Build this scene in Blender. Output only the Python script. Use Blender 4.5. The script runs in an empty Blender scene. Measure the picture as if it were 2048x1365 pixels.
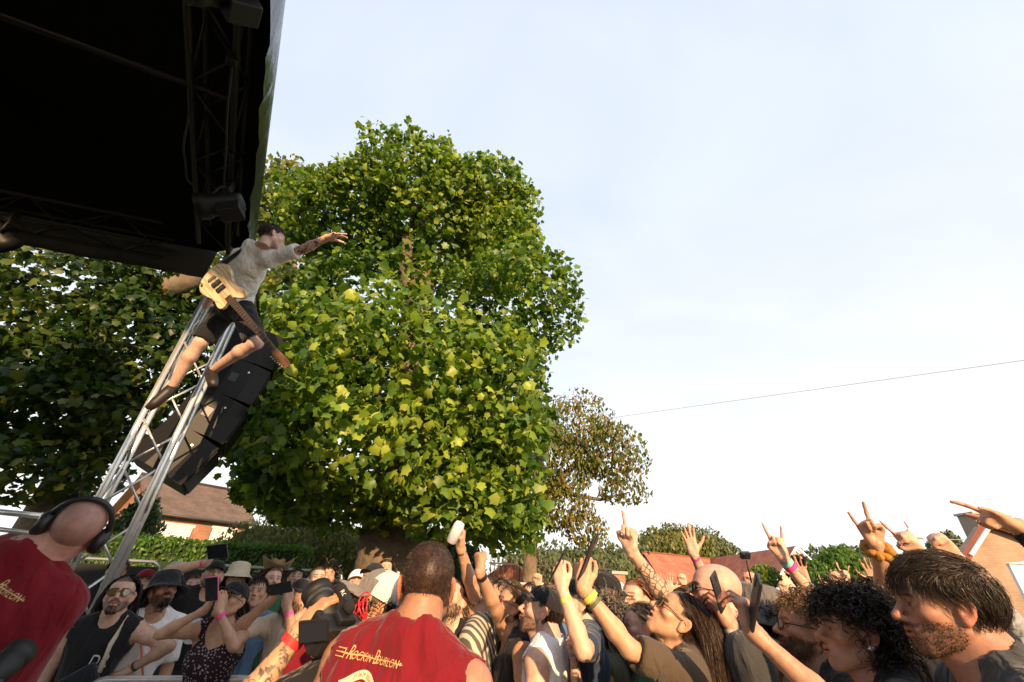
import bpy, bmesh, math, random
import numpy as np
from mathutils import Vector, Matrix, noise as mnoise
from mathutils.bvhtree import BVHTree

# ------------------------------------------------------------------ camera, sky, sun, exposure
SC = bpy.context.scene
COL = SC.collection
PITCH, ROLL, FPX = math.radians(30.8), math.radians(3.0), 820.0      # FPX: focal length in pixels of the 2048-wide photo
CAM = np.array([0.0, 0.0, 1.72])
FW = np.array([0, math.cos(PITCH), math.sin(PITCH)])
_R0 = np.array([1.0, 0, 0]); _U0 = np.array([0, -math.sin(PITCH), math.cos(PITCH)])
RT = math.cos(ROLL)*_R0 + math.sin(ROLL)*_U0
UP = -math.sin(ROLL)*_R0 + math.cos(ROLL)*_U0
cd = bpy.data.cameras.new('camera'); co = bpy.data.objects.new('camera', cd); COL.objects.link(co)
cd.sensor_width = 36; cd.lens = 36*FPX/2048; cd.clip_start = 0.05; cd.clip_end = 2000
co.matrix_world = Matrix(((RT[0], UP[0], -FW[0], CAM[0]), (RT[1], UP[1], -FW[1], CAM[1]), (RT[2], UP[2], -FW[2], CAM[2]), (0, 0, 0, 1)))
SC.camera = co
SUN_AZ, SUN_EL = math.radians(162), math.radians(17)                # azimuth measured clockwise from +y
w = bpy.data.worlds.new('World'); SC.world = w; w.use_nodes = True
nt = w.node_tree; nt.nodes.clear()
def wn(t): return nt.nodes.new(t)
wo = wn('ShaderNodeOutputWorld'); bg = wn('ShaderNodeBackground'); sky = wn('ShaderNodeTexSky')
sky.sky_type = 'NISHITA'; sky.sun_disc = False; sky.sun_elevation = SUN_EL; sky.sun_rotation = SUN_AZ
sky.air_density = 1.0; sky.dust_density = 2.0; sky.ozone_density = 1.0
# thin high cloud over the whole sky: noise on the view direction projected on a flat cloud deck
tc = wn('ShaderNodeTexCoord'); sx = wn('ShaderNodeSeparateXYZ'); nt.links.new(tc.outputs['Generated'], sx.inputs[0])
mz = wn('ShaderNodeMath'); mz.operation = 'ADD'; mz.inputs[1].default_value = 0.25; nt.links.new(sx.outputs['Z'], mz.inputs[0])
ab = wn('ShaderNodeMath'); ab.operation = 'MAXIMUM'; ab.inputs[1].default_value = 0.12; nt.links.new(mz.outputs[0], ab.inputs[0])
dv = wn('ShaderNodeVectorMath'); dv.operation = 'DIVIDE'; nt.links.new(tc.outputs['Generated'], dv.inputs[0])
cb = wn('ShaderNodeCombineXYZ'); [nt.links.new(ab.outputs[0], cb.inputs[i]) for i in range(3)]; nt.links.new(cb.outputs[0], dv.inputs[1])
mp = wn('ShaderNodeMapping'); mp.inputs['Scale'].default_value = (1.0, 1.7, 1.0); mp.inputs['Rotation'].default_value = (0, 0, 0.6); nt.links.new(dv.outputs[0], mp.inputs[0])
nz = wn('ShaderNodeTexNoise'); nz.inputs['Scale'].default_value = 1.7; nz.inputs['Detail'].default_value = 6; nz.inputs['Roughness'].default_value = 0.5; nz.inputs['Distortion'].default_value = 0.5
nt.links.new(mp.outputs[0], nz.inputs['Vector'])
cr = wn('ShaderNodeMapRange'); cr.inputs['From Min'].default_value = 0.30; cr.inputs['From Max'].default_value = 0.66; cr.inputs['To Min'].default_value = 0.78; cr.inputs['To Max'].default_value = 0.93
nt.links.new(nz.outputs['Fac'], cr.inputs['Value'])
mx = wn('ShaderNodeMix'); mx.data_type = 'RGBA'; nt.links.new(cr.outputs[0], mx.inputs['Factor'])
nt.links.new(sky.outputs[0], mx.inputs['A']); hz = wn('ShaderNodeMapRange'); hz.inputs['From Min'].default_value = 0.0; hz.inputs['From Max'].default_value = 0.75; hz.inputs['To Min'].default_value = 0.0; hz.inputs['To Max'].default_value = 1.0; nt.links.new(sx.outputs['Z'], hz.inputs['Value'])
hm = wn('ShaderNodeMix'); hm.data_type = 'RGBA'; hm.inputs['A'].default_value = (4.7, 4.6, 4.45, 1); hm.inputs['B'].default_value = (3.35, 3.65, 4.25, 1); nt.links.new(hz.outputs[0], hm.inputs['Factor']); nt.links.new(hm.outputs['Result'], mx.inputs['B'])   # haze: paler and warmer low down, all round
nt.links.new(mx.outputs['Result'], bg.inputs['Color']); bg.inputs['Strength'].default_value = 0.135
nt.links.new(bg.outputs[0], wo.inputs[0])
sd = bpy.data.lights.new('sun', 'SUN'); so = bpy.data.objects.new('sun', sd); COL.objects.link(so)
sd.energy = 4.3; sd.angle = math.radians(0.6); sd.color = (1.0, 0.66, 0.35)
_s = Vector((math.sin(SUN_AZ)*math.cos(SUN_EL), math.cos(SUN_AZ)*math.cos(SUN_EL), math.sin(SUN_EL)))
so.rotation_euler = _s.to_track_quat('Z', 'Y').to_euler(); so.location = (6, -12, 9)
SC.view_settings.view_transform = 'Standard'; SC.view_settings.look = 'None'; SC.view_settings.gamma = 1
SC.view_settings.use_curve_mapping = False; SC.view_settings.exposure = 1.0
SC.render.engine = 'CYCLES'; SC.cycles.use_denoising = True; SC.cycles.max_bounces = 8; SC.cycles.transparent_max_bounces = 8
SC.cycles.diffuse_bounces = 4; SC.cycles.glossy_bounces = 3; SC.cycles.caustics_reflective = False; SC.cycles.caustics_refractive = False

# ------------------------------------------------------------------ photo pixel + depth -> place in the world
def ray(u, v): return (u-1024)/FPX*RT + (682.5-v)/FPX*UP + FW
def W(u, v, zc): return CAM + zc*ray(u, v)
def WZ(u, v, z): d = ray(u, v); return CAM + d*(z-CAM[2])/d[2]
def WY(u, v, y): d = ray(u, v); return CAM + d*(y/d[1])
def PX(p): q = np.asarray(p, float)-CAM; z = q@FW; return 1024+FPX*(q@RT)/z, 682.5-FPX*(q@UP)/z, z
def nrm(a): a = np.asarray(a, float); return a/(np.linalg.norm(a)+1e-12)
rng = np.random.default_rng(7); random.seed(7)

# ------------------------------------------------------------------ object helpers
def tag(o, label=None, cat=None, group=None, kind=None):
    if label: o['label'] = label
    if cat: o['category'] = cat
    if group: o['group'] = group
    if kind: o['kind'] = kind
    return o
def root(name, loc, label, cat, group=None):
    o = bpy.data.objects.new(name, None); COL.objects.link(o); o.location = tuple(loc); o.empty_display_size = 0.1
    tag(o, label, cat, group); return o
def adopt(o, parent):
    """parent o (geometry already in world coordinates) to an unrotated root or to a part of one"""
    if parent is None: return o
    o.parent = parent
    p = parent; loc = Vector((0, 0, 0))
    while p is not None:
        if p.type == 'EMPTY': loc = Vector(p.location)
        p = p.parent
    if parent.type == 'EMPTY': o.matrix_parent_inverse = Matrix.Translation(-loc)
    return o
def mesh_np(name, V, faces, smooth=True, col=None, attrs=None):
    """faces: list of int arrays (n,3)/(n,4)"""
    V = np.asarray(V, np.float32); me = bpy.data.meshes.new(name)
    if not isinstance(faces, (list, tuple)) or (len(faces) and np.ndim(faces[0]) == 1): faces = [np.asarray(faces)]
    faces = [np.asarray(f, np.int32) for f in faces if len(f)]
    loops = np.concatenate([f.ravel() for f in faces]) if faces else np.zeros(0, np.int32)
    sizes = np.concatenate([np.full(len(f), f.shape[1], np.int32) for f in faces]) if faces else np.zeros(0, np.int32)
    me.vertices.add(len(V)); me.vertices.foreach_set('co', V.ravel())
    me.loops.add(len(loops)); me.loops.foreach_set('vertex_index', loops)
    me.polygons.add(len(sizes)); me.polygons.foreach_set('loop_start', np.concatenate([[0], np.cumsum(sizes)[:-1]]).astype(np.int32))
    me.polygons.foreach_set('use_smooth', np.full(len(sizes), smooth, bool))
    me.update(calc_edges=True)
    if col is not None:
        a = me.color_attributes.new('Col', 'FLOAT_COLOR', 'POINT')
        c = np.ones((len(V), 4), np.float32); c[:, :3] = col; a.data.foreach_set('color', c.ravel())
    for k, val in (attrs or {}).items():
        a = me.attributes.new(k, 'FLOAT', 'POINT'); a.data.foreach_set('value', np.asarray(val, np.float32))
    return me
def ob(name, me, mats, parent=None):
    if mats is not None and not me.materials:
        for m in (mats if isinstance(mats, (list, tuple)) else [mats]): me.materials.append(m)
    o = bpy.data.objects.new(name, me); COL.objects.link(o); return adopt(o, parent)
class MB:
    """collects simple shapes in world coordinates and links them as one mesh"""
    def __init__(s): s.V = []; s.Q = []; s.T = []; s.n = 0; s.C = []
    def raw(s, V, Q=(), T=(), c=None):
        V = np.asarray(V, float); 
        if len(Q): s.Q.append(np.asarray(Q, int)+s.n)
        if len(T): s.T.append(np.asarray(T, int)+s.n)
        s.V.append(V); s.n += len(V)
        s.C.append(np.tile(np.array(c if c is not None else (1, 1, 1), float), (len(V), 1))); return s
    def box(s, lo, hi, M=None, o=(0, 0, 0), c=None):
        lo = np.array(lo, float); hi = np.array(hi, float)
        V = np.array([[(lo, hi)[i][0], (lo, hi)[j][1], (lo, hi)[k][2]] for i in (0, 1) for j in (0, 1) for k in (0, 1)])
        if M is not None: V = V@np.asarray(M, float).T
        return s.raw(V+np.array(o, float), [[0, 1, 3, 2], [4, 6, 7, 5], [0, 4, 5, 1], [2, 3, 7, 6], [0, 2, 6, 4], [1, 5, 7, 3]], c=c)
    def bbox(s, lo, hi, b, M=None, o=(0, 0, 0), c=None):
        """box with chamfered edges"""
        lo = np.array(lo, float); hi = np.array(hi, float); bm = bmesh.new(); bmesh.ops.create_cube(bm, size=1)
        for v in bm.verts:
            for i in range(3): v.co[i] = lo[i] if v.co[i] < 0 else hi[i]
        bmesh.ops.bevel(bm, geom=list(bm.edges), offset=b, segments=2, profile=0.5, affect='EDGES')
        return s.bm(bm, M, o, c)
    def bm(s, bm, M=None, o=(0, 0, 0), c=None):
        bmesh.ops.triangulate(bm, faces=[f for f in bm.faces if len(f.verts) > 4])
        bm.verts.index_update(); V = np.array([v.co[:] for v in bm.verts])
        Q = [[v.index for v in f.verts] for f in bm.faces if len(f.verts) == 4]; T = [[v.index for v in f.verts] for f in bm.faces if len(f.verts) == 3]; bm.free()
        if M is not None: V = V@np.asarray(M, float).T
        return s.raw(V+np.array(o, float), Q, T, c)
    def tube(s, pts, r, n=8, caps=True, c=None, flat=None):
        pts = np.asarray(pts, float); m = len(pts); r = np.broadcast_to(np.asarray(r, float), (m,))
        t = np.gradient(pts, axis=0) if m > 2 else np.tile(pts[1]-pts[0], (2, 1)); t = t/np.linalg.norm(t, axis=1, keepdims=True)
        ref = np.array([0, 0, 1.0]) if abs(t[0][2]) < 0.9 else np.array([1.0, 0, 0]); V = []
        for i in range(m):
            a = np.cross(t[i], ref); a /= np.linalg.norm(a)+1e-9; b = np.cross(a, t[i]); ref = b
            th = np.arange(n)*2*math.pi/n
            V.append(pts[i]+r[i]*(np.cos(th)[:, None]*a+np.sin(th)[:, None]*b*(flat or 1)))
        V = np.concatenate(V); Q = []
        for i in range(m-1):
            for j in range(n): Q.append([i*n+j, i*n+(j+1) % n, (i+1)*n+(j+1) % n, (i+1)*n+j])
        T = []
        if caps:
            V = np.vstack([V, pts[0], pts[-1]]); k = m*n
            for j in range(n): T.append([k, (j+1) % n, j]); T.append([k+1, (m-1)*n+j, (m-1)*n+(j+1) % n])
        return s.raw(V, Q, T, c)
    def lathe(s, prof, n=24, M=None, o=(0, 0, 0), c=None):
        """profile of (radius, z) turned about z"""
        V = []; Q = []
        for r_, z in prof:
            th = np.arange(n)*2*math.pi/n; V.append(np.stack([r_*np.cos(th), r_*np.sin(th), np.full(n, z)], 1))
        for i in range(len(prof)-1):
            for j in range(n): Q.append([i*n+j, i*n+(j+1) % n, (i+1)*n+(j+1) % n, (i+1)*n+j])
        V = np.concatenate(V)
        if M is not None: V = V@np.asarray(M, float).T
        return s.raw(V+np.array(o, float), Q, c=c)
    def prism(s, poly, axis_o, ex, ey, d, c=None):
        """polygon (2-D points in the ex,ey plane at axis_o) pushed along vector d"""
        bm = bmesh.new(); o = np.array(axis_o, float); ex = np.array(ex, float); ey = np.array(ey, float); d = np.array(d, float)
        a = [bm.verts.new(o+x*ex+y*ey) for x, y in poly]; b = [bm.verts.new(o+x*ex+y*ey+d) for x, y in poly]
        bm.faces.new(a[::-1]); bm.faces.new(b); n = len(poly)
        for i in range(n): bm.faces.new((a[i], a[(i+1) % n], b[(i+1) % n], b[i]))
        bmesh.ops.recalc_face_normals(bm, faces=list(bm.faces)); return s.bm(bm, c=c)
    def arrays(s): return (np.concatenate(s.V) if s.V else np.zeros((0, 3))), [f for f in ((np.concatenate(s.Q) if s.Q else []), (np.concatenate(s.T) if s.T else [])) if len(f)]
    def build(s, name, mat, parent=None, smooth=False, col=False):
        V, F = s.arrays(); me = mesh_np(name, V, F, smooth, np.concatenate(s.C) if col else None)
        return ob(name, me, mat, parent)

# ------------------------------------------------------------------ materials
MATS = {}
def mat(name, color=(0.5, 0.5, 0.5), rough=0.7, metal=0.0, spec=0.5, noise=0.0, nscale=8.0, bump=0.0, bscale=60.0, bdist=0.01, attr=False, sss=0.0, coat=0.0, trans=0.0, emit=None, coord='Object', dark=None):
    if name in MATS: return MATS[name]
    m = bpy.data.materials.new(name); m.use_nodes = True; t = m.node_tree; b = t.nodes['Principled BSDF']
    N = t.nodes.new; L = t.links.new
    b.inputs['Roughness'].default_value = rough; b.inputs['Metallic'].default_value = metal; b.inputs['Specular IOR Level'].default_value = spec
    b.inputs['Base Color'].default_value = (*color, 1)
    if sss: b.inputs['Subsurface Weight'].default_value = sss; b.inputs['Subsurface Radius'].default_value = (0.012, 0.004, 0.002); b.inputs['Subsurface Scale'].default_value = 1.0
    if coat: b.inputs['Coat Weight'].default_value = coat
    if emit: b.inputs['Emission Color'].default_value = (*emit[:3], 1); b.inputs['Emission Strength'].default_value = emit[3]
    src = None; tcn = N('ShaderNodeTexCoord')
    if attr: a = N('ShaderNodeAttribute'); a.attribute_name = 'Col'; src = a.outputs['Color']
    if noise:
        n = N('ShaderNodeTexNoise'); n.inputs['Scale'].default_value = nscale; n.inputs['Detail'].default_value = 5; n.inputs['Roughness'].default_value = 0.6; L(tcn.outputs[coord], n.inputs['Vector'])
        r = N('ShaderNodeMapRange'); r.inputs['From Min'].default_value = 0.25; r.inputs['From Max'].default_value = 0.75; r.inputs['To Min'].default_value = 1-noise; r.inputs['To Max'].default_value = 1+noise; L(n.outputs['Fac'], r.inputs['Value'])
        x = N('ShaderNodeVectorMath'); x.operation = 'SCALE'; L(r.outputs[0], x.inputs['Scale'])
        if src is None: x.inputs[0].default_value = color
        else: L(src, x.inputs[0])
        src = x.outputs[0]
    if src is not None: L(src, b.inputs['Base Color'])
    if bump:
        n = N('ShaderNodeTexNoise'); n.inputs['Scale'].default_value = bscale; n.inputs['Detail'].default_value = 6; L(tcn.outputs[coord], n.inputs['Vector'])
        u = N('ShaderNodeBump'); u.inputs['Strength'].default_value = bump; u.inputs['Distance'].default_value = bdist; L(n.outputs['Fac'], u.inputs['Height']); L(u.outputs[0], b.inputs['Normal'])
    MATS[name] = m; return m
def cloth(name, color, rough=0.85, noise=0.12):
    """woven cloth: fold-shaped bump (stretched noise) with a finer crumple on top"""
    k = 'cloth_'+name
    if k in MATS: return MATS[k]
    m = mat(k, color, rough=rough, noise=noise, nscale=9, spec=0.15); t = m.node_tree; N = t.nodes.new; L = t.links.new; b = t.nodes['Principled BSDF']; tcn = N('ShaderNodeTexCoord')
    mp = N('ShaderNodeMapping'); mp.inputs['Scale'].default_value = (1, 1, .32); mp.inputs['Rotation'].default_value = (.35, .2, 0); L(tcn.outputs['Object'], mp.inputs[0])
    n1 = N('ShaderNodeTexNoise'); n1.inputs['Scale'].default_value = 15; n1.inputs['Detail'].default_value = 2.5; n1.inputs['Roughness'].default_value = .45; n1.inputs['Distortion'].default_value = 1.1; L(mp.outputs[0], n1.inputs['Vector'])
    n2 = N('ShaderNodeTexNoise'); n2.inputs['Scale'].default_value = 46; n2.inputs['Detail'].default_value = 4; L(tcn.outputs['Object'], n2.inputs['Vector'])
    u1 = N('ShaderNodeBump'); u1.inputs['Strength'].default_value = .75; u1.inputs['Distance'].default_value = .035; L(n1.outputs['Fac'], u1.inputs['Height'])
    u2 = N('ShaderNodeBump'); u2.inputs['Strength'].default_value = .35; u2.inputs['Distance'].default_value = .008; L(n2.outputs['Fac'], u2.inputs['Height']); L(u1.outputs[0], u2.inputs['Normal']); L(u2.outputs[0], b.inputs['Normal'])
    b.inputs['Sheen Weight'].default_value = .15; return m
# ------------------------------------------------------------------ signed distance shapes -> mesh (surface nets)
class SDF:
    def __init__(s, lo, hi, h):
        s.h = h; s.lo = np.array(lo, float); n = np.ceil((np.array(hi, float)-s.lo)/h).astype(int)+2
        s.ax = [(s.lo[i]+h*np.arange(n[i])).astype(np.float32) for i in range(3)]; s.F = np.full(n, 0.5, np.float32)
    def sl(s, lo, hi, m):
        i0 = np.maximum(np.floor((np.array(lo)-m-s.lo)/s.h).astype(int), 0); i1 = np.minimum(np.ceil((np.array(hi)+m-s.lo)/s.h).astype(int)+1, s.F.shape)
        if (i1 <= i0).any(): return None, None
        q = tuple(slice(a, b) for a, b in zip(i0, i1))
        return q, (s.ax[0][q[0]][:, None, None], s.ax[1][q[1]][None, :, None], s.ax[2][q[2]][None, None, :])
    def blend(s, q, d, k, op):
        A = s.F[q]
        if op == 'add': h_ = np.maximum(k-np.abs(A-d), 0)/k; s.F[q] = np.minimum(A, d)-h_*h_*k*0.25
        elif op == 'sub': d = -d; h_ = np.maximum(k-np.abs(A-d), 0)/k; s.F[q] = np.maximum(A, d)+h_*h_*k*0.25
    def cone(s, a, b, ra, rb, k=0.02, op='add'):
        a = np.array(a, float); b = np.array(b, float); R = max(ra, rb)
        q, g = s.sl(np.minimum(a, b)-R, np.maximum(a, b)+R, k+3*s.h)
        if q is None: return
        ba = b-a; L2 = float(ba@ba)+1e-9
        px, py, pz = g[0]-a[0], g[1]-a[1], g[2]-a[2]
        t = np.clip((px*ba[0]+py*ba[1]+pz*ba[2])/L2, 0, 1)
        d = np.sqrt((px-t*ba[0])**2+(py-t*ba[1])**2+(pz-t*ba[2])**2)-(ra+(rb-ra)*t)
        s.blend(q, d.astype(np.float32), k, op)
    def ell(s, c, r, M=None, k=0.02, op='add'):
        c = np.array(c, float); r = np.array(r, float); R = np.max(r)
        q, g = s.sl(c-R, c+R, k+3*s.h)
        if q is None: return
        px, py, pz = g[0]-c[0], g[1]-c[1], g[2]-c[2]
        if M is None: l = (px, py, pz)
        else: l = [px*M[0, i]+py*M[1, i]+pz*M[2, i] for i in range(3)]
        k0 = np.sqrt(sum((l[i]/r[i])**2 for i in range(3)))+1e-6; k1 = np.sqrt(sum((l[i]/r[i]**2)**2 for i in range(3)))+1e-6
        s.blend(q, (k0*(k0-1)/k1).astype(np.float32), k, op)
    def grid(s): return s.ax[0][:, None, None], s.ax[1][None, :, None], s.ax[2][None, None, :]
    def nets(s):
        F = s.F; F[0] = F[-1] = 0.5; F[:, 0] = F[:, -1] = 0.5; F[:, :, 0] = F[:, :, -1] = 0.5
        S = F < 0; nx, ny, nz_ = F.shape
        cs = [(i, j, k) for i in (0, 1) for j in (0, 1) for k in (0, 1)]
        cnt = np.zeros((nx-1, ny-1, nz_-1), np.int8)
        for i, j, k in cs: cnt += S[i:nx-1+i, j:ny-1+j, k:nz_-1+k]
        I, J, K = np.nonzero((cnt > 0) & (cnt < 8)); N = len(I)
        idx = np.full(cnt.shape, -1, np.int32); idx[I, J, K] = np.arange(N)
        A = np.stack([F[I+i, J+j, K+k] for i, j, k in cs]); P = np.zeros((N, 3)); C = np.zeros(N)
        for a in range(8):
            for b in range(a+1, 8):
                df = np.array(cs[b])-np.array(cs[a])
                if np.abs(df).sum() != 1: continue
                m = (A[a] < 0) != (A[b] < 0)
                t = np.where(m, A[a]/(A[a]-A[b]+1e-12), 0)
                P += m[:, None]*(np.array(cs[a])[None]+t[:, None]*df[None]); C += m
        V = s.lo+s.h*(np.stack([I, J, K], 1)+P/np.maximum(C, 1)[:, None]); Q = []
        for ax_ in range(3):
            o = [0, 0, 0]; o[ax_] = 1
            a = S[:nx-o[0], :ny-o[1], :nz_-o[2]]; b = S[o[0]:, o[1]:, o[2]:]
            E = np.nonzero(a != b); E = np.stack(E, 1)
            u_, v_ = [(1, 2), (2, 0), (0, 1)][ax_]
            ok = (E[:, u_] > 0) & (E[:, v_] > 0) & (E[:, 0] < nx-1) & (E[:, 1] < ny-1) & (E[:, 2] < nz_-1)
            E = E[ok]; du = np.zeros(3, int); du[u_] = 1; dv_ = np.zeros(3, int); dv_[v_] = 1
            c4 = [E-du-dv_, E-dv_, E, E-du]; f = np.stack([idx[tuple(c.T)] for c in c4], 1)
            fl = ~S[tuple(E.T)]; f[fl] = f[fl][:, ::-1]; Q.append(f)
        Q = np.concatenate(Q); Q = Q[(Q >= 0).all(1)]
        return V, Q
    def node(s, P):
        """value of the field at points (nearest cell)"""
        i = np.clip(np.round((P-s.lo)/s.h).astype(int), 0, np.array(s.F.shape)-1); return s.F[tuple(i.T)]
def relax(V, Q, it=2, lam=.5):
    E = np.concatenate([Q[:, [0, 1]], Q[:, [1, 2]], Q[:, [2, 3]], Q[:, [3, 0]]]); E = np.concatenate([E, E[:, ::-1]]); n = len(V); c = np.bincount(E[:, 0], minlength=n)+1e-9
    for _ in range(it): V = V+lam*(np.stack([np.bincount(E[:, 0], V[E[:, 1], i], minlength=n) for i in range(3)], 1)/c[:, None]-V)*(c > 1)[:, None]
    return V
def vnoise(P, f, seed=0):
    """cheap smooth pseudo noise in [-1,1], vectorised"""
    r_ = np.random.default_rng(seed+11); o = 0
    for a in (1.0, 0.6, 0.4):
        w_ = r_.normal(size=(3, 3)); w_ /= np.linalg.norm(w_, axis=1, keepdims=True)
        q = P@w_.T*f*(1.7-a); ph = r_.uniform(0, 6.28, 3)
        o = o+a*(np.sin(q[:, 0]+ph[0]+1.3*np.sin(q[:, 1]*0.7+ph[1]))*np.cos(q[:, 2]*0.8+ph[2]))
    return o/1.6

# ------------------------------------------------------------------ head template: x right, y forward, z up, origin between the ears
def head_template(h, fem=False, jaw=1.0, nose=1.0, mouth_open=0.0):
    s = SDF((-.11, -.14, -.15), (.11, .145, .14), h)
    s.ell((0, -.016, .036), (.0745, .098, .083), k=.01)
    s.ell((0, .032, .03), (.060, .056, .062), k=.03)
    s.ell((0, .028, -.035), (.056*(.95 if fem else 1), .054, .066), k=.03)
    for x in (-1, 1):
        s.cone((x*.053*jaw, -.006, -.05), (x*.020*jaw, .066, -.098-mouth_open*.4), .019, .0165, k=.03)
        s.ell((x*.043, .056, -.02), (.022, .022, .016), k=.025)
        s.cone((x*.012, .083, .021), (x*.046, .064, .02), .011 if not fem else .009, .010, k=.018)
    s.ell((0, .075, -.098-mouth_open*.5), (.020*jaw, .018, .017), k=.02)
    s.ell((0, .068, -.060), (.034, .030, .032), k=.025)
    for x in (-1, 1): s.ell((x*.032, .094, .002), (.0185, .018, .0125), k=.014, op='sub')
    s.cone((0, .088, .012), (0, .087+.028*nose, -.026), .0075, .0105*nose, k=.016)
    s.ell((0, .089+.026*nose, -.029), (.0115, .0105, .009), k=.008)
    for x in (-1, 1):
        s.ell((x*.0125, .1, -.034), (.0085, .0105, .0078), k=.008)
        s.ell((x*.0065, .106, -.041), (.004, .006, .004), k=.004, op='sub')
    s.cone((-.020, .088, -.0575), (0, .0985, -.0555), .0062, .0075, k=.007); s.cone((.020, .088, -.0575), (0, .0985, -.0555), .0062, .0075, k=.007)
    zl = -.0695-mouth_open
    s.cone((-.018, .087, zl+.002), (0, .0965, zl), .0062, .008, k=.008); s.cone((.018, .087, zl+.002), (0, .0965, zl), .0062, .008, k=.008)
    s.cone((-.021, .099, -.0625-mouth_open/2), (.021, .099, -.0625-mouth_open/2), .0028+mouth_open*.45, .0028+mouth_open*.45, k=.006, op='sub')
    for x in (-1, 1): s.ell((x*.032, .0735, .002), (.0128, .0128, .0128), k=.003)
    for x in (-1, 1): s.cone((x*.020, .084, .0085), (x*.045, .078, .0075), .0048, .004, k=.006)
    th = .35
    for x in (-1, 1):
        a = np.array([[1, 0, 0], [0, math.cos(.25), math.sin(.25)], [0, -math.sin(.25), math.cos(.25)]]).T
        rz = np.array([[math.cos(x*th), -math.sin(x*th), 0], [math.sin(x*th), math.cos(x*th), 0], [0, 0, 1]])
        M = rz@a; c = np.array([x*.078, -.016, -.004])
        s.ell(c, (.008, .020, .033), M, k=.008); s.ell(c+np.array([x*.0075, .003, .003]), (.0075, .0115, .021), M, k=.004, op='sub')
        s.ell(c+np.array([x*-.001, .008, -.027]), (.007, .009, .010), M, k=.008)
    s.cone((0, -.03, -.03), (0, -.035, -.14), .053 if not fem else .045, .05 if not fem else .042, k=.03)
    V, Q = s.nets(); return V, Q
_HT = {}
def get_head(h, fem, jaw, nose, mo):
    key = (h, fem, jaw, nose, mo)
    if key not in _HT: _HT[key] = head_template(*key)
    return _HT[key]
def paint_head(V, skin, fem=False, brow=(0.03, 0.02, 0.012), lips=None, scalp=None, scalp_amt=0.0, beard=None, beard_amt=0.0, eye=(0.05, 0.03, 0.02), seed=0):
    x, y, z = V.T; ax = np.abs(x); C = np.tile(np.array(skin, float), (len(V), 1))
    def mix(m, c):
        nonlocal C; m = np.clip(m, 0, 1)[:, None]; C = C*(1-m)+np.array(c)*m
    red = np.array(skin)*np.array((1.12, .72, .66))
    mix(.45*np.exp(-((ax-.043)/.02)**2-((z+.028)/.022)**2)*(y > .03), red)
    mix(.5*np.exp(-(x/.014)**2-((z+.03)/.016)**2)*(y > .09), red); mix(.45*((ax > .0735) & (z < .04) & (y < .02)), red)
    if scalp is not None:
        hl = .062-.25*np.clip(ax-.045, 0, 1)
        m = np.where(y > .02, (z-hl)/.012, np.where(y > -.015, (z-.012)/.012, (z+.062)/.015)); m = np.clip(m, 0, 1)*(ax < .088)
        m = np.where((ax > .074) & (z < .03) & (y > -.045), 0, m)
        mix(m*scalp_amt*(.93+.1*vnoise(V, 260, seed)), scalp)
    if beard is not None:
        m = np.clip((-.048-z+.35*np.clip(ax-.02, 0, .03)+.0*y)/.012, 0, 1)*np.clip((y-.0)/.012, 0, 1)
        mous = np.exp(-((z+.047)/.006)**2)*(ax < .03)*(y > .08); mo = ((ax < .021) & (np.abs(z+.062) < .011) & (y > .082))
        m = np.maximum(m, mous)*(~mo); mix(m*beard_amt*(.85+.3*vnoise(V, 300, seed+3)), beard)
    lp = np.array(lips if lips is not None else np.array(skin)*np.array((.95, .58, .55)))
    mix(.8*((ax < .0225) & (z > -.0785) & (z < -.0515) & (y > .0865) & (np.abs(z+.0635) < .0125-.25*ax)), lp)
    mix(.9*((ax < .019) & (np.abs(z+.0628) < .0022) & (y > .07)), (.06, .02, .02))
    bz = .024+.10*(ax-.01)-2.6*np.clip(ax-.032, 0, 1)**1.5
    mix(.92*np.exp(-((z-bz)/.0045)**4)*((ax > .010) & (ax < .052) & (y > .045)), brow)
    ex, ez = ax-.032, z-.002; rr = np.sqrt((V[:, 0]-np.sign(V[:, 0])*.032)**2+(y-.0735)**2+ez**2)
    m = (rr < .0140) & (y > .077) & (np.abs(ez) < .0052) & (np.abs(ex) < .0115)
    C[m] = (.36, .31, .28); r2 = np.sqrt(ex**2+ez**2); C[m & (r2 < .0070)] = eye; C[m & (r2 < .003)] = (.01, .01, .01)
    ln = (np.abs(ez-.0062) < .0022) & (y > .07) & (np.abs(ex) < .013); mix(.6*ln, brow)
    return C
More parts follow.
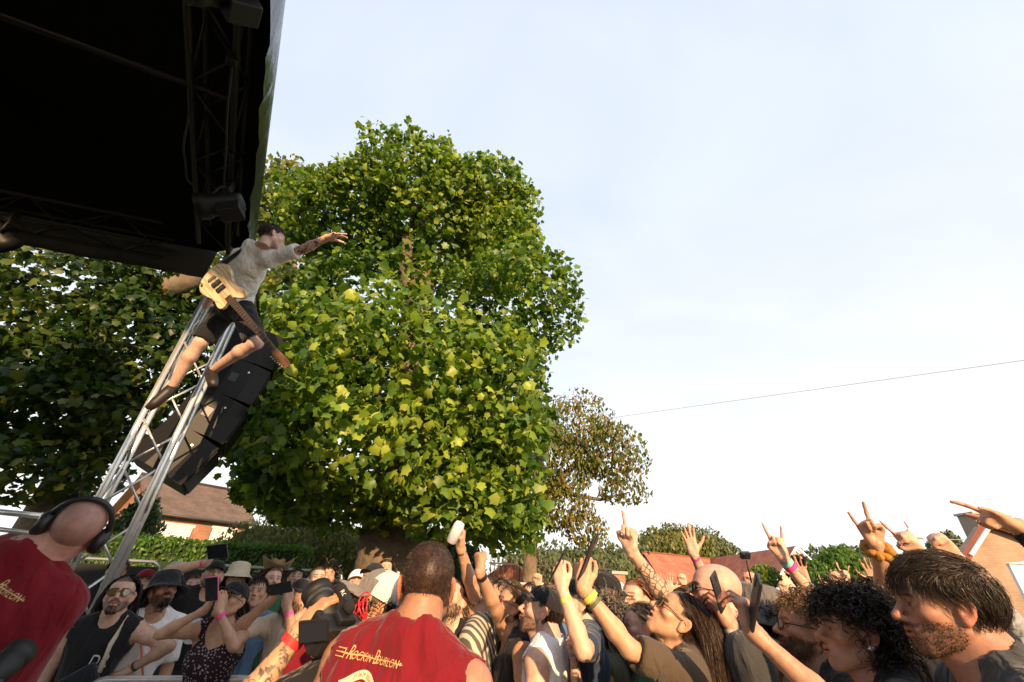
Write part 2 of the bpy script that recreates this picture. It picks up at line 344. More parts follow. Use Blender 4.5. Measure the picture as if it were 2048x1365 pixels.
# ------------------------------------------------------------------ hands: origin wrist, z to the fingers, palm faces +y, thumb on +x
POSES = {  # per finger (prox, mid, dist) curl in degrees, spread; thumb joints
    'open': dict(f=[(6, 6, 4), (2, 6, 5), (5, 8, 5), (10, 10, 6)], sp=(9, 1, -7, -16), th=[(.052, .014, .055), (.078, .016, .083), (.092, .018, .106)]),
    'wide': dict(f=[(10, 12, 8), (4, 8, 6), (12, 15, 8), (16, 18, 10)], sp=(14, 3, -9, -24), th=[(.056, .010, .05), (.088, .010, .07), (.112, .012, .085)]),
    'fist': dict(f=[(82, 98, 55), (84, 100, 55), (84, 98, 55), (82, 95, 55)], sp=(3, 1, -2, -5), th=[(.044, .026, .055), (.036, .047, .078), (.010, .055, .082)]),
    'point': dict(f=[(4, 6, 4), (80, 98, 55), (84, 98, 55), (82, 95, 55)], sp=(4, 1, -2, -5), th=[(.046, .026, .055), (.040, .046, .076), (.016, .054, .078)]),
    'horns': dict(f=[(4, 8, 5), (82, 98, 55), (84, 98, 55), (6, 10, 6)], sp=(7, 1, -2, -16), th=[(.046, .026, .055), (.034, .047, .074), (.006, .055, .076)]),
    'love': dict(f=[(4, 8, 5), (82, 98, 55), (84, 98, 55), (6, 10, 6)], sp=(8, 1, -2, -18), th=[(.052, .014, .055), (.08, .016, .078), (.1, .018, .095)]),
    'grip': dict(f=[(48, 42, 25), (50, 44, 25), (52, 44, 25), (55, 45, 25)], sp=(4, 1, -2, -6), th=[(.046, .024, .055), (.05, .044, .085), (.046, .055, .112)]),
    'hold': dict(f=[(38, 62, 40), (40, 64, 40), (42, 64, 40), (44, 62, 40)], sp=(3, 1, -2, -5), th=[(.046, .028, .052), (.044, .056, .074), (.030, .072, .094)]),
    'relax': dict(f=[(18, 26, 14), (22, 28, 16), (26, 30, 16), (30, 30, 16)], sp=(4, 1, -2, -6), th=[(.044, .020, .055), (.056, .030, .085), (.058, .038, .108)]),
}
_HD = {}
def get_hand(pose, h):
    if (pose, h) in _HD: return _HD[(pose, h)]
    p = POSES[pose]; s = SDF((-.12, -.05, -.05), (.13, .12, .215), h)
    kx = (.028, .009, -.010, -.027); kz = (.090, .094, .089, .080); L = ((.044, .026, .022), (.049, .030, .023), (.045, .028, .023), (.035, .021, .020)); R = (.0092, .0095, .009, .0078)
    s.cone((0, 0, -.012), (0, .002, .012), .0255, .0245, k=.015)
    for i in range(4):
        b = np.array([kx[i], 0, kz[i]]); s.cone((kx[i]*.55, .004, .012), b, .0155, .0115, k=.018)
        a0 = math.radians(p['sp'][i]); cur = 0; q = b
        for j in range(3):
            cur += math.radians(p['f'][i][j]); dz, dy = math.cos(cur), math.sin(cur)
            d = np.array([math.sin(a0)*max(dz, .0), dy, dz*math.cos(a0)]); d /= np.linalg.norm(d); e = q+d*L[i][j]
            s.cone(q, e, R[i]*(1-.08*j), R[i]*(.95-.10*j), k=.004); q = e
    if pose in ('fist', 'point', 'horns', 'love'): s.ell({'fist': (0, .022, .078), 'point': (-.008, .022, .078), 'horns': (0, .022, .08), 'love': (0, .022, .08)}[pose], {'fist': (.034, .018, .022), 'point': (.026, .018, .022)}.get(pose, (.018, .018, .022)), k=.008)
    s.ell((.024, .016, .04), (.017, .014, .03), k=.015); s.ell((-.02, .012, .035), (.013, .011, .032), k=.015)
    q = np.array([.016, .008, .014])
    for j, e in enumerate(p['th']): e = np.array(e); s.cone(q, e, (.015, .0115, .010)[j], (.0115, .0105, .0082)[j], k=.008 if j == 0 else .004); q = e
    _HD[(pose, h)] = s.nets(); return _HD[(pose, h)]

# ------------------------------------------------------------------ strands of hair as thin ribbons
def strands(roots, dirs, length, seg, width, grav=0.0, curl=0.0, curl_f=60.0, frizz=0.0, push=None, seed=0, taper=True, target=None, surf=None, stick=.9):
    """roots, dirs (n,3); returns V, Q. push(P) -> P keeps strands off the head"""
    r_ = np.random.default_rng(seed); n = len(roots); L = np.broadcast_to(np.asarray(length, float), (n,))
    P = roots.copy(); D = dirs/np.linalg.norm(dirs, axis=1, keepdims=True); pts = [P.copy()]; ph = r_.uniform(0, 6.28, n); cf = curl_f*r_.uniform(.75, 1.25, n)
    a = np.cross(D, r_.normal(size=(n, 3))); a /= np.linalg.norm(a, axis=1, keepdims=True)+1e-9; dist = np.zeros(n)
    for k in range(seg):
        st = L/seg; D = D+r_.normal(size=(n, 3))*frizz; D[:, 2] -= grav*(1.0 if np.isscalar(grav) else 1.0)
        if target is not None: D = D+target(P)
        if surf is not None: nl = surf(P); D = D-nl*((D*nl).sum(1)*stick)[:, None]
        D /= np.linalg.norm(D, axis=1, keepdims=True)+1e-9; P = P+D*st[:, None]
        if push is not None: P = push(P)
        dist = dist+st; Pk = P
        if curl:
            b = np.cross(D, a); b /= np.linalg.norm(b, axis=1, keepdims=True)+1e-9; a2 = np.cross(b, D)
            Pk = P+curl*(np.cos(ph+cf*dist)[:, None]*a2+np.sin(ph+cf*dist)[:, None]*b)*min(1, (k+1)/2)
        pts.append(Pk.copy())
    pts = np.stack(pts, 1); m = seg+1
    T = np.gradient(pts, axis=1); wd = np.cross(T, r_.normal(size=(n, 1, 3))+np.zeros((1, m, 1))); wd /= np.linalg.norm(wd, axis=2, keepdims=True)+1e-9
    tw = np.linspace(1, .25 if taper else .8, m)[None, :, None]*width*r_.uniform(.7, 1.3, n)[:, None, None]
    V = np.stack([pts-wd*tw, pts+wd*tw], 2).reshape(-1, 3)
    base = (np.arange(n)*m*2)[:, None]+(np.arange(seg)*2)[None]; base = base.ravel()
    return V, np.stack([base, base+1, base+3, base+2], 1)
# ------------------------------------------------------------------ people
def skin_material():
    m = mat('skin', attr=True, rough=.48, sss=.12, spec=.4, noise=.20, nscale=38, bump=.22, bscale=260, bdist=.003)
    t = m.node_tree; N = t.nodes.new; L = t.links.new; b = t.nodes['Principled BSDF']
    src = b.inputs['Base Color'].links[0].from_socket; tcn = N('ShaderNodeTexCoord')
    a = N('ShaderNodeAttribute'); a.attribute_name = 'tat'
    v = N('ShaderNodeTexVoronoi'); v.feature = 'DISTANCE_TO_EDGE'; v.inputs['Scale'].default_value = 42; L(tcn.outputs['Object'], v.inputs['Vector'])
    r = N('ShaderNodeMapRange'); r.inputs['From Min'].default_value = .06; r.inputs['From Max'].default_value = .12; r.inputs['To Min'].default_value = 1; r.inputs['To Max'].default_value = 0; L(v.outputs['Distance'], r.inputs['Value'])
    n = N('ShaderNodeTexNoise'); n.inputs['Scale'].default_value = 26; n.inputs['Detail'].default_value = 3; n.inputs['Distortion'].default_value = 1.6; L(tcn.outputs['Object'], n.inputs['Vector'])
    r2 = N('ShaderNodeMapRange'); r2.inputs['From Min'].default_value = .50; r2.inputs['From Max'].default_value = .58; L(n.outputs['Fac'], r2.inputs['Value'])
    g1 = N('ShaderNodeMath'); g1.operation = 'GREATER_THAN'; g1.inputs[1].default_value = 1.5; L(a.outputs['Fac'], g1.inputs[0])
    pm = N('ShaderNodeMix'); L(g1.outputs[0], pm.inputs['Factor']); L(r.outputs[0], pm.inputs['A']); L(r2.outputs[0], pm.inputs['B'])
    g0 = N('ShaderNodeMath'); g0.operation = 'MINIMUM'; g0.inputs[1].default_value = 1; L(a.outputs['Fac'], g0.inputs[0])
    f = N('ShaderNodeMath'); f.operation = 'MULTIPLY'; L(g0.outputs[0], f.inputs[0]); L(pm.outputs['Result'], f.inputs[1])
    f2 = N('ShaderNodeMath'); f2.operation = 'MULTIPLY'; f2.inputs[1].default_value = .82; L(f.outputs[0], f2.inputs[0])
    mx_ = N('ShaderNodeMix'); mx_.data_type = 'RGBA'; L(f2.outputs[0], mx_.inputs['Factor']); L(src, mx_.inputs['A']); mx_.inputs['B'].default_value = (.028, .034, .036, 1)
    L(mx_.outputs['Result'], b.inputs['Base Color']); return m
SKIN = skin_material()
HAIR = mat('hair', attr=True, rough=.45, spec=.35)
SK = dict(fair=(.60, .37, .27), pink=(.60, .34, .25), tan=(.48, .27, .17), light=(.64, .42, .31), olive=(.42, .25, .16), red=(.50, .22, .15), dark=(.11, .055, .03))
def frame(az, tilt=0, rollh=0):
    """columns right, forward, up; az clockwise from +y in degrees, tilt up, roll to the own right"""
    a, t, r_ = map(math.radians, (az, tilt, rollh))
    f = np.array([math.sin(a)*math.cos(t), math.cos(a)*math.cos(t), math.sin(t)]); x = np.array([math.cos(a), -math.sin(a), 0]); u = np.cross(x, f)
    x2 = x*math.cos(r_)-u*math.sin(r_); u2 = np.cross(x2, f); return np.stack([x2, f, u2], 1)
def ik(a, t, l1, l2, pole):
    d = t-a; L_ = np.linalg.norm(d)
    if L_ > (l1+l2)*.995: k = L_/((l1+l2)*.995); k = min(k, 1.16); l1 *= k; l2 *= k
    if L_ > (l1+l2)*.995: t = a+d/L_*(l1+l2)*.995; L_ = (l1+l2)*.995
    d = nrm(t-a); L_ = max(L_, abs(l1-l2)+.01); c = (l1*l1+L_*L_-l2*l2)/(2*l1*L_); c = max(-1, min(1, c))
    pl = np.array(pole, float); pl = pl-d*(pl@d); pl = nrm(pl)
    return a+d*l1*c+pl*l1*math.sqrt(1-c*c), t
def torso_prims(N, X, Y, Z, s, fem, bulk, shL, shR):
    def q(x, y, z): return N+s*(x*X+y*Y+z*Z)
    M = np.stack([X, Y, Z], 1); b = bulk; P = []
    def e(c, r, k=.06): P.append(('e', c, s*np.array(r), M, k))
    e(q(0, .005, -.19), (.150*b, .105*b, .19)); e(q(0, .0, -.40), ((.118 if fem else .132)*b, .098*b, .17)); e(q(0, -.005, -.56), ((.160 if fem else .150)*b, .112*b, .12))
    P.append(('c', shL-.012*s*Z, shR-.012*s*Z, .052*s, .052*s, .05)); P.append(('c', q(-.10, -.03, -.13), q(.10, -.03, -.13), .075*s*b, .075*s*b, .05))
    for sh in (shL, shR): P.append(('c', q(0, -.022, .035), sh+.006*s*Z, .05*s, .043*s, .05))
    if fem:
        for x in (-1, 1): e(q(x*.072, .082, -.20), (.062, .058, .06), .05)
    return P
def put(F, P, dil=0.0, kk=1.0):
    for p in P:
        if p[0] == 'e': F.ell(p[1], p[2]+dil, p[3], k=p[4]*kk)
        else: F.cone(p[1], p[2], p[3]+dil, p[4]+dil, k=p[5]*kk)
def arm_prims(sh, el, wr, s, m):
    d = el-sh; g = wr-el
    return [('c', sh, sh+.35*d, .054*m, .050*m, .03), ('c', sh+.35*d, el, .049*m, .039*m, .03), ('c', el, el+.3*g, .039*m, .042*m, .02), ('c', el+.3*g, wr, .042*m, .0265*m, .02), ('c', wr-.006*nrm(g), wr+.006*nrm(g), .0275, .0275, .02)]
def band(nm, wr, el, at_, parent, col, wdt=.018, r=.031, rough=.6, mname=None):
    d = nrm(el-wr); c = wr+d*at_; M_ = mat(mname or 'band_%02d%02d%02d' % tuple(int(v*99) for v in col), col, rough=rough)
    MB().tube([c-d*wdt/2, c+d*wdt/2], r, 16, caps=False).tube([c-d*wdt/2, c+d*wdt/2], r-.002, 16, caps=False).build(nm, M_, parent, smooth=True)
SCALP_C, SCALP_R = np.array([0, -.016, .036]), np.array([.0765, .1005, .0855])
def scalp_roots(n, seed, front=.062, nape=-.06, temple=.012, cap=False):
    r_ = np.random.default_rng(seed); out = np.zeros((0, 3)); nn = np.zeros((0, 3))
    while len(out) < n:
        d = r_.normal(size=(n*3, 3)); d /= np.linalg.norm(d, axis=1, keepdims=True); p = SCALP_C+d*SCALP_R
        q = (p-np.array([0, .032, .03]))/np.array([.062, .058, .064]); l = np.linalg.norm(q, axis=1); ins = l < 1
        p[ins] = np.array([0, .032, .03])+q[ins]/l[ins][:, None]*np.array([.062, .058, .064])
        x, y, z = p.T; ax = np.abs(x); hl = front-.25*np.clip(ax-.045, 0, 1)
        m = np.where(y > .02, z > hl, np.where(y > -.015, z > temple, z > nape)); m &= ~((ax > .066) & (z < .03) & (y > -.045) & (y < .02))
        if cap: m &= z < .030
        nn = np.vstack([nn, (d/SCALP_R/np.linalg.norm(d/SCALP_R, axis=1, keepdims=True))[m]]); out = np.vstack([out, p[m]])
    return out[:n], nn[:n]
def head_push(Hc, HM, Nb, BX, BY, s, extra=0.0):
    k2 = 1/float(HM[:, 0]@HM[:, 0])
    def push(P):
        l = (P-Hc)@HM*k2
        for c, r_ in ((SCALP_C, SCALP_R+.002+extra), (np.array([0, .026, -.03]), np.array([.064, .062, .08])+extra), (np.array([0, -.03, -.09]), np.array([.058, .058, .09]))):
            q = (l-c)/r_; k = np.linalg.norm(q, axis=1); m = k < 1; l[m] = c+q[m]/np.maximum(k[m], .05)[:, None]*r_
        P = Hc+l@HM.T; t = P-Nb; u, v, z = t@BX, t@BY, t[:, 2]
        dep = np.clip((-z+.01)/.10, 0, 1); a, b = (.19*s)*np.sqrt(dep)+1e-4, (.135*s)*np.sqrt(dep)+1e-4
        k = np.sqrt((u/a)**2+(v/b)**2); m = (z < .01) & (k < 1); f = (1/np.maximum(k, .08)-1)*m
        return P+(u*f)[:, None]*BX+(v*f)[:, None]*BY
    return push
def make_hair(hd, Hc, HM, Nb, BX, BY, s, lod, parent, seed):
    ty = hd['type']; c = np.array(hd['color']); near = hd.get('n', (3400, 1000, 280)[lod]); wd = hd.get('w', (.0011, .0024, .0058)[lod])
    P, Nn = scalp_roots(near, seed, hd.get('front', .062), hd.get('nape', -.06), hd.get('temple', .012), hd.get('cap', False))
    r_ = np.random.default_rng(seed); n = len(P); push = head_push(Hc, HM, Nb, BX, BY, s, hd.get('vol', 0.0)); Wp = Hc+P@HM.T; Wn = Nn@HM.T
    fwd, up_ = HM[:, 1], HM[:, 2]
    if ty == 'buzz': V, Q = strands(Wp, Wn+.6*r_.normal(size=(n, 3))*.5-.5*up_+.2*fwd, hd.get('len', .008), 2, wd*.8, seed=seed)
    elif ty == 'short':
        L_ = hd.get('len', .045)*r_.uniform(.6, 1.15, n); Wp = Wp+Wn*(r_.uniform(0, 1, n)**1.5*hd.get('thick', .014))[:, None]; sw = hd.get('sweep', .8)
        def flow(Pw):
            l = (Pw-Hc)@HM; wt = np.clip((l[:, 2]-.055)/.04, 0, 1)[:, None]; bk = np.clip((-l[:, 1]-.02)/.04, 0, 1)[:, None]
            return .55*(wt*(1-.6*bk)*fwd*sw+(1-wt)*(-up_*.9-fwd*(.45-.2*bk)))
        def surf(Pw): l = ((Pw-Hc)@HM-SCALP_C)/SCALP_R**2; return nrm_rows(nrm_rows(l)@HM.T)
        V, Q = strands(Wp+Wn*.002, flow(Wp)*1.5+Wn*hd.get('lift', .05)+hd.get('rand', .12)*r_.normal(size=(n, 3)), L_, (5, 4, 3)[lod], wd*1.4, grav=.03, frizz=hd.get('frizz', .07), curl=hd.get('curl', .002), curl_f=90, push=push, seed=seed, target=flow, surf=surf, stick=hd.get('stick', .97))
    elif ty == 'curly':
        L_ = hd.get('len', .09)*r_.uniform(.6, 1.2, n)
        V, Q = strands(Wp, Wn*1.0+.45*r_.normal(size=(n, 3)), L_, (12, 7, 4)[lod], wd*1.15, grav=hd.get('grav', .10), frizz=.22, curl=hd.get('curl', .010), curl_f=hd.get('cf', 150), push=push, seed=seed, taper=False)
    else:      # long: parted in the middle, falls past the shoulders
        sd_ = np.where(r_.uniform(size=n) < .5, -1, 1) if hd.get('mess') else np.sign(P[:, 0]+.004*r_.normal(size=n)+hd.get('part', 0)); L_ = hd.get('len', .38)*r_.uniform(.72, 1.08, n)
        D0 = Wn*.3+HM[:, 0][None]*sd_[:, None]*.6-fwd*.75+.08*r_.normal(size=(n, 3))
        def off_face(Pw):
            l = (Pw-Hc)@HM; k = np.clip((l[:, 1]+.015)/.03, 0, 1)*(l[:, 2] < .075)*(l[:, 2] > -.16); return -1.5*k[:, None]*fwd[None]
        V, Q = strands(Wp, D0, L_, (11, 7, 5)[lod], wd*2.0, grav=.62, frizz=hd.get('frizz', .04), curl=hd.get('curl', .003), curl_f=hd.get('cf', 35), push=push, seed=seed, target=off_face)
    m = len(V)//n; cc = np.repeat(c[None]*r_.uniform(.65, 1.3, n)[:, None]*(1+.07*r_.normal(size=(n, 3))), m, 0)
    if hd.get('streak') is not None:
        k = r_.uniform(size=n) < hd.get('samt', .35); k = np.repeat(k, m); cc[k] = np.array(hd['streak'])*np.repeat(r_.uniform(.7, 1.3, n), m)[k][:, None]
    return ob('hair', mesh_np('hair', V, Q, True, np.clip(cc, 0, 1)), HAIR, parent)
def make_beard(bd, Hc, HM, lod, parent, seed, htmp):
    V0, _ = htmp; x, y, z = V0.T; ax = np.abs(x)
    m = (z < -.045+.35*np.clip(ax-.02, 0, .03)) & (y > bd.get('back', -.002)) & (z > -.125) & ~((ax < .021) & (np.abs(z+.062) < .011) & (y > .08))
    if bd.get('goatee'): m &= (ax < .026)
    m |= (np.abs(z+.047) < .006) & (ax < .03) & (y > .08)
    I = np.nonzero(m)[0]
    if not len(I): return
    r_ = np.random.default_rng(seed+5); I = r_.choice(I, bd.get('n', (2200, 500, 160)[lod])); P = V0[I]+r_.normal(size=(len(I), 3))*.001
    Nn = nrm_rows(P-np.array([0, .01, -.045])); V, Q = strands(Hc+P@HM.T, (Nn*.7+np.array([0, .25, -.75])+.35*r_.normal(size=P.shape))@HM.T, bd.get('len', .02)*r_.uniform(.6, 1.2, len(I)), 4, (.0008, .0016, .004)[lod], grav=.12, frizz=.2, curl=.002, curl_f=200, seed=seed)
    k = len(V)//len(I); cc = np.repeat(np.array(bd['color'])[None]*r_.uniform(.6, 1.5, len(I))[:, None], k, 0)
    ob('beard', mesh_np('beard', V, Q, True, np.clip(cc, 0, 1)), HAIR, parent)
def nrm_rows(A): return A/(np.linalg.norm(A, axis=1, keepdims=True)+1e-9)
def make_cap(Hc, HM, c, parent, back=False, brimc=None, tilt=0.0, lod=1, brimless=False, sc=1.0, drop=0.0, front=None):
    n, k = 28, 9; V = []
    for i in range(k+1):
        t = i/k*math.pi/2*1.0; rr = math.cos(t)**.8 if i < k else 0; zz = .036-drop+.022*0+(.088*sc)*math.sin(t)
        if i == 0: rr = 1.0
        th = np.arange(n)*2*math.pi/n; V.append(np.stack([.083*sc*rr*np.cos(th), -.012+.107*sc*rr*np.sin(th), np.full(n, zz)+.006*np.sin(th)*(1-i/k)], 1))
    V = np.concatenate(V); Q = [[i*n+j, i*n+(j+1) % n, (i+1)*n+(j+1) % n, (i+1)*n+j] for i in range(k) for j in range(n)]
    V2 = V*.96+np.array([0, 0, .001]); A = MB(); 
    ct, st = math.cos(math.radians(tilt)), math.sin(math.radians(tilt)); Rx = np.array([[1, 0, 0], [0, ct, -st], [0, st, ct]])
    def tw(P): 
        P = P@Rx.T
        if back: P = P*np.array([-1, -1, 1])
        return Hc+P@HM.T
    A.raw(tw(V), Q); A.raw(tw(V2), [q[::-1] for q in Q]); A.raw(np.concatenate([tw(V[:n]), tw(V2[:n])]), [[j, n+j, n+(j+1) % n, (j+1) % n] for j in range(n)])
    cap = A.build('cap', c, parent, smooth=True)
    if front is not None:
        sel = [q for q in Q if all(V[j][1]-.25*abs(V[j][0]) > .012 for j in q)]; FP = MB(); FP.raw(tw(V*1.012), sel); FP.build('front_panel', front, cap, smooth=True)
    B = MB(); B.lathe([(.006, .0), (.006, .004), (.001, .006)], 8, HM@Rx, tw(np.array([[0, -.012, .123*sc-drop]]))[0]); B.build('cap_button', c, cap, smooth=True)
    if brimless: return cap
    gx, gy = 15, 6; Vb = []
    for j in range(gy+1):
        for i in range(gx):
            a = (i/(gx-1)-.5)*2*1.15; fr = j/gy; r0 = np.array([.083*sc*math.sin(a), -.012+.107*sc*math.cos(a)]); ext = .072*max(math.cos(a*1.05), 0)**.55
            Vb.append([r0[0]*(1+.05*fr), r0[1]+ext*fr, .036-drop+.006*math.cos(a)-.010*fr*(1-.2*math.cos(a))-.9*r0[0]**2*fr*2])
    Vb = np.array(Vb); Qb = [[j*gx+i, j*gx+i+1, (j+1)*gx+i+1, (j+1)*gx+i] for j in range(gy) for i in range(gx-1)]
    Vc = Vb-np.array([0, 0, .003]); B = MB(); B.raw(tw(Vb), Qb); B.raw(tw(Vc), [q[::-1] for q in Qb]); e = [gy*gx+i for i in range(gx)]
    B.raw(np.concatenate([tw(Vb[e]), tw(Vc[e])]), [[i, i+1, gx+i+1, gx+i] for i in range(gx-1)])
    B.build('brim', brimc or c, cap, smooth=True); return cap
def make_hat(Hc, HM, c, parent, kind='bucket', sc=1.0):
    pr = {'bucket': [(.01, .128), (.06, .127), (.080, .118), (.090, .07), (.095, .034), (.118, .008), (.142, -.012), (.142, -.016), (.116, .003), (.090, .03)],
          'cowboy': [(.01, .150), (.05, .158), (.072, .148), (.080, .10), (.092, .042), (.13, .036), (.175, .046), (.175, .042), (.13, .03), (.088, .034)],
          'beanie': [(.008, .140), (.05, .132), (.076, .105), (.086, .07), (.088, .03), (.090, .026), (.090, .012), (.083, .01)]}[kind]
    A = MB(); A.lathe(pr, 28); V, F = A.arrays(); V[:, 1] *= 1.16; V[:, 1] -= .012
    if kind == 'cowboy': r_ = np.hypot(V[:, 0], V[:, 1]); V[:, 2] += np.clip(r_-.1, 0, 1)*1.6*(np.abs(V[:, 0])/.17)**2; V[:, 2] -= .03*np.exp(-(V[:, 0]/.03)**2)*(V[:, 2] > .13)
    if kind == 'bucket': V[:, 2] += .006*np.sin(3*np.arctan2(V[:, 1], V[:, 0]))*(V[:, 2] < .02)
    V *= sc; return ob(('bucket_hat', 'cowboy_hat', 'beanie')[('bucket', 'cowboy', 'beanie').index(kind)], mesh_np('hat', Hc+V@HM.T, F), c, parent)
GLASS = mat('dark_lens', (.012, .011, .010), rough=.06, spec=.8, coat=.5); GLASS_A = mat('amber_lens', (.16, .10, .03), rough=.05, spec=1.0, coat=.8); FRAME_B = mat('black_frame', (.012, .012, .012), rough=.3)
CLEAR = mat('clear_lens', (.75, .8, .8), rough=.03, spec=.6); CLEAR.node_tree.nodes['Principled BSDF'].inputs['Alpha'].default_value = .16
def make_glasses(Hc, HM, parent, lens=None, frm=None, rx=.026, rz=.019, up=0.0, fwd=.0, name='sunglasses'):
    lens = lens or GLASS; frm = frm or FRAME_B; A = MB(); tw = lambda P: Hc+(np.asarray(P, float)+np.array([0, fwd, up]))@HM.T
    def lp(x0, k, t): return [x0+k*rx*np.sign(math.cos(t))*abs(math.cos(t))**.8, .1055-.9*(abs(x0)+np.sign(x0)*k*rx*math.cos(t)-.02)**2*8*.6, k*rz*np.sign(math.sin(t))*abs(math.sin(t))**.8+.001]
    th = np.arange(20)*2*math.pi/20
    for x0 in (-.033, .033): A.tube(tw([lp(x0, 1, t) for t in list(th)+[0, th[1]]]), .0019, 6)
    A.tube(tw([(-.009, .108, .005), (0, .112, .008), (.009, .108, .005)]), .0017, 6)
    for x in (-1, 1): A.tube(tw([(x*.058, .094, .006), (x*.072, .06, .006), (x*.0775, -.005, .006), (x*.078, -.022, -.006)]), .0021, 6)
    g = A.build(name, frm, parent, smooth=True)
    for x0 in (-.033, .033):
        B = MB(); V = [lp(x0, 0, 0)]+[lp(x0, 1, t) for t in th]; V[0][1] += .002; B.raw(tw(V), T=[[0, 1+i, 1+(i+1) % 20] for i in range(20)]); B.build('lens', lens, g, smooth=True)
def add_top(top, N_, X, Y, Z, s, fem, bulk, sh, el, wr, TP, lo, hi, h, parent, seed):
    F = SDF(lo, hi, h); dil = top.get('dil', .013); put(F, TP, dil, 1.25); kind = top['kind']
    if kind in ('tee', 'long', 'loose'):
        fr = dict(tee=top.get('sleeve', .62), long=1, loose=.8)[kind]
        for i in (0, 1):
            d = el[i]-sh[i]; c = sh[i]+d*fr; F.cone(sh[i], c, .062*s*bulk, (.066 if kind != 'long' else .053)*s*bulk, k=.04)
            if kind == 'long': g = wr[i]-el[i]; f2 = top.get('cuff', .9); F.cone(el[i], el[i]+g*f2, .054*s, .042*s, k=.03); dd = nrm(g); c = el[i]+g*f2
            else: dd = nrm(d)
            F.cone(c+dd*.085, c+dd*.30, .078, .085, k=.004, op='sub')
    else:
        r_ = dict(tank=.088, cut=.068, strap=.105)[kind]*s
        for i in (0, 1):
            o = nrm(sh[i]-sh[1-i]); F.cone(sh[i]+o*.045*s-Z*(.03*s), sh[i]+o*.16*s-Z*.03*s, r_, .12*s, k=.012, op='sub')
            F.cone(sh[i]+o*.06*s, el[i]+o*.05, .075*s, .075*s, k=.01, op='sub')
    q = lambda x, y, z: N_+s*(x*X+y*Y+z*Z)
    if kind in ('tank', 'strap'): F.ell(q(0, .045, .0), s*np.array([.082, .115, .10 if kind == 'tank' else .15]), np.stack([X, Y, Z], 1), k=.01, op='sub'); F.cone(q(0, -.03, .02), q(0, -.03, .25), .07*s, .10*s, k=.01, op='sub')
    else: nw = top.get('neck', .064)*s; F.cone(q(0, .0, .035), q(0, .0, .26), nw, nw*1.5, k=.006, op='sub'); F.ell(q(0, .05, .012), s*np.array([.055, .055, .055]), k=.01, op='sub')
    gx, gy, gz = F.grid(); hem = top.get('hem', .62)*s
    F.F = np.maximum(F.F, -((gx-N_[0])*Z[0]+(gy-N_[1])*Z[1]+(gz-N_[2])*Z[2]+hem)).astype(np.float32)
    I = np.nonzero(np.abs(F.F) < .05); Pn = np.stack([F.ax[0][I[0]], F.ax[1][I[1]], F.ax[2][I[2]]], 1).astype(float)
    st = Pn@np.stack([X*1.0, Y*1.0, Z*.38], 1); wr_ = top.get('wrinkle', .005)
    F.F[I] += (wr_*vnoise(st, 46, seed)+.55*wr_*vnoise(Pn@np.stack([X+.6*Z, Y, .3*Z-.2*X], 1), 80, seed+7)).astype(np.float32)
    return F
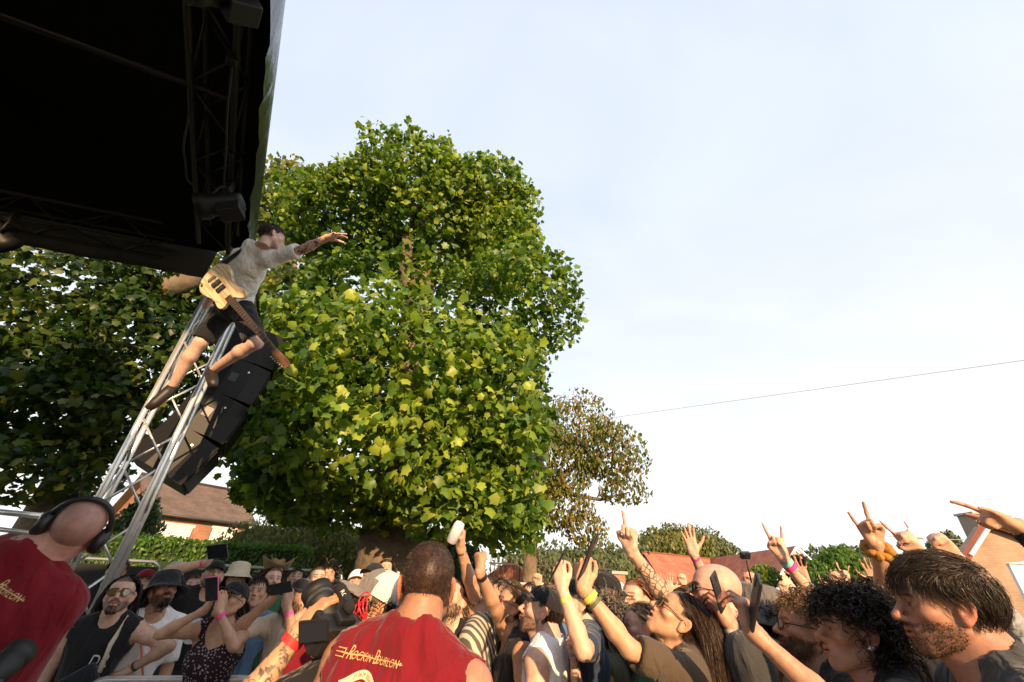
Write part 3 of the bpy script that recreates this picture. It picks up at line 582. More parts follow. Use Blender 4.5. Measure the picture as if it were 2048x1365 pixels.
def person(label, head, az, tilt=0, hroll=0, body=None, lean=(0, 0), fem=False, skin='fair', lod=1, hair=None, beard=None, top=None, arms=None, bottom=(.02, .02, .024), bulk=1.0, jaw=1.0, nose=1.0, mo=0.0, scale=1.0, paint=None, group=None, seed=None, nobottom=False, sh_up=0.0, nshift=(0, 0), skinc=None, hs=1.0):
    """head: photo pixel of the head centre and depth along the camera axis; az: way the face looks; body: way the chest faces"""
    global _pid; _pid += 1; seed = seed if seed is not None else _pid*13; arms = arms or {}
    Hc = W(*head); HM = frame(az, tilt, hroll)*hs; HU = HM/hs; body = az if body is None else body; BM = frame(body); BX, BY = BM[:, 0], BM[:, 1]
    BZ = nrm(np.array([0, 0, 1.])+lean[0]*BX+lean[1]*BY); BX = nrm(np.cross(BY, BZ)); BY = np.cross(BZ, BX)
    at = Hc+HM@np.array([0, -.02, -.045]); N_ = at-.105*BZ*hs-.02*BY+nshift[0]*BX+nshift[1]*BY; s = scale*N_[2]/1.49; s = min(max(s, .88), 1.12)*(.96 if fem else 1)
    sk = np.array(skinc if skinc is not None else SK[skin]); hw = (.160 if fem else .182)*bulk**.5*s
    sh = [N_-hw*BX-.055*s*BZ+sh_up*BZ-.01*BY, N_+hw*BX-.055*s*BZ+sh_up*BZ-.01*BY]; l1, l2 = .285*s, .26*s; el = [None]*2; wr = [None]*2; am = (.88 if fem else 1.0)*s*bulk**.5
    A = [arms.get('L'), arms.get('R')]
    for i in (0, 1):
        sg = -1 if i == 0 else 1; a = A[i]
        if a is None or not ('px' in a or 'w' in a):
            el[i] = sh[i]+l1*nrm(sg*.16*BX-.05*BY-BZ); wr[i] = el[i]+l2*nrm(-sg*.02*BX+.35*BY-np.array([0, 0, 1])); continue
        t = W(*a['px']) if 'px' in a else np.array(a['w'])
        if 'raise' in a or t[2] > sh[i][2]+.05: u_ = nrm(t-sh[i]); sh[i] = sh[i]+.055*s*u_*max(0, u_[2])+.02*s*np.array([0, 0, 1])
        el[i], wr[i] = ik(sh[i], t, l1, l2, a.get('pole', sg*.6*BX-.4*np.array([0, 0, 1])+.3*BY))
    TP = torso_prims(N_, BX, BY, BZ, s, fem, bulk, sh[0], sh[1])
    pts = np.array([sh[0], sh[1], el[0], el[1], wr[0], wr[1], N_+.1*BZ, N_-.62*s*BZ, Hc]); lo, hi = pts.min(0)-.17, pts.max(0)+.17
    hb = (.012, .018, .028)[lod]; F = SDF(lo, hi, hb); put(F, TP)
    for i in (0, 1): put(F, arm_prims(sh[i], el[i], wr[i], s, am))
    nr = (.046 if fem else .056)*s*bulk**.4*hs; F.cone(at-.01*BZ, N_-.03*BZ, nr, nr*1.1, k=.04); Fh = lambda c, r_: F.ell(Hc+HM@np.array(c), np.array(r_)*hs, HU, k=.03)
    Fh((0, -.016, .03), (.062, .085, .07)); Fh((0, .02, -.035), (.042, .042, .052))
    F.cone(Hc+HM@np.array([0, .045, -.095]), N_+.03*BY+.0*BZ, .013, .028, k=.05); F.cone(Hc+HM@np.array([0, -.05, -.02]), N_-.03*BY, .04, .045, k=.04)
    V, Q = F.nets(); base = N_*np.array([1, 1, 0])-.0*BY; base[2] = 0
    R_ = root('person', base, label, 'person', group)
    tat = np.zeros(len(V)); C = np.tile(sk, (len(V), 1))
    for i in (0, 1):
        a = A[i]
        if a and a.get('tat'):
            t0, t1 = a.get('trange', (0, 1)); g = wr[i]-el[i]; t_ = ((V-el[i])@g)/(g@g); d = np.linalg.norm(V-(el[i]+np.clip(t_, 0, 1)[:, None]*g), axis=1); tat[(d < .065) & (t_ > t0-.1) & (t_ < t1)] = a['tat']
            if t0 < 0: g = el[i]-sh[i]; t_ = ((V-sh[i])@g)/(g@g); d = np.linalg.norm(V-(sh[i]+np.clip(t_, 0, 1)[:, None]*g), axis=1); tat[(d < .075) & (t_ > .25)] = a['tat']
    if paint and paint.get('necktat'): tat[(np.linalg.norm(V-N_, axis=1) < .11)] = 2
    G = None
    if top: G = add_top(top, N_, BX, BY, BZ, s, fem, bulk, sh, el, wr, TP, lo, hi, hb*(1.0, 1.15, 1.15)[lod], R_, seed); ins = G.node(V) < -.0045
    else: ins = np.zeros(len(V), bool)
    Q = Q[~ins[Q].all(1)]
    ht = get_head((.0039, .0074, .0115)[lod], fem, jaw, nose, mo); pa = dict(paint or {}); pa.pop('necktat', None)
    if hair and 'scalp' not in pa and hair['type'] != 'none': pa['scalp'] = np.array(hair['color'])*.8; pa.setdefault('scalp_amt', .93)
    if hair: pa.setdefault('brow', np.array(hair['color'])*.8)
    if beard: pa.setdefault('beard', np.array(beard['color'])); pa.setdefault('beard_amt', .8)
    Ch = paint_head(ht[0], sk, fem, seed=seed, **pa); Vs = [V, Hc+ht[0]@HM.T]; Qs = [Q, ht[1]+len(V)]; Cs = [C, Ch]; Ts = [tat, np.zeros(len(Ch))]; info = dict(root=R_, Hc=Hc, HM=HM, sh=sh, el=el, wr=wr, N=N_, B=(BX, BY, BZ), s=s, hand=[None, None], R=R_)
    nv = len(V)+len(Ch)
    for i in (0, 1):
        a = A[i] or {}; g = nrm(wr[i]-el[i]); hz = nrm(a.get('hdir', g)) if A[i] else g; hz = nrm(hz); pl = np.array(a.get('palm', (0, -1, 0) if A[i] else BX*(1 if i == 0 else -1)), float); hy = nrm(pl-hz*(pl@hz)); hx = np.cross(hy, hz); sg = 1 if i == 0 else -1
        hv, hq = get_hand(a.get('hand', 'relax'), (.0042, .007, .0115)[lod]); ss = (.92 if fem else 1.0)*a.get('hs', 1.0); M = np.stack([hx*sg, hy, hz], 1)*ss
        hV = wr[i]+hv@M.T; Vs.append(hV); Qs.append((hq if sg > 0 else hq[:, ::-1])+nv); nv += len(hV); hc = np.tile(sk, (len(hV), 1)); kn = hv[:, 2] > .075; hc[kn] = hc[kn]*np.array((1.03, .88, .85)); Cs.append(hc); Ts.append(np.zeros(len(hV))); info['hand'][i] = (wr[i], M)
        if a.get('gtint') is not None: Cs[-1] = hc*0+np.array(a['gtint'])
    ob('body', mesh_np('body', np.concatenate(Vs), np.concatenate(Qs), True, np.clip(np.concatenate(Cs), 0, 1), {'tat': np.concatenate(Ts)}), SKIN, R_)
    if G is not None:
        V, Q = G.nets(); V = relax(V, Q); info['shirt'] = ob(top.get('name', dict(tee='t_shirt', tank='tank_top', cut='sleeveless_shirt', strap='dress', long='shirt', loose='t_shirt')[top['kind']]), mesh_np('shirt', V, Q), top['mat'], R_)
        info['shirt_mesh'] = (V, Q)
    if hair and hair['type'] != 'none': make_hair(hair, Hc, HM, N_, BX, BY, s, lod, R_, seed)
    if beard: make_beard(beard, Hc, HM, lod, R_, seed, ht)
    if not nobottom:
        m = cloth('bottom_%02d%02d%02d' % tuple(int(v*99) for v in bottom), bottom); T_ = MB(); pv = N_-.56*s*BZ; pv2 = pv.copy()
        for sg in (-1, 1):
            hp = pv+sg*.085*s*BX; an = base+sg*.12*BX; an[2] = .09; kn = (hp+an)/2+.03*BY; T_.tube([hp+.05*BZ, hp-.12*s*BZ, kn, an], [.10*s*bulk, .095*s*bulk, .068*s, .058*s], 12)
        T_.tube([pv+.07*BZ*s, pv-.04*BZ*s, pv-.12*s*BZ], [.145*s*bulk, .158*s*bulk, .10*s], 14, flat=.76); T_.build('trousers', m, R_, smooth=True)
        for sg in (-1, 1):
            an = base+sg*.12*BX; S_ = MB(); S_.tube([an+np.array([0, 0, .10])-.01*BY, an+np.array([0, 0, .06])-.01*BY, an+np.array([0, 0, .045])+.07*BY, an+np.array([0, 0, .035])+.17*BY], [.045, .052, .048, .034], 10); S_.build('shoe', mat('shoe', (.03, .03, .03), rough=.6), R_, smooth=True)
    for i in (0, 1):
        if A[i] and 'px' in A[i]:
            q = PX(wr[i])
            if abs(q[0]-A[i]['px'][0])+abs(q[1]-A[i]['px'][1]) > 12: print('ARM', label[:40], 'LR'[i], A[i]['px'], [round(float(x), 2) for x in q])
    return info
_pid = 0
def hpt(info, i, p): w_, M = info['hand'][i]; return w_+M@np.array(p, float)
PHONE_M = mat('phone_case', (.015, .015, .017), rough=.35); SCREEN_M = mat('phone_screen', (.02, .022, .03), rough=.08, spec=.8); LENS_M = mat('lens_glass', (.01, .01, .015), rough=.05, coat=1)
def phone(label, c, M, case=None, size=(.037, .0042, .077), name='smartphone', cat='phone', group=None):
    """c centre, M columns: width, thickness (screen faces -y), length"""
    c = np.array(c); R_ = root(name, c, label, cat, group); a = np.array(size)
    MB().bbox(-a, a, .003, M, c).build('case', case or PHONE_M, R_, smooth=False)
    MB().box((-a[0]+.003, -a[1]-.0012, -a[2]+.004), (a[0]-.003, -a[1]-.0002, a[2]-.004), M, c).build('screen', SCREEN_M, R_)
    MB().bbox((a[0]-.030, a[1]-.0005, a[2]-.034), (a[0]-.005, a[1]+.0022, a[2]-.006), .001, M, c).build('camera_bump', case or PHONE_M, R_)
    return R_
# ------------------------------------------------------------------ ground and roads
def brick_mat(name, c1, c2, mortar, scale=1.0, bw=.22, bh=.075, rough=.85, bump=.6):
    m = bpy.data.materials.new(name); m.use_nodes = True; t = m.node_tree; b = t.nodes['Principled BSDF']; N = t.nodes.new; L = t.links.new
    tcn = N('ShaderNodeTexCoord'); k = N('ShaderNodeTexBrick'); k.inputs['Color1'].default_value = (*c1, 1); k.inputs['Color2'].default_value = (*c2, 1); k.inputs['Mortar'].default_value = (*mortar, 1)
    k.inputs['Scale'].default_value = scale; k.inputs['Brick Width'].default_value = bw; k.inputs['Row Height'].default_value = bh; k.inputs['Mortar Size'].default_value = .008; k.inputs['Bias'].default_value = 0
    L(tcn.outputs['UV'], k.inputs['Vector']); n = N('ShaderNodeTexNoise'); n.inputs['Scale'].default_value = .8; n.inputs['Detail'].default_value = 8; L(tcn.outputs['UV'], n.inputs['Vector'])
    r = N('ShaderNodeMapRange'); r.inputs['From Min'].default_value = .3; r.inputs['From Max'].default_value = .7; r.inputs['To Min'].default_value = .7; r.inputs['To Max'].default_value = 1.25; L(n.outputs['Fac'], r.inputs['Value'])
    x = N('ShaderNodeVectorMath'); x.operation = 'SCALE'; L(k.outputs['Color'], x.inputs[0]); L(r.outputs[0], x.inputs['Scale']); L(x.outputs[0], b.inputs['Base Color']); b.inputs['Roughness'].default_value = rough
    u = N('ShaderNodeBump'); u.inputs['Strength'].default_value = bump; u.inputs['Distance'].default_value = .02; u.invert = True; L(k.outputs['Fac'], u.inputs['Height']); L(u.outputs[0], b.inputs['Normal']); return m
def panel(name, corners, m, parent, th=.12, inward=None):
    """a flat slab with UVs in metres; corners in order (bottom left, bottom right, top right, top left ...)"""
    P = [np.array(c, float) for c in corners]; ex = nrm(P[1]-P[0]); nn = nrm(np.cross(P[1]-P[0], P[-1]-P[0])); ey = np.cross(nn, ex)
    if inward is not None and nn@(np.array(inward)-P[0]) > 0: nn = -nn
    bm = bmesh.new(); a = [bm.verts.new(p) for p in P]; b = [bm.verts.new(p-nn*th) for p in P]; n = len(P); bm.faces.new(a); bm.faces.new(b[::-1])
    for i in range(n): bm.faces.new((a[i], b[i], b[(i+1) % n], a[(i+1) % n]))
    bmesh.ops.recalc_face_normals(bm, faces=list(bm.faces)); uv = bm.loops.layers.uv.new('UVMap')
    for f in bm.faces:
        for l in f.loops: q = np.array(l.vert.co)-P[0]; l[uv].uv = (float(q@ex)+.05*float(q@nn), float(q@ey)+.05*float(q@nn))
    me = bpy.data.meshes.new(name); bm.to_mesh(me); bm.free(); return ob(name, me, m, parent)
GRASS = mat('ground_grass', (.10, .11, .045), rough=.95, noise=.5, nscale=2.5, bump=.6, bscale=30, bdist=.03)
bm = bmesh.new(); bmesh.ops.create_grid(bm, x_segments=24, y_segments=24, size=400); me = bpy.data.meshes.new('ground'); bm.to_mesh(me); bm.free()
tag(ob('ground', me, GRASS), kind='structure')
PAVE = mat('bounce_ground', (.36, .33, .28), rough=.95, noise=.25, nscale=5, bump=.4, bscale=120)  # ground out of view, made pale to bounce fill light upward
tag(MB().box((-7, -8, -.1), (9, 12.5, .006)).build('paved_yard', PAVE), kind='structure')

# ------------------------------------------------------------------ foliage
LEAF = bpy.data.materials.new('leaf'); LEAF.use_nodes = True
def leaf_nodes():
    t = LEAF.node_tree; t.nodes.clear(); N = t.nodes.new; L = t.links.new; o = N('ShaderNodeOutputMaterial'); a = N('ShaderNodeAttribute'); a.attribute_name = 'Col'
    d = N('ShaderNodeBsdfPrincipled'); d.inputs['Roughness'].default_value = .42; d.inputs['Specular IOR Level'].default_value = .35; tr = N('ShaderNodeBsdfTranslucent'); m = N('ShaderNodeMixShader'); m.inputs[0].default_value = .36
    L(a.outputs['Color'], d.inputs['Base Color']); g = N('ShaderNodeVectorMath'); g.operation = 'MULTIPLY'; g.inputs[1].default_value = (1.5, 1.45, .55); L(a.outputs['Color'], g.inputs[0]); L(g.outputs[0], tr.inputs['Color'])
    L(d.outputs[0], m.inputs[1]); L(tr.outputs[0], m.inputs[2]); L(m.outputs[0], o.inputs[0])
leaf_nodes()
BARK = mat('plane_bark', (.16, .115, .075), rough=.9, noise=.45, nscale=3.5, bump=.9, bscale=7, bdist=.06)
BARK_P = mat('pale_bark', (.16, .125, .085), rough=.85, noise=.4, nscale=4, bump=.5, bscale=10, bdist=.04)
LOBED = np.array([(0, -.40), (.44, -.36), (.40, -.06), (.57, .17), (.31, .29), (0, .62), (-.31, .29), (-.57, .17), (-.40, -.06), (-.44, -.36)])
OVAL = np.array([(0, -.5), (.28, -.1), (.22, .25), (0, .55), (-.22, .25), (-.28, -.1)])
def leaf_arrays(P, Nr, size, shape, seed, fold=.34, droop=.55):
    """P (n,3) centres, Nr (n,3) normals -> V, T, verts per leaf"""
    r_ = np.random.default_rng(seed); n = len(P); Nr = nrm_rows(Nr); dn = np.tile(np.array([0, 0, -1.]), (n, 1))+.55*r_.normal(size=(n, 3)); y = dn-Nr*(dn*Nr).sum(1)[:, None]; y = nrm_rows(y); x = np.cross(y, Nr)
    L2 = np.vstack([[(0, 0)], shape]); k = len(L2); z = -fold*np.abs(L2[:, 0])-droop*np.clip(L2[:, 1], 0, 1)**2
    sz = np.broadcast_to(np.asarray(size), (n,))[:, None, None]*r_.uniform(.42, 1.25, n)[:, None, None]
    V = P[:, None]+sz*(L2[None, :, :1]*x[:, None]+L2[None, :, 1:]*y[:, None]+z[None, :, None]*Nr[:, None]*r_.uniform(.3, 1.6, n)[:, None, None])
    m = k-1; T0 = np.array([[0, 1+i, 1+(i+1) % m] for i in range(m)]); T = (T0[None]+(np.arange(n)*k)[:, None, None]).reshape(-1, 3)
    return V.reshape(-1, 3), T, k
def crown_points(blobs, n, seed, front=.72, depth=.13, lump=.16, lf=1.4, view=None, carve=()):
    r_ = np.random.default_rng(seed); out = []; nn = []; ar = np.array([b[1][0]*b[1][2] for b in blobs]); ar = ar/ar.sum()
    for (c, rad), a in zip(blobs, ar):
        c = np.array(c, float); rad = np.array(rad, float); m = int(n*a*1.7)+10; d = nrm_rows(r_.normal(size=(m, 3)))
        if view is not None: vd = nrm(np.array(view)-c); back = (d@vd) < -.05; keep = ~back | (r_.uniform(size=m) > front); d = d[keep]; m = len(d)
        q = c+d*rad; k = 1+lump*vnoise(q, lf, seed)+.5*lump*vnoise(q, lf*2.7, seed+1)-np.abs(r_.normal(size=m))*depth+.03*r_.normal(size=m)
        k = np.where(r_.uniform(size=m) < .24, r_.uniform(.5, .92, m), k); p = c+d*rad*k[:, None]; out.append(p); nn.append(nrm_rows(d/rad))
    P = np.concatenate(out); Nn = np.concatenate(nn); keep = np.ones(len(P), bool)
    for c, rad in blobs: q = np.linalg.norm((P-np.array(c))/np.array(rad), axis=1); keep &= ~((q < .52) & (r_.uniform(size=len(P)) < .85))
    for c, rad in carve: keep &= np.linalg.norm((P-np.array(c))/np.array(rad), axis=1) > 1
    P, Nn = P[keep], Nn[keep]; i = r_.permutation(len(P))[:n]; return P[i], Nn[i]
def leaf_colors(P, pal, seed, f=.9):
    """leaf colour: from the palette, varying from branch to branch and leaf to leaf"""
    r_ = np.random.default_rng(seed); n = len(P); pal = np.array(pal); t = np.clip(.45+.30*vnoise(P, f, seed)+.24*r_.normal(size=n), 0, .999)*(len(pal)-1); i = t.astype(int); u = (t-i)[:, None]
    return (pal[i]*(1-u)+pal[np.minimum(i+1, len(pal)-1)]*u)*r_.uniform(.75, 1.2, n)[:, None]
G_PLANE = [(.022, .058, .010), (.048, .115, .015), (.11, .20, .022), (.20, .30, .032), (.31, .37, .05)]  # range widened: darks stand in for shade, yellows for sunlit leaves
G_YELL = [(.05, .09, .018), (.09, .14, .024), (.16, .19, .03), (.26, .24, .04)]
G_DARK = [(.022, .048, .014), (.035, .075, .018), (.055, .10, .022), (.085, .12, .025)]
G_BROWN = [(.08, .13, .03), (.13, .17, .04), (.20, .19, .05), (.27, .15, .055), (.13, .19, .04), (.15, .2, .045)]
G_OLIVE = [(.14, .16, .05), (.19, .21, .07), (.26, .26, .09)]
G_BRIGHT = [(.06, .13, .02), (.09, .18, .025), (.13, .22, .03)]
def tree(name, label, base, blobs, n, size, pal, trunk, limbs=(), shape=LOBED, single=0, seed=1, bark=None, group=None, cat='tree', front=.72, extra=None, **kw):
    R_ = root(name, (base[0], base[1], 0), label, cat, group); bark = bark or BARK
    if trunk is not None:
        T_ = MB(); T_.tube(trunk[0], trunk[1], 18); V, F = T_.arrays(); V += (vnoise(V, 2.2, seed)*.06*np.mean(trunk[1]))[:, None]*nrm_rows(V-np.array([base[0], base[1], 0])*1.0*np.array([1, 1, 0])-V*np.array([0, 0, 1])); ob('trunk', mesh_np('trunk', V, F), bark, R_)
    for pts, rad in limbs: MB().tube(pts, rad, 10).build('limb', bark, R_, smooth=True)
    P, Nn = crown_points(blobs, n, seed, front=front, view=(0, 0, 3), **kw); r_ = np.random.default_rng(seed)
    if extra is not None: P = np.vstack([P, extra[0]]); Nn = np.vstack([Nn, extra[1]])
    Nr = Nn*.75+np.array([0, 0, .45])+.8*r_.normal(size=P.shape); col = leaf_colors(P, pal, seed)
    if single:
        dist = np.linalg.norm(P-CAM, axis=1); u_ = (P-CAM); zc = u_@FW; px = 1024+FPX*(u_@RT)/zc; py = 682-FPX*(u_@UP)/zc
        dist[(zc < .5) | (px < 0) | (px > 2048) | (py < 0) | (py > 1365)] = 1e6
        fc = Nn@nrm(CAM-np.array(blobs[0][0])); dist = dist-fc*.8
        pick = np.argsort(dist)[:single]; rest = np.ones(len(P), bool); rest[pick] = False
        protos = {}
        for j in pick:
            ci = int(np.clip(col[j][0]*60, 0, 11))
            if ci not in protos: v, t_, k = leaf_arrays(np.zeros((1, 3)), np.array([[0, 0, 1.]]), 1.0, shape, seed+ci); v = v/np.abs(v).max()*.5*1.1; protos[ci] = mesh_np('leaf', v, t_, True, np.tile(col[j], (len(v), 1))); protos[ci].materials.append(LEAF)
            o = bpy.data.objects.new('leaf', protos[ci]); COL.objects.link(o); o.parent = R_; z_ = Vector(nrm(Nr[j])); o.location = Vector(P[j])-Vector(R_.location); s_ = size*r_.uniform(.7, 1.15); o.scale = (s_, s_, s_)
            q_ = z_.to_track_quat('Z', 'Y'); o.rotation_mode = 'QUATERNION'; o.rotation_quaternion = q_
        P, Nr, col = P[rest], Nr[rest], col[rest]
    V, T, k = leaf_arrays(P, Nr, size, shape, seed); tag(ob('crown', mesh_np('crown', V, T, True, np.repeat(col, k, 0)), LEAF, R_), kind='stuff'); return R_

# ------------------------------------------------------------------ the big plane tree
def tb(u, v, y): return WY(u, v, y)
def blob(u, v, y, rx, ry, rz): return (tb(u, v, y), (rx, ry, rz))
tbase = np.array([-2.1, 8.8])
big_blobs = [blob(840, 425, 8.8, 2.5, 2.6, 1.75), blob(720, 445, 8.9, 2.0, 2.2, 1.5), blob(955, 425, 8.7, 1.6, 2.0, 1.5), blob(880, 480, 9.2, 2.6, 2.4, 1.4), blob(640, 440, 9.2, 1.3, 1.5, 1.3), blob(1000, 500, 8.8, 1.2, 1.6, 1.3),
             blob(800, 680, 8.6, 2.75, 3.2, 1.7), blob(1040, 620, 8.6, 1.45, 2.0, 1.35), blob(660, 720, 8.6, 1.9, 2.4, 1.6), blob(830, 820, 8.4, 2.75, 3.4, 1.6), blob(965, 810, 8.5, 1.35, 2.2, 1.7),
             blob(630, 890, 8.4, 1.7, 2.4, 1.2), blob(780, 930, 8.0, 2.6, 3.0, 1.0), blob(955, 955, 8.4, 1.2, 2.0, .95), blob(590, 985, 8.6, .9, 1.6, .55), blob(930, 1020, 7.6, 1.4, 1.6, .55), blob(640, 1000, 8.0, 1.4, 1.6, .5), blob(1000, 1040, 8.0, .8, 1.2, .55)]
def tp(x, y, z): return np.array([tbase[0]+x, tbase[1]+y, z])
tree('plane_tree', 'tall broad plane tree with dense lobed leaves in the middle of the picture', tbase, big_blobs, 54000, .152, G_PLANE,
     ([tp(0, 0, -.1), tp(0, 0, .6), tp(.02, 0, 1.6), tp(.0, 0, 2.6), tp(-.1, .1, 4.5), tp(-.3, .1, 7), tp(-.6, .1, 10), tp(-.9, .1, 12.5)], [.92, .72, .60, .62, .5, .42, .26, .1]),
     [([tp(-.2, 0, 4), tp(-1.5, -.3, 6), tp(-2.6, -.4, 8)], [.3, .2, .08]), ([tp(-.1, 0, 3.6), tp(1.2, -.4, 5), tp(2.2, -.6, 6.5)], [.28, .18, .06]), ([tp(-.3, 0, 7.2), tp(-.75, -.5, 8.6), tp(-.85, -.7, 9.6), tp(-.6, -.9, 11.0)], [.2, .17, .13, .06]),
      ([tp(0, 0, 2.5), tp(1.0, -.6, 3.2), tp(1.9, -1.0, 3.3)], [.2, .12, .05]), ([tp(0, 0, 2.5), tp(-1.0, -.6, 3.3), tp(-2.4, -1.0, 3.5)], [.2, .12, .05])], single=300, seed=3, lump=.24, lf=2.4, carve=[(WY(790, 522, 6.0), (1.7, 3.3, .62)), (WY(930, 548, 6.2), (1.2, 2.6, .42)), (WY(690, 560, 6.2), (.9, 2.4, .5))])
# the tree behind the stage, its neighbour and the browning tree on the right
lb = [blob(120, 620, 9.0, 3.4, 2.6, 2.3), blob(300, 700, 9.2, 1.6, 2.0, 1.6), blob(40, 820, 9.0, 2.4, 2.2, 1.4), blob(180, 830, 9.0, 1.6, 1.6, 1.0), blob(60, 930, 8.8, 1.5, 1.6, .8), blob(330, 590, 9.6, 2.0, 2.0, 1.5), blob(-60, 700, 9, 2.4, 2.4, 2.4)]
lt = np.array([-9.6, 9.6])
tree('plane_tree', 'plane tree with yellowing lower leaves seen under the stage roof at the left', lt, lb, 15000, .19, [(.018, .045, .010), (.032, .07, .012), (.055, .10, .016), (.12, .15, .025), (.26, .24, .035)],
     ([np.array([lt[0], lt[1], z]) for z in (-.1, 2, 4, 6)], [.55, .42, .36, .3]), [([WY(190, 650, 9.4), WY(290, 597, 9.0), WY(392, 552, 8.6)], [.30, .30, .27]), ([np.array([lt[0], lt[1], 4.0]), WY(190, 650, 9.4)], [.34, .30])], single=300, seed=9, bark=BARK_P, lump=.3, lf=2.0)
yb = [blob(560, 420, 12.5, 1.6, 1.8, 3.4), blob(600, 620, 12.5, 1.5, 1.6, 2.6), blob(560, 760, 12, 1.8, 1.8, 1.4), blob(500, 520, 12.8, 1.8, 1.8, 3.6)]
tree('plane_tree', 'yellow green plane tree rising behind the stage corner and the guitarist', (-4.4, 13.2), yb, 5200, .26, G_YELL, ([np.array([-4.4-.36*z, 13.2-.05*z, z]) for z in (-.1, 4, 9, 13)], [.5, .4, .3, .1]), single=0, seed=21)
rb = [blob(1145, 860, 13.5, 1.5, 1.5, 1.1), blob(1220, 915, 13.5, 1.2, 1.3, .95), blob(1110, 930, 13.8, 1.5, 1.5, 1.4), blob(1180, 900, 13.6, 1.2, 1.2, 1.0), blob(1240, 985, 13.4, .8, .8, .45), blob(1115, 1020, 13.4, 1.3, 1.2, .85), blob(1165, 1060, 13.2, .85, .9, .6), blob(1060, 985, 13.8, 1.3, 1.3, 1.4), blob(1085, 890, 13.8, 1.3, 1.3, 1.2)]
tree('small_tree', 'smaller tree with browning orange leaves right behind the big plane tree', (.9, 14.2), rb, 14500, .15, G_BROWN, ([np.array([.9, 14.2, z]) for z in (-.1, 1.6, 2.6)], [.3, .24, .2]),
     [([np.array([.9, 14.2, 2.5]), WY(1075, 1000, 14), WY(1150, 930, 13.6), WY(1245, 905, 13.4)], [.2, .16, .1, .03]), ([np.array([.9, 14.2, 2.5]), WY(1050, 960, 14), WY(1120, 850, 13.8)], [.18, .12, .04]), ([WY(1090, 980, 13.9), WY(1200, 1000, 13.5), WY(1260, 985, 13.4)], [.08, .05, .02])], shape=OVAL, single=0, seed=31, depth=.32, lump=.26)

# ------------------------------------------------------------------ hedge and bushes
def bush(name, label, blobs, n, size, pal, seed, group=None, cat='bush', stem=None, **kw):
    b0 = np.array(blobs[0][0]); R_ = tree(name, label, (b0[0], b0[1]), blobs, n, size, pal, stem, shape=OVAL, seed=seed, group=group, cat=cat, front=.8, **kw)
    C_ = MB()
    for c, r_ in blobs:
        bm = bmesh.new(); bmesh.ops.create_icosphere(bm, subdivisions=3, radius=1)
        for v in bm.verts: v.co = Vector([v.co[i]*r_[i]*(.74+.12*mnoise.noise(v.co*2.3+Vector(c))) for i in range(3)])
        C_.bm(bm, None, c)
    C_.build('filler_core', mat('core_'+name+str(seed), tuple(np.array(pal[0])*.8), rough=1, noise=.4, nscale=2, bump=1, bscale=3, bdist=.3), R_, smooth=True); return R_  # solid dark core added so no sky shows between the leaves
def hedge(label, a, b, top, dep, n, size, pal, seed):
    a = np.array(a); b = np.array(b); R_ = root('hedge', (a[0], a[1], 0), label, 'hedge'); r_ = np.random.default_rng(seed); d = b-a; L_ = np.linalg.norm(d); e = d/L_; q = np.array([-e[1], e[0]])
    k = r_.uniform(size=n); t = r_.uniform(0, L_, n); z = r_.uniform(.1, top, n); o = np.zeros(n); Nn = np.zeros((n, 3)); m1 = k < .62; o[m1] = 0; Nn[m1, :2] = -q
    m2 = (k >= .62) & (k < .92); z[m2] = top; o[m2] = r_.uniform(0, dep, m2.sum()); Nn[m2, 2] = 1; m3 = k >= .92; t[m3] = L_; o[m3] = r_.uniform(0, dep, m3.sum()); Nn[m3, :2] = e
    P = np.stack([a[0]+e[0]*t+q[0]*o, a[1]+e[1]*t+q[1]*o, z], 1); P += Nn*(.05*vnoise(P, 5, seed)+.03*r_.normal(size=n))[:, None]-Nn*np.abs(r_.normal(size=n))[:, None]*.05
    V, T, kk = leaf_arrays(P, Nn+.7*r_.normal(size=(n, 3)), size, OVAL, seed); tag(ob('leaves', mesh_np('leaves', V, T, True, np.repeat(leaf_colors(P, pal, seed), kk, 0)), LEAF, R_), kind='stuff')
    M = np.array([[e[0], q[0], 0], [e[1], q[1], 0], [0, 0, 1]]); MB().box((.08, .1, 0), (L_-.1, dep-.05, top-.1), M, (a[0], a[1], 0)).build('filler_core', mat('hedge_core', (.02, .035, .012), rough=1), R_); return R_  # dark solid box added as filler behind the hedge leaves
hedge('clipped dark green hedge behind the fence in front of the brick house', (-8.4, 8.9), (-3.95, 9.15), 2.22, .9, 9000, .075, [(.06, .15, .02), (.09, .20, .03), (.13, .26, .04)], 41)
bush('shrub', 'loose olive green shrubs beyond the right end of the hedge', [(WY(560, 1115, 12.5), (1.3, .8, .8)), (WY(640, 1110, 12.5), (1.2, .8, .9)), (WY(520, 1105, 13), (1.4, .8, .9)), (WY(690, 1115, 12.5), (1.0, .8, .9)), (WY(600, 1085, 13), (1.0, .7, .6))], 6000, .12, G_OLIVE, 43)
bush('shrub', 'dark green shrub at the foot of the big tree right of its trunk', [(WY(835, 1150, 10.5), (.9, .8, 1.1)), (WY(900, 1150, 11), (1.0, .8, 1.0))], 2600, .12, G_DARK, 44)
bush('conifer', 'dark green conifer beside the left end of the brick house', [(WY(278, 1040, 17), (.55, .6, 1.2)), (WY(262, 1075, 17), (.9, .9, 1.2))], 2200, .16, G_DARK, 45, cat='tree')

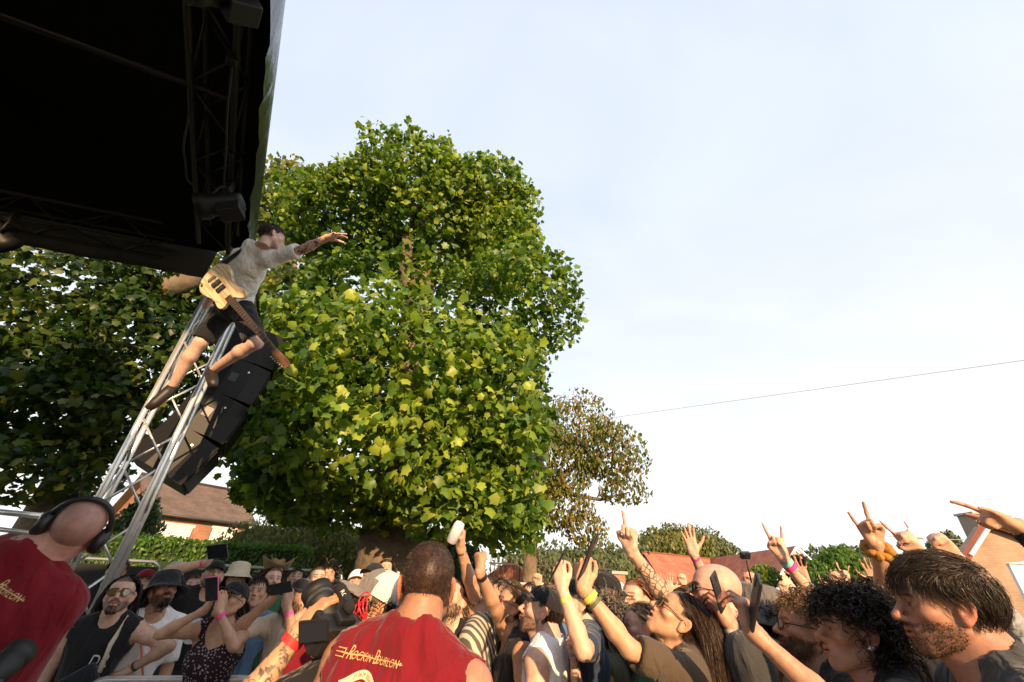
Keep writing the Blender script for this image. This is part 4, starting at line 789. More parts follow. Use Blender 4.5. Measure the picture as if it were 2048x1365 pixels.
# ------------------------------------------------------------------ houses
TILE_D = brick_mat('dark_roof_tiles', (.13, .085, .06), (.17, .115, .085), (.05, .035, .03), 1, .26, .16); TILE_R = brick_mat('red_roof_tiles', (.42, .13, .07), (.48, .16, .085), (.22, .07, .04), 1, .3, .24)
BRICK_O = brick_mat('orange_brick', (.36, .14, .075), (.42, .18, .10), (.30, .22, .17)); BRICK_T = brick_mat('tan_brick', (.33, .21, .14), (.38, .25, .17), (.30, .24, .19)); PAINT_W = mat('white_paint', (.78, .77, .74), rough=.6, noise=.05, nscale=3)
CREAM = mat('cream_render', (.62, .50, .38), rough=.8, noise=.1); GREYM = mat('grey_metal', (.30, .31, .32), rough=.4, metal=.8)
def brick_house_left():
    a = WZ(300, 1020, 5.0); b = WZ(497, 1046, 5.0); e = nrm((b-a)*np.array([1, 1, 0])); q = np.array([-e[1], e[0], 0]); b = a+e*((b-a)@e); R_ = root('brick_house', (a[0], a[1], 0), 'two storey orange brick house with dark tiled roof and white roller shutters', 'house')
    dn = np.array([0, 0, -1.]); D_ = 8.0; z0 = lambda p: np.array([p[0], p[1], 0.]); L_ = np.linalg.norm(b-a)
    wins = [(1.0, 2.95, 2.55, 4.2), (4.1, 5.75, 2.3, 4.35)]       # along the facade, bottom z, top z
    xs = [0, 1.0, 2.95, 4.1, 5.75, L_]
    pt = lambda t, z, o=0: np.array([a[0]+e[0]*t+q[0]*o, a[1]+e[1]*t+q[1]*o, z])
    panel('front_wall', [pt(0, 0), pt(L_, 0), pt(L_, 2.3), pt(0, 2.3)], BRICK_O, R_, .3, inward=pt(2, 1, 4))
    for x0, x1 in ((0, 1.0), (2.95, 4.1), (5.75, L_)): panel('front_wall', [pt(x0, 2.3), pt(x1, 2.3), pt(x1, 5.0), pt(x0, 5.0)], BRICK_O, R_, .3, inward=pt(2, 3, 4))
    for x0, x1, zb, zt in wins:
        if zb > 2.31: panel('front_wall', [pt(x0, 2.3), pt(x1, 2.3), pt(x1, zb), pt(x0, zb)], BRICK_O, R_, .3, inward=pt(2, 3, 4))
        panel('front_wall', [pt(x0, zt), pt(x1, zt), pt(x1, 5.0), pt(x0, 5.0)], BRICK_O, R_, .3, inward=pt(2, 3, 4))
        wn_ = MB(); wn_.box((x0, .06, zb), (x1, .10, zt), np.stack([e, q, [0, 0, 1]], 1), (a[0], a[1], 0)); w_ = wn_.build('window', mat('window_glass', (.05, .06, .07), rough=.08), R_)
        k = 9
        for i in range(k): zz = zb+(zt-zb)*i/k; MB().box((x0+.05, .02, zz+.008), (x1-.05, .055, zz+(zt-zb)/k-.008), np.stack([e, q, [0, 0, 1]], 1), (a[0], a[1], 0)).build('shutter_slat', PAINT_W, w_)
        MB().box((x0-.08, -.10, zb-.09), (x1+.08, .08, zb-.003), np.stack([e, q, [0, 0, 1]], 1), (a[0], a[1], 0)).build('sill', mat('sill_stone', (.4, .36, .32)), w_)
        MB().box((x0-.05, -.04, zt+.003), (x1+.05, .08, zt+.2), np.stack([e, q, [0, 0, 1]], 1), (a[0], a[1], 0)).build('shutter_box', PAINT_W, w_)
    panel('side_wall', [pt(L_, 0, .3), pt(L_, 0, D_), pt(L_, 5.0, D_), pt(L_, 7.35, D_/2), pt(L_, 5.0, .3)], BRICK_O, R_, .3, inward=pt(2, 2, 3)); panel('side_wall', [pt(0, 0, .3), pt(0, 0, D_), pt(0, 5.0, D_), pt(0, 7.35, D_/2), pt(0, 5.0, .3)], BRICK_O, R_, .3, inward=pt(2, 2, 3))
    panel('back_wall', [pt(.3, 0, D_), pt(L_-.3, 0, D_), pt(L_-.3, 5, D_), pt(.3, 5, D_)], BRICK_O, R_, .3, inward=pt(2, 2, 3))
    rf = panel('roof', [pt(-.5, 4.86, -.55), pt(L_+.45, 4.86, -.55), pt(L_+.45, 7.62, D_/2), pt(-.5, 7.62, D_/2)], TILE_D, R_, .16, inward=pt(2, 0, 4)); panel('roof', [pt(-.5, 4.86, D_+.55), pt(L_+.45, 4.86, D_+.55), pt(L_+.45, 7.62, D_/2+.01), pt(-.5, 7.62, D_/2+.01)], TILE_D, R_, .16, inward=pt(2, 0, 4))
    MB().tube([pt(-.5, 4.80, -.60), pt(L_+.45, 4.80, -.60)], .09, 8).build('gutter', mat('dark_gutter', (.05, .045, .04), rough=.5), R_, smooth=True)
    MB().box((.6, D_/2-.35, 7.2), (1.3, D_/2+.35, 8.1), np.stack([e, q, [0, 0, 1]], 1), (a[0], a[1], 0)).build('chimney', BRICK_T, rf)
    MB().tube([pt(-.5, 7.66, D_/2), pt(L_+.45, 7.66, D_/2)], .12, 8).build('ridge_tiles', TILE_D, rf, smooth=True)
brick_house_left()
def red_roof_house():
    zr, ze = 6.1, 2.87; A = WZ(1287, 1105, zr); B = WZ(1423, 1119, zr); C_ = WZ(1592, 1096, zr); A1 = WZ(1324, 1164, ze); B1 = WZ(1440, 1171, ze); C1 = WZ(1549, 1171, ze); C2 = WZ(1640, 1143, 4.15)
    R_ = root('long_house', (B[0], B[1]-3, 0), 'long low house with bright red tiled roof beyond the crowd on the right', 'house'); dn = lambda p: np.array([p[0], p[1], 0.0]); m_ = (A+B+C_)/3-np.array([0, -4, 3])
    rf = panel('roof', [A1, B1, B, A], TILE_R, R_, .18, inward=m_); panel('roof', [B1+np.array([.02, 0, 0]), C1, C_, B+np.array([.02, 0, 0])], TILE_R, R_, .18, inward=m_)
    back = np.array([-3.5, 6.5, -3.2]); panel('roof', [A, B, B+np.array([1.5, 5.5, -3.2]), A+back], TILE_R, R_, .18, inward=m_)
    panel('gable_wall', [A1+np.array([0, .4, -.05]), A+np.array([0.1, .4, -.15]), A+back*.95], mat('shaded_gable', (.16, .13, .12), rough=.9, noise=.2), R_, .2, inward=m_)  # the shade on this gable is put into its dark grey colour
    ex = nrm((A1-A)*np.array([1, 1, 0])); g0 = C1+np.array([.1, .3, -.05]); panel('gable_wall', [g0, C2+np.array([0, 0, -1.4]), C2+np.array([-.1, .1, -.1]), C_+np.array([0, .2, -.2])], CREAM, R_, .25, inward=m_)
    MB().tube([C_+np.array([.05, -.05, .05]), C2+np.array([.3, 0, -.1])], .16, 6).build('barge_board', PAINT_W, R_); MB().tube([C_+np.array([-.05, -.1, .02]), C1+np.array([0, -.1, .02])], .12, 6).build('barge_board', PAINT_W, R_)
    MB().tube([A+np.array([0, 0, .05]), B+np.array([0, 0, .05])], .12, 6).build('ridge_tiles', TILE_R, R_); MB().tube([B+np.array([0, 0, .05]), C_+np.array([0, 0, .05])], .12, 6).build('ridge_tiles', TILE_R, R_)
    MB().tube([B+np.array([0, -.1, .05]), B1+np.array([0, -.1, .05])], .1, 6).build('valley_flashing', mat('lead', (.28, .27, .27), rough=.6), R_)
    panel('front_wall', [dn(A1)+np.array([.3, .5, 0]), dn(B1)+np.array([0, .5, 0]), B1+np.array([0, .5, -.1]), A1+np.array([.3, .5, -.1])], CREAM, R_, .3, inward=m_); panel('front_wall', [dn(B1)+np.array([.05, .5, 0]), dn(C1)+np.array([0, .5, 0]), C1+np.array([0, .5, -.1]), B1+np.array([.05, .5, -.1])], BRICK_T, R_, .3, inward=m_)
red_roof_house()
def tan_house():
    y = 15.0; ap = WY(1966, 1052, y); l = WY(1925, 1112, y); r = WY(2085, 1094, y); R_ = root('gabled_house', (ap[0], ap[1], 0), 'tan brick gable end of a house with chimneys at the far right', 'house'); zc_ = l[2]; w_ = r[0]-ap[0]; zr_ = ap[2]-(ap[2]-l[2])/(ap[0]-l[0])*w_
    P = [np.array([l[0], y, 0]), np.array([r[0], y, 0]), np.array([r[0], y, r[2]]), ap, l]; inn = ap+np.array([0, 5, -2]); panel('gable_wall', P, BRICK_T, R_, .3, inward=inn)
    bk = np.array([6.8, 4.2, 0]); o = np.array([0, -.25, .1]); panel('roof', [ap+o, r+o+np.array([.3, 0, -.08]), r+bk, ap+bk], TILE_R, R_, .14, inward=inn); panel('roof', [l+o+np.array([-.2, 0, -.25]), ap+o+np.array([-.01, 0, 0]), ap+bk, l+bk], TILE_R, R_, .14, inward=inn)
    for a_, b_ in ((ap, r), (ap, l)): MB().tube([a_+np.array([0, -.28, .02]), b_+np.array([0, -.28, 0.0])], .06, 6).build('barge_board', PAINT_W, R_)
    for c, s_, m in ((WY(1953, 1047, 17), .32, BRICK_T), (WY(1985, 1050, 18), .42, BRICK_T)): ch = MB().box((-s_, -s_, -1.2), (s_, s_, .28), None, c).build('chimney', m, R_); MB().box((-s_-.06, -s_-.06, .283), (s_+.06, s_+.06, .36), None, c).build('chimney_cap', mat('sill_stone'), ch)
tan_house()
T_ = root('marquee', WY(2040, 1160, 9.0)*np.array([1, 1, 0]), 'white marquee side at the right edge behind the dark haired man', 'marquee'); p0 = WY(2018, 1128, 9.0); p1 = WY(2048, 1128, 9.0)
MB().box((p0[0], 9.0, 0), (p0[0]+4, 9.06, p0[2])).build('canvas_wall', mat('white_canvas', (.74, .77, .80), rough=.7, noise=.05, bump=.2, bscale=3, bdist=.05), T_)
MB().prism([(-.05, 0), (4.1, 0), (2.0, .30)], (p0[0], 8.95, p0[2]+.003), (1, 0, 0), (0, 0, 1), (0, .12, 0)).build('canvas_roof', mat('white_canvas'), T_)
# garden wall with iron railings, brick gate pillar, shed
R_ = root('garden_wall', (1.6, 14, 0), 'brick garden wall topped with dark iron railings beyond the crowd', 'wall'); wl = WY(975, 1165, 14.5); wr_ = WY(1222, 1165, 14.5)
panel('wall_body', [(wl[0], 14.5, 0), (wr_[0], 14.5, 0), (wr_[0], 14.5, 1.55), (wl[0], 14.5, 1.55)], BRICK_O, R_, .22, inward=(1, 20, 1)); IRON = mat('iron_railing', (.05, .035, .03), rough=.7)
MB().box((wl[0], 14.56, 1.62), (wr_[0], 14.60, 1.66)).build('rail', IRON, R_); MB().box((wl[0], 14.56, 2.28), (wr_[0], 14.60, 2.32)).build('rail', IRON, R_)
bar = MB().tube([(0, 0, 1.553), (0, 0, 2.5), (0, 0, 2.56)], [.013, .013, .002], 5).arrays(); bme = mesh_np('railing_bar', *bar); bme.materials.append(IRON)
for i in range(int((wr_[0]-wl[0])/.13)): o = bpy.data.objects.new('railing_bar', bme); COL.objects.link(o); o.parent = R_; o.location = (wl[0]+.06+.13*i-1.6, 14.58-14, 0)
pl = WY(1236, 1150, 14.2); R_ = root('gate_pillar', (pl[0], pl[1], 0), 'square orange brick gate pillar with stone cap at the end of the railings', 'pillar'); s_ = .19
for q in ([(-s_, -s_), (s_, -s_)], [(s_, -s_), (s_, s_)], [(s_, s_), (-s_, s_)], [(-s_, s_), (-s_, -s_)]): (x0, y0), (x1, y1) = q; panel('brick_face', [(pl[0]+x0, pl[1]+y0, 0), (pl[0]+x1, pl[1]+y1, 0), (pl[0]+x1, pl[1]+y1, pl[2]), (pl[0]+x0, pl[1]+y0, pl[2])], BRICK_O, R_, .02, inward=pl)
MB().bbox((-s_-.05, -s_-.05, .002), (s_+.05, s_+.05, .09), .015, None, pl).build('cap_stone', mat('sill_stone'), R_); MB().box((-.06, -s_-.02, -.42), (.06, -s_-.004, -.2), None, pl).build('number_plate', PAINT_W, R_)
sh_ = WY(1025, 1150, 22); R_ = root('shed', (sh_[0], 22, 0), 'small shed with red roof behind the railings', 'shed'); MB().box((-1.1, -.8, 0), (.9, 1.2, sh_[2]-.2), None, (sh_[0], 22, 0)).build('wall', CREAM, R_); MB().prism([(-1.3, 0), (1.1, 0), (-.2, .75)], (sh_[0], 20.9, sh_[2]-.197), (1, 0, 0), (0, 0, 1), (0, 2.6, 0)).build('roof', TILE_R, R_)
# woods, bushes and single trees in the distance
def wood(name, label, px, y, r, n, size_, pal, seed, cat='tree', **kw): return bush(name, label, [(WY(u, v, y), rr) for (u, v), rr in zip(px, r)], n, size_*1.25, pal, seed, cat=cat, **kw)
wood('wood', 'hazy green trees beyond the railings in the middle distance', [(1060, 1150), (1110, 1143), (1160, 1150), (1205, 1142), (1255, 1145)], 60, [(5, 3, 3.2), (5, 3, 3.4), (5, 3, 3), (5, 3, 3.6), (4.5, 3, 3.6)], 5200, .5, [(.10, .13, .06), (.13, .16, .07), (.16, .18, .08)], 51)
wood('round_tree', 'rounded olive tree behind the left half of the red roof', [(1315, 1100), (1350, 1095), (1385, 1098)], 66, [(3.6, 3, 3), (3.6, 3, 3.4), (3.4, 3, 3)], 3000, .5, [(.11, .13, .035), (.15, .165, .045), (.19, .19, .06)], 52)
wood('round_tree', 'pale green tree behind the middle of the red roof', [(1418, 1103), (1440, 1110)], 68, [(3.4, 3, 3.2), (2.8, 3, 2.4)], 1700, .45, [(.13, .16, .08), (.17, .19, .10)], 53)
wood('wood', 'dark wooded hillside behind the bushes on the right', [(1625, 1150), (1680, 1140), (1725, 1142), (1775, 1150), (1820, 1160), (1870, 1165)], 75, [(6, 4, 3), (6, 4, 3.9), (6, 4, 4), (6, 4, 4), (6, 4, 3.6), (6, 4, 3)], 6500, .6, [(.065, .09, .045), (.085, .115, .055), (.11, .14, .06)], 54)
wood('bush', 'bright green bush right of the red roofed house', [(1690, 1145), (1650, 1160), (1725, 1160)], 26, [(1.5, 1.2, 1.5), (1.2, 1.0, 1.0), (1.2, 1.0, 1.1)], 3400, .2, G_BRIGHT, 55, cat='bush')
wood('clipped_bush', 'small clipped yellow green bush in front of the red roof', [(1528, 1155)], 30, [(1.0, .8, .75)], 1500, .16, [(.12, .17, .02), (.17, .22, .03)], 56, cat='bush')
wood('shrub', 'dark purple brown shrub beside the raised arm with pink wristbands', [(1605, 1142)], 28, [(.9, .8, .9)], 900, .2, [(.06, .04, .035), (.09, .06, .05)], 57, cat='bush')
wood('poplar', 'tall thin tree far off behind the dark haired man', [(1905, 1090), (1890, 1098)], 45, [(.9, .9, 1.4), (1.5, 1, 1.0)], 700, .35, [(.10, .12, .07), (.13, .15, .08)], 58)
# utility pole and overhead cables
pp = WY(1819, 1066, 40); R_ = root('utility_pole', (pp[0], pp[1], 0), 'thin wooden utility pole with crossarm in the far distance', 'pole'); MB().tube([(pp[0], pp[1], 0), pp], [.16, .11], 8).build('post', mat('grey_wood', (.20, .17, .14)), R_); MB().box((-1.0, -.06, -.5), (1.0, .06, -.36), None, pp).build('crossarm', mat('grey_wood'), R_)
def cable(name, label, a, b, sag, r, m, n=24): t = np.linspace(0, 1, n)[:, None]; P = np.array(a)*(1-t)+np.array(b)*t; P[:, 2] -= sag*4*(t*(1-t))[:, 0]; o = MB().tube(P, r, 5).build(name, m, None, smooth=True); return tag(o, label, 'cable')
CABLE = mat('cable_grey', (.28, .27, .27), rough=.7)
cable('overhead_cable', 'single overhead cable sloping across the pale sky at the right', WY(1180, 842, 15.2), W(2300, 686, 8.0), .0, .007, CABLE); cable('overhead_cable', 'thin far overhead wire behind the utility pole', WY(1760, 1071, 40), WY(2010, 1074, 40), .3, .03, mat('cable_pale', (.3, .29, .29)))
# ------------------------------------------------------------------ the stage: roof, tower, line array, lamps
P0 = np.array([-2.95, 3.28, 0]); SE_ = np.array([.512, -.859, 0]); SN = np.array([-.859, -.512, 0]); ZZ = np.array([0, 0, 1.0]); ZR = 4.92
def sp(u, d, z): return P0+SE_*u+SN*d+ZZ*z            # metres along the stage front towards the camera, inward, up
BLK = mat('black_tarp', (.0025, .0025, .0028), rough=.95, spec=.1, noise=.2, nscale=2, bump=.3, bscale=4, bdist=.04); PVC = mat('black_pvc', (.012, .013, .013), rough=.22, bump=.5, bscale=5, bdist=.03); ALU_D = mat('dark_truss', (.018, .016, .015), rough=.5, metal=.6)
ALU = mat('aluminium', (.78, .76, .73), rough=.30, metal=.72, noise=.12, nscale=22, bump=.08, bscale=90, bdist=.002)
def truss(parent, a, b, wd, r, rb, m, up=None, step=.5):
    """square box truss: four chords and zigzag braces, each a part"""
    a = np.array(a, float); b = np.array(b, float); d = nrm(b-a); L_ = np.linalg.norm(b-a); up = np.array(up if up is not None else (0, 0, 1.)); x = nrm(np.cross(d, up)); y = np.cross(x, d); h = wd/2; cs = [(-h, -h), (h, -h), (h, h), (-h, h)]
    for u, v in cs: MB().tube([a+x*u+y*v, b+x*u+y*v], r, 12).build('chord', m, parent, smooth=True)
    n = max(int(round(L_/step)), 1); st = L_/n; V, F = MB().tube([(0, 0, 0), (0, 0, 1)], rb, 7).arrays(); protos = {}
    for k in range(4):
        p, q = np.array(cs[k]), np.array(cs[(k+1) % 4])
        for i in range(n):
            f, g = (p, q) if (i+k) % 2 == 0 else (q, p); s_ = a+d*(st*i+.02)+x*f[0]+y*f[1]; e_ = a+d*(st*(i+1)-.02)+x*g[0]+y*g[1]; l = round(float(np.linalg.norm(e_-s_)), 3)
            if l not in protos: protos[l] = mesh_np('brace', V*np.array([1, 1, l]), F); protos[l].materials.append(m)
            o = bpy.data.objects.new('brace', protos[l]); COL.objects.link(o); o.parent = parent; o.location = Vector(s_)-Vector(parent.location); o.rotation_mode = 'QUATERNION'; o.rotation_quaternion = Vector(e_-s_).to_track_quat('Z', 'Y')
STG = root('stage_roof', sp(0, .3, 0), 'black covered stage roof with dark truss beams overhead at the left', 'stage roof')
E1 = nrm(np.array([-.974, -.226, 0]))                       # the far edge of the roof runs this way
ca = WZ(408, 553, ZR-.05); cornr = sp(-.25, .12, 0)
def roof_pt(p, z): return np.array([p[0], p[1], z])
far0 = roof_pt(ca, ZR); far1 = far0+E1*8.5; near0 = sp(7.4, .0, ZR); near1 = near0+SN*8.0
c0 = sp(-.75, .0, ZR)
rd0 = c0+(far0-c0)*0+E1*4.2+SE_*.1+ZZ*2.5; rd1 = near0+SN*4.0+ZZ*2.5; fe0 = c0+ZZ*.34; fe1 = far1+ZZ*.36  # ridge raised out of view so the roof shades the left tree
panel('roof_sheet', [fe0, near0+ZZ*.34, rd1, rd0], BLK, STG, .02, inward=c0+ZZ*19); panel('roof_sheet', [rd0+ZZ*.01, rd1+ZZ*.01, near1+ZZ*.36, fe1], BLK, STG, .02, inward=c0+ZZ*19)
panel('shade_gable_sheet', [far0+ZZ*.36, fe1, rd0], BLK, STG, .02); panel('corner_sheet', [fe0, far0+ZZ*.36, rd0], BLK, STG, .02)  # gable end closed up to the raised ridge for a bigger shadow
for k, (ua, ub, da, sg_) in enumerate(((-.4, 2.2, .17, .10), (1.8, 6.8, .42, .06), (.2, 1.5, .45, .16))):
    t = np.linspace(0, 1, 22); MB().tube([sp(ua+(ub-ua)*x, da, ZR-.03-sg_*math.sin(x*math.pi)**2-.02*math.sin(x*19+k)) for x in t], .009, 6).build('power_cable', mat('cable_black', (.01, .01, .01)), STG, smooth=True)
for u in (.1, 1.0, 1.9, 2.8): MB().bbox((-.03, -.035, -.05), (.03, .035, .05), .008, np.stack([SE_, SN, ZZ], 1), sp(u, .17, ZR-.02)).build('clamp', ALU_D, STG)
V = []; nn_ = 70
for i in range(nn_+1):
    u = -.75+8.1*i/nn_; w_ = .008*math.sin(u*5.1)+.008*math.sin(u*13+1)+.006*math.sin(u*29)
    for j, (dd, z) in enumerate(((-.02, .36), (-.03+w_*.4, .25), (-.03+w_*.7, .12), (-.028+w_, .0-.015*math.sin(u*3)))): V.append(sp(u, dd, ZR+z))
Q = [[i*4+j, i*4+j+1, i*4+j+5, i*4+j+4] for i in range(nn_) for j in range(3)]; ob('valance', mesh_np('valance', V, Q), PVC, STG)
V = []; nn_ = 60
for i in range(nn_+1):
    t = i/nn_*8.5; p = far0+E1*t; w_ = .012*math.sin(t*6)+.01*math.sin(t*17)
    for z in (.40, .12, -.06): V.append(p+ZZ*z+SE_*(-.02-w_))
ob('side_valance', mesh_np('side_valance', V, [[i*3+j, i*3+j+1, i*3+j+4, i*3+j+3] for i in range(nn_) for j in range(2)]), mat('tarp_hem', (.03, .027, .024), rough=.7, noise=.4, nscale=3), STG)
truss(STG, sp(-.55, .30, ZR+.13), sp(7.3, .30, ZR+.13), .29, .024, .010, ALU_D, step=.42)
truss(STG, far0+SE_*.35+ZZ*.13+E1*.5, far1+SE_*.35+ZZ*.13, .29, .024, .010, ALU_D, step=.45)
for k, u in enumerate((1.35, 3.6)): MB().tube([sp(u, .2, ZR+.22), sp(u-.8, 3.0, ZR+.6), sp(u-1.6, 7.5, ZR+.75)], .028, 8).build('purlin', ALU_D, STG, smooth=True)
MB().box((-.9, 0, 0), (5.4, .03, ZR+.3), np.stack([SN, SE_, ZZ], 1), sp(7.25, 1.0, 0)).build('shade_drape', BLK, STG)  # unseen drape added behind the camera to shade the left crowd
DK = root('stage_deck', sp(3, 2, 0), 'raised black stage deck below the roof at the left', 'stage'); MB().box((.05, .55, .0), (7.2, 7.0, 1.05), np.stack([SE_, SN, ZZ], 1), P0).build('deck', mat('deck_black', (.02, .02, .02), rough=.6), DK)
RL = root('stage_railing', WY(0, 1024, 3.3)*np.array([1, 1, 0]), 'grey metal railing at the stage end left of the bald man', 'railing')
for v0, v1, r in ((1024, 1031, .021), (1056, 1068, .016)): MB().tube([WY(-120, v0-12, 3.25), WY(95, v1+3, 3.35)], r, 10).build('rail', ALU, RL, smooth=True)
for u in (-100, 92): p = WY(u, 1026, 3.3); MB().tube([p, p*np.array([1, 1, 0])], .021, 10).build('post', ALU, RL, smooth=True)
TW = root('truss_tower', np.array([-3.34, 3.93, 0]), 'shiny aluminium box truss tower the guitarist is climbing', 'truss tower'); truss(TW, (-3.34, 3.93, .02), (-3.34, 3.93, ZR+.1), .31, .026, .011, ALU, up=SE_, step=.40)
MB().bbox((-.35, -.35, .008), (.35, .35, .03), .005, np.stack([SE_, SN, ZZ], 1), (-3.34, 3.93, 0)).build('base_plate', ALU, TW)
# line array: cabinets stacked in a curve, front towards the crowd
LA = root('line_array', np.array([-3.9, 5.1, 0]), 'hanging curved stack of black loudspeaker cabinets behind the truss tower', 'loudspeaker'); CABM = mat('speaker_paint', (.006, .006, .007), rough=.5, spec=.3, bump=.25, bscale=200, bdist=.002); GRIL = mat('speaker_grille', (.010, .010, .011), rough=.45, spec=.3)
fr = -SN; sdv = SE_; pos = np.array([-3.62, 5.2, 4.55]); ang = 0.0
for i in range(4):
    ang = [3, 8, 15, 24][i]; a_ = math.radians(ang); f_ = fr*math.cos(a_)-ZZ*math.sin(a_); u_ = fr*math.sin(a_)+ZZ*math.cos(a_); hh = .50; c_ = pos-u_*hh/2
    M = np.stack([sdv, f_, u_], 1); poly = [(-.42, .30), (.42, .30), (.47, .12), (.47, -.12), (.36, -.34), (-.36, -.34), (-.47, -.12), (-.47, .12)]
    cab = MB().prism(poly, c_-u_*(hh/2-.004), sdv, f_, u_*(hh-.008)).build('cabinet', CABM, LA)
    MB().bbox((-.40, .3005, -hh/2+.03), (.40, .318, hh/2-.03), .008, M, c_).build('grille', GRIL, cab)
    for sx_ in (-1, 1): MB().bbox((sx_*.472-.004, -.09, -.06), (sx_*.472+.004, .0, .06), .003, M, c_).build('handle', mat('handle_plate', (.03, .03, .03), rough=.4), cab); MB().lathe([(.0, .0), (.012, .0), (.012, .008), (.0, .009)], 8, np.stack([sdv*0+f_, u_, sx_*sdv], 1), c_+sdv*sx_*.471+f_*.08+u_*.12).build('bolt', ALU, cab)
    pos = pos-u_*hh+f_*.0
MB().tube([np.array([-3.62, 5.2, 4.56]), np.array([-3.62, 4.7, 5.1])], .02, 8).build('hanging_bracket', ALU_D, LA)
def stage_light(label, c, d, logo=False):
    d = nrm(d); x = nrm(np.cross(d, ZZ)); y = np.cross(x, d); M = np.stack([x, y, d], 1); c = np.array(c); R_ = root('stage_light', c, label, 'stage light', 'stage lights under the roof'); m = mat('lamp_housing', (.008, .008, .009), rough=.5, spec=.3)
    MB().lathe([(.0, -.20), (.075, -.20), (.092, -.17), (.098, .06), (.115, .09), (.118, .16), (.108, .16), (.10, .10), (.0, .09)], 24, M, c).build('housing', m, R_, smooth=True)
    MB().lathe([(.0, .088), (.06, .096), (.095, .104)], 20, M, c).build('front_lens', LENS_M, R_, smooth=True)
    bx = MB().bbox((-.075, -.075, -.19), (.075, .075, .0), .01, M, c-y*.085).build('ballast_box', m, R_); t = np.linspace(-1, 1, 9)
    MB().tube([c+x*.12*s_+ZZ*(.0+.20*(1-s_**4)) for s_ in t], .011, 6).build('yoke', m, R_, smooth=True); MB().bbox((-.03, -.03, 0), (.03, .03, .12), .006, None, c+ZZ*.19).build('clamp', m, R_)
    if logo:
        cu = bpy.data.curves.new('tmp_logo', 'FONT'); cu.body = 'AYRTON'; cu.size = .05; cu.align_x = 'CENTER'; cu.align_y = 'CENTER'; o = bpy.data.objects.new('tmp_logo', cu); COL.objects.link(o); dg = bpy.context.evaluated_depsgraph_get(); me = bpy.data.meshes.new_from_object(o.evaluated_get(dg)); bpy.data.objects.remove(o)
        V = np.array([v.co[:] for v in me.vertices]); V = c-y*.163+V[:, 1:2]*(-x)*0+V[:, :1]*(-d)*.9-d*.09+V[:, 1:2]*x; T = [list(p.vertices) for p in me.polygons]; m2 = bpy.data.meshes.new('logo'); m2.from_pydata([tuple(v) for v in V], [], T); ob('logo', m2, mat('logo_grey', (.30, .30, .31)), R_)
    return R_
stage_light('black stage light under the roof truss just above the guitarist', W(437, 410, 3.75), nrm(np.array([-.85, -.1, -.35])), logo=False)
stage_light('black stage light cut off by the top edge of the picture', WZ(432, -22, 4.75), nrm(np.array([-.6, -.5, -.75])))
stage_light('small stage light at the left edge under the far end of the roof', WZ(-8, 470, 4.55), nrm(np.array([.4, .7, -.5])))
# fence panels with black scrim behind the crowd on the left, front barrier
FNC = mat('galvanised', (.42, .42, .42), rough=.45, metal=.8); SCR = mat('black_scrim', (.018, .018, .019), rough=.95, noise=.2, nscale=6, bump=.3, bscale=10)
def fence(label, a, b, zt):
    a = np.array(a); b = np.array(b); d = nrm(b-a); L_ = np.linalg.norm(b-a); R_ = root('site_fence', (a[0], a[1], 0), label, 'fence', 'fence panels behind the crowd on the left'); c = lambda t, z: a+d*t+ZZ*z
    MB().tube([c(.02, .05), c(.02, zt-.14), c(.05, zt-.05), c(.14, zt), c(L_-.14, zt), c(L_-.05, zt-.05), c(L_-.02, zt-.14), c(L_-.02, .05)], .021, 10).build('frame', FNC, R_, smooth=True); V, F = MB().tube([(0, 0, .1), (0, 0, zt-.01)], .0035, 5).arrays(); me = mesh_np('wire', V, F); me.materials.append(FNC)
    for i in range(int(L_/.11)): o = bpy.data.objects.new('wire', me); COL.objects.link(o); o.parent = R_; o.location = Vector(d*(.1+.11*i))
    MB().tube([c(.02, .9), c(L_-.02, .9)], .008, 6).build('cross_rail', FNC, R_); q = np.array([-d[1], d[0], 0]); V = [c(t, z)+q*(.03+.012*math.sin(t*7+z)) for t in np.linspace(.04, L_-.04, 20) for z in (.05, .7, 1.3, zt-.06)]; ob('scrim', mesh_np('scrim', V, [[i*4+j, i*4+j+1, i*4+j+5, i*4+j+4] for i in range(19) for j in range(3)]), SCR, R_)
fx = [WY(692, 1144, 6.7), WY(520, 1139, 6.6)]; f1 = np.array([fx[0][0], 6.7, 0]); fdir = nrm(np.array([-1, -.06, 0]))
for i, lb_ in enumerate(('fence panel with black scrim ending beside the big tree trunk', 'fence panel with black scrim behind the man holding up a tablet', 'fence panel with black scrim behind the truss tower')): fence(lb_, f1+fdir*(i*2.45), f1+fdir*(i*2.45+2.42), 1.78)
fwh = root('site_fence', WY(1130, 1169, 9.5)*np.array([1, 1, 0]), 'low green covered fence with pale top rail behind the right crowd', 'fence'); p0, p1 = WY(985, 1167, 9.8), WY(1265, 1171, 9.8); MB().tube([p0, p1], .022, 8).build('top_rail', PAINT_W, fwh, smooth=True); MB().box((p0[0], 9.83, .1), (p1[0], 9.85, p0[2]-.08)).build('scrim', mat('green_scrim', (.16, .30, .22), rough=.9, noise=.15), fwh)
for i in range(6): x = p0[0]+(p1[0]-p0[0])*i/5; MB().tube([(x, 9.8, .0), (x, 9.8, p0[2])], .02, 8).build('post', FNC, fwh)
fwr = root('site_fence', WY(1480, 1192, 9.5)*np.array([1, 1, 0]), 'grey barrier rail behind the raised hands on the right', 'fence'); p0, p1 = WY(1275, 1186, 9.8), WY(1850, 1200, 9.4); MB().tube([p0, p1], .022, 8).build('top_rail', FNC, fwr, smooth=True); MB().tube([p0-ZZ*.5, p1-ZZ*.5], .02, 8).build('middle_rail', FNC, fwr, smooth=True)
for i in range(9): x = p0+(p1-p0)*i/8; MB().tube([x, x*np.array([1, 1, 0])], .02, 8).build('post', FNC, fwr)
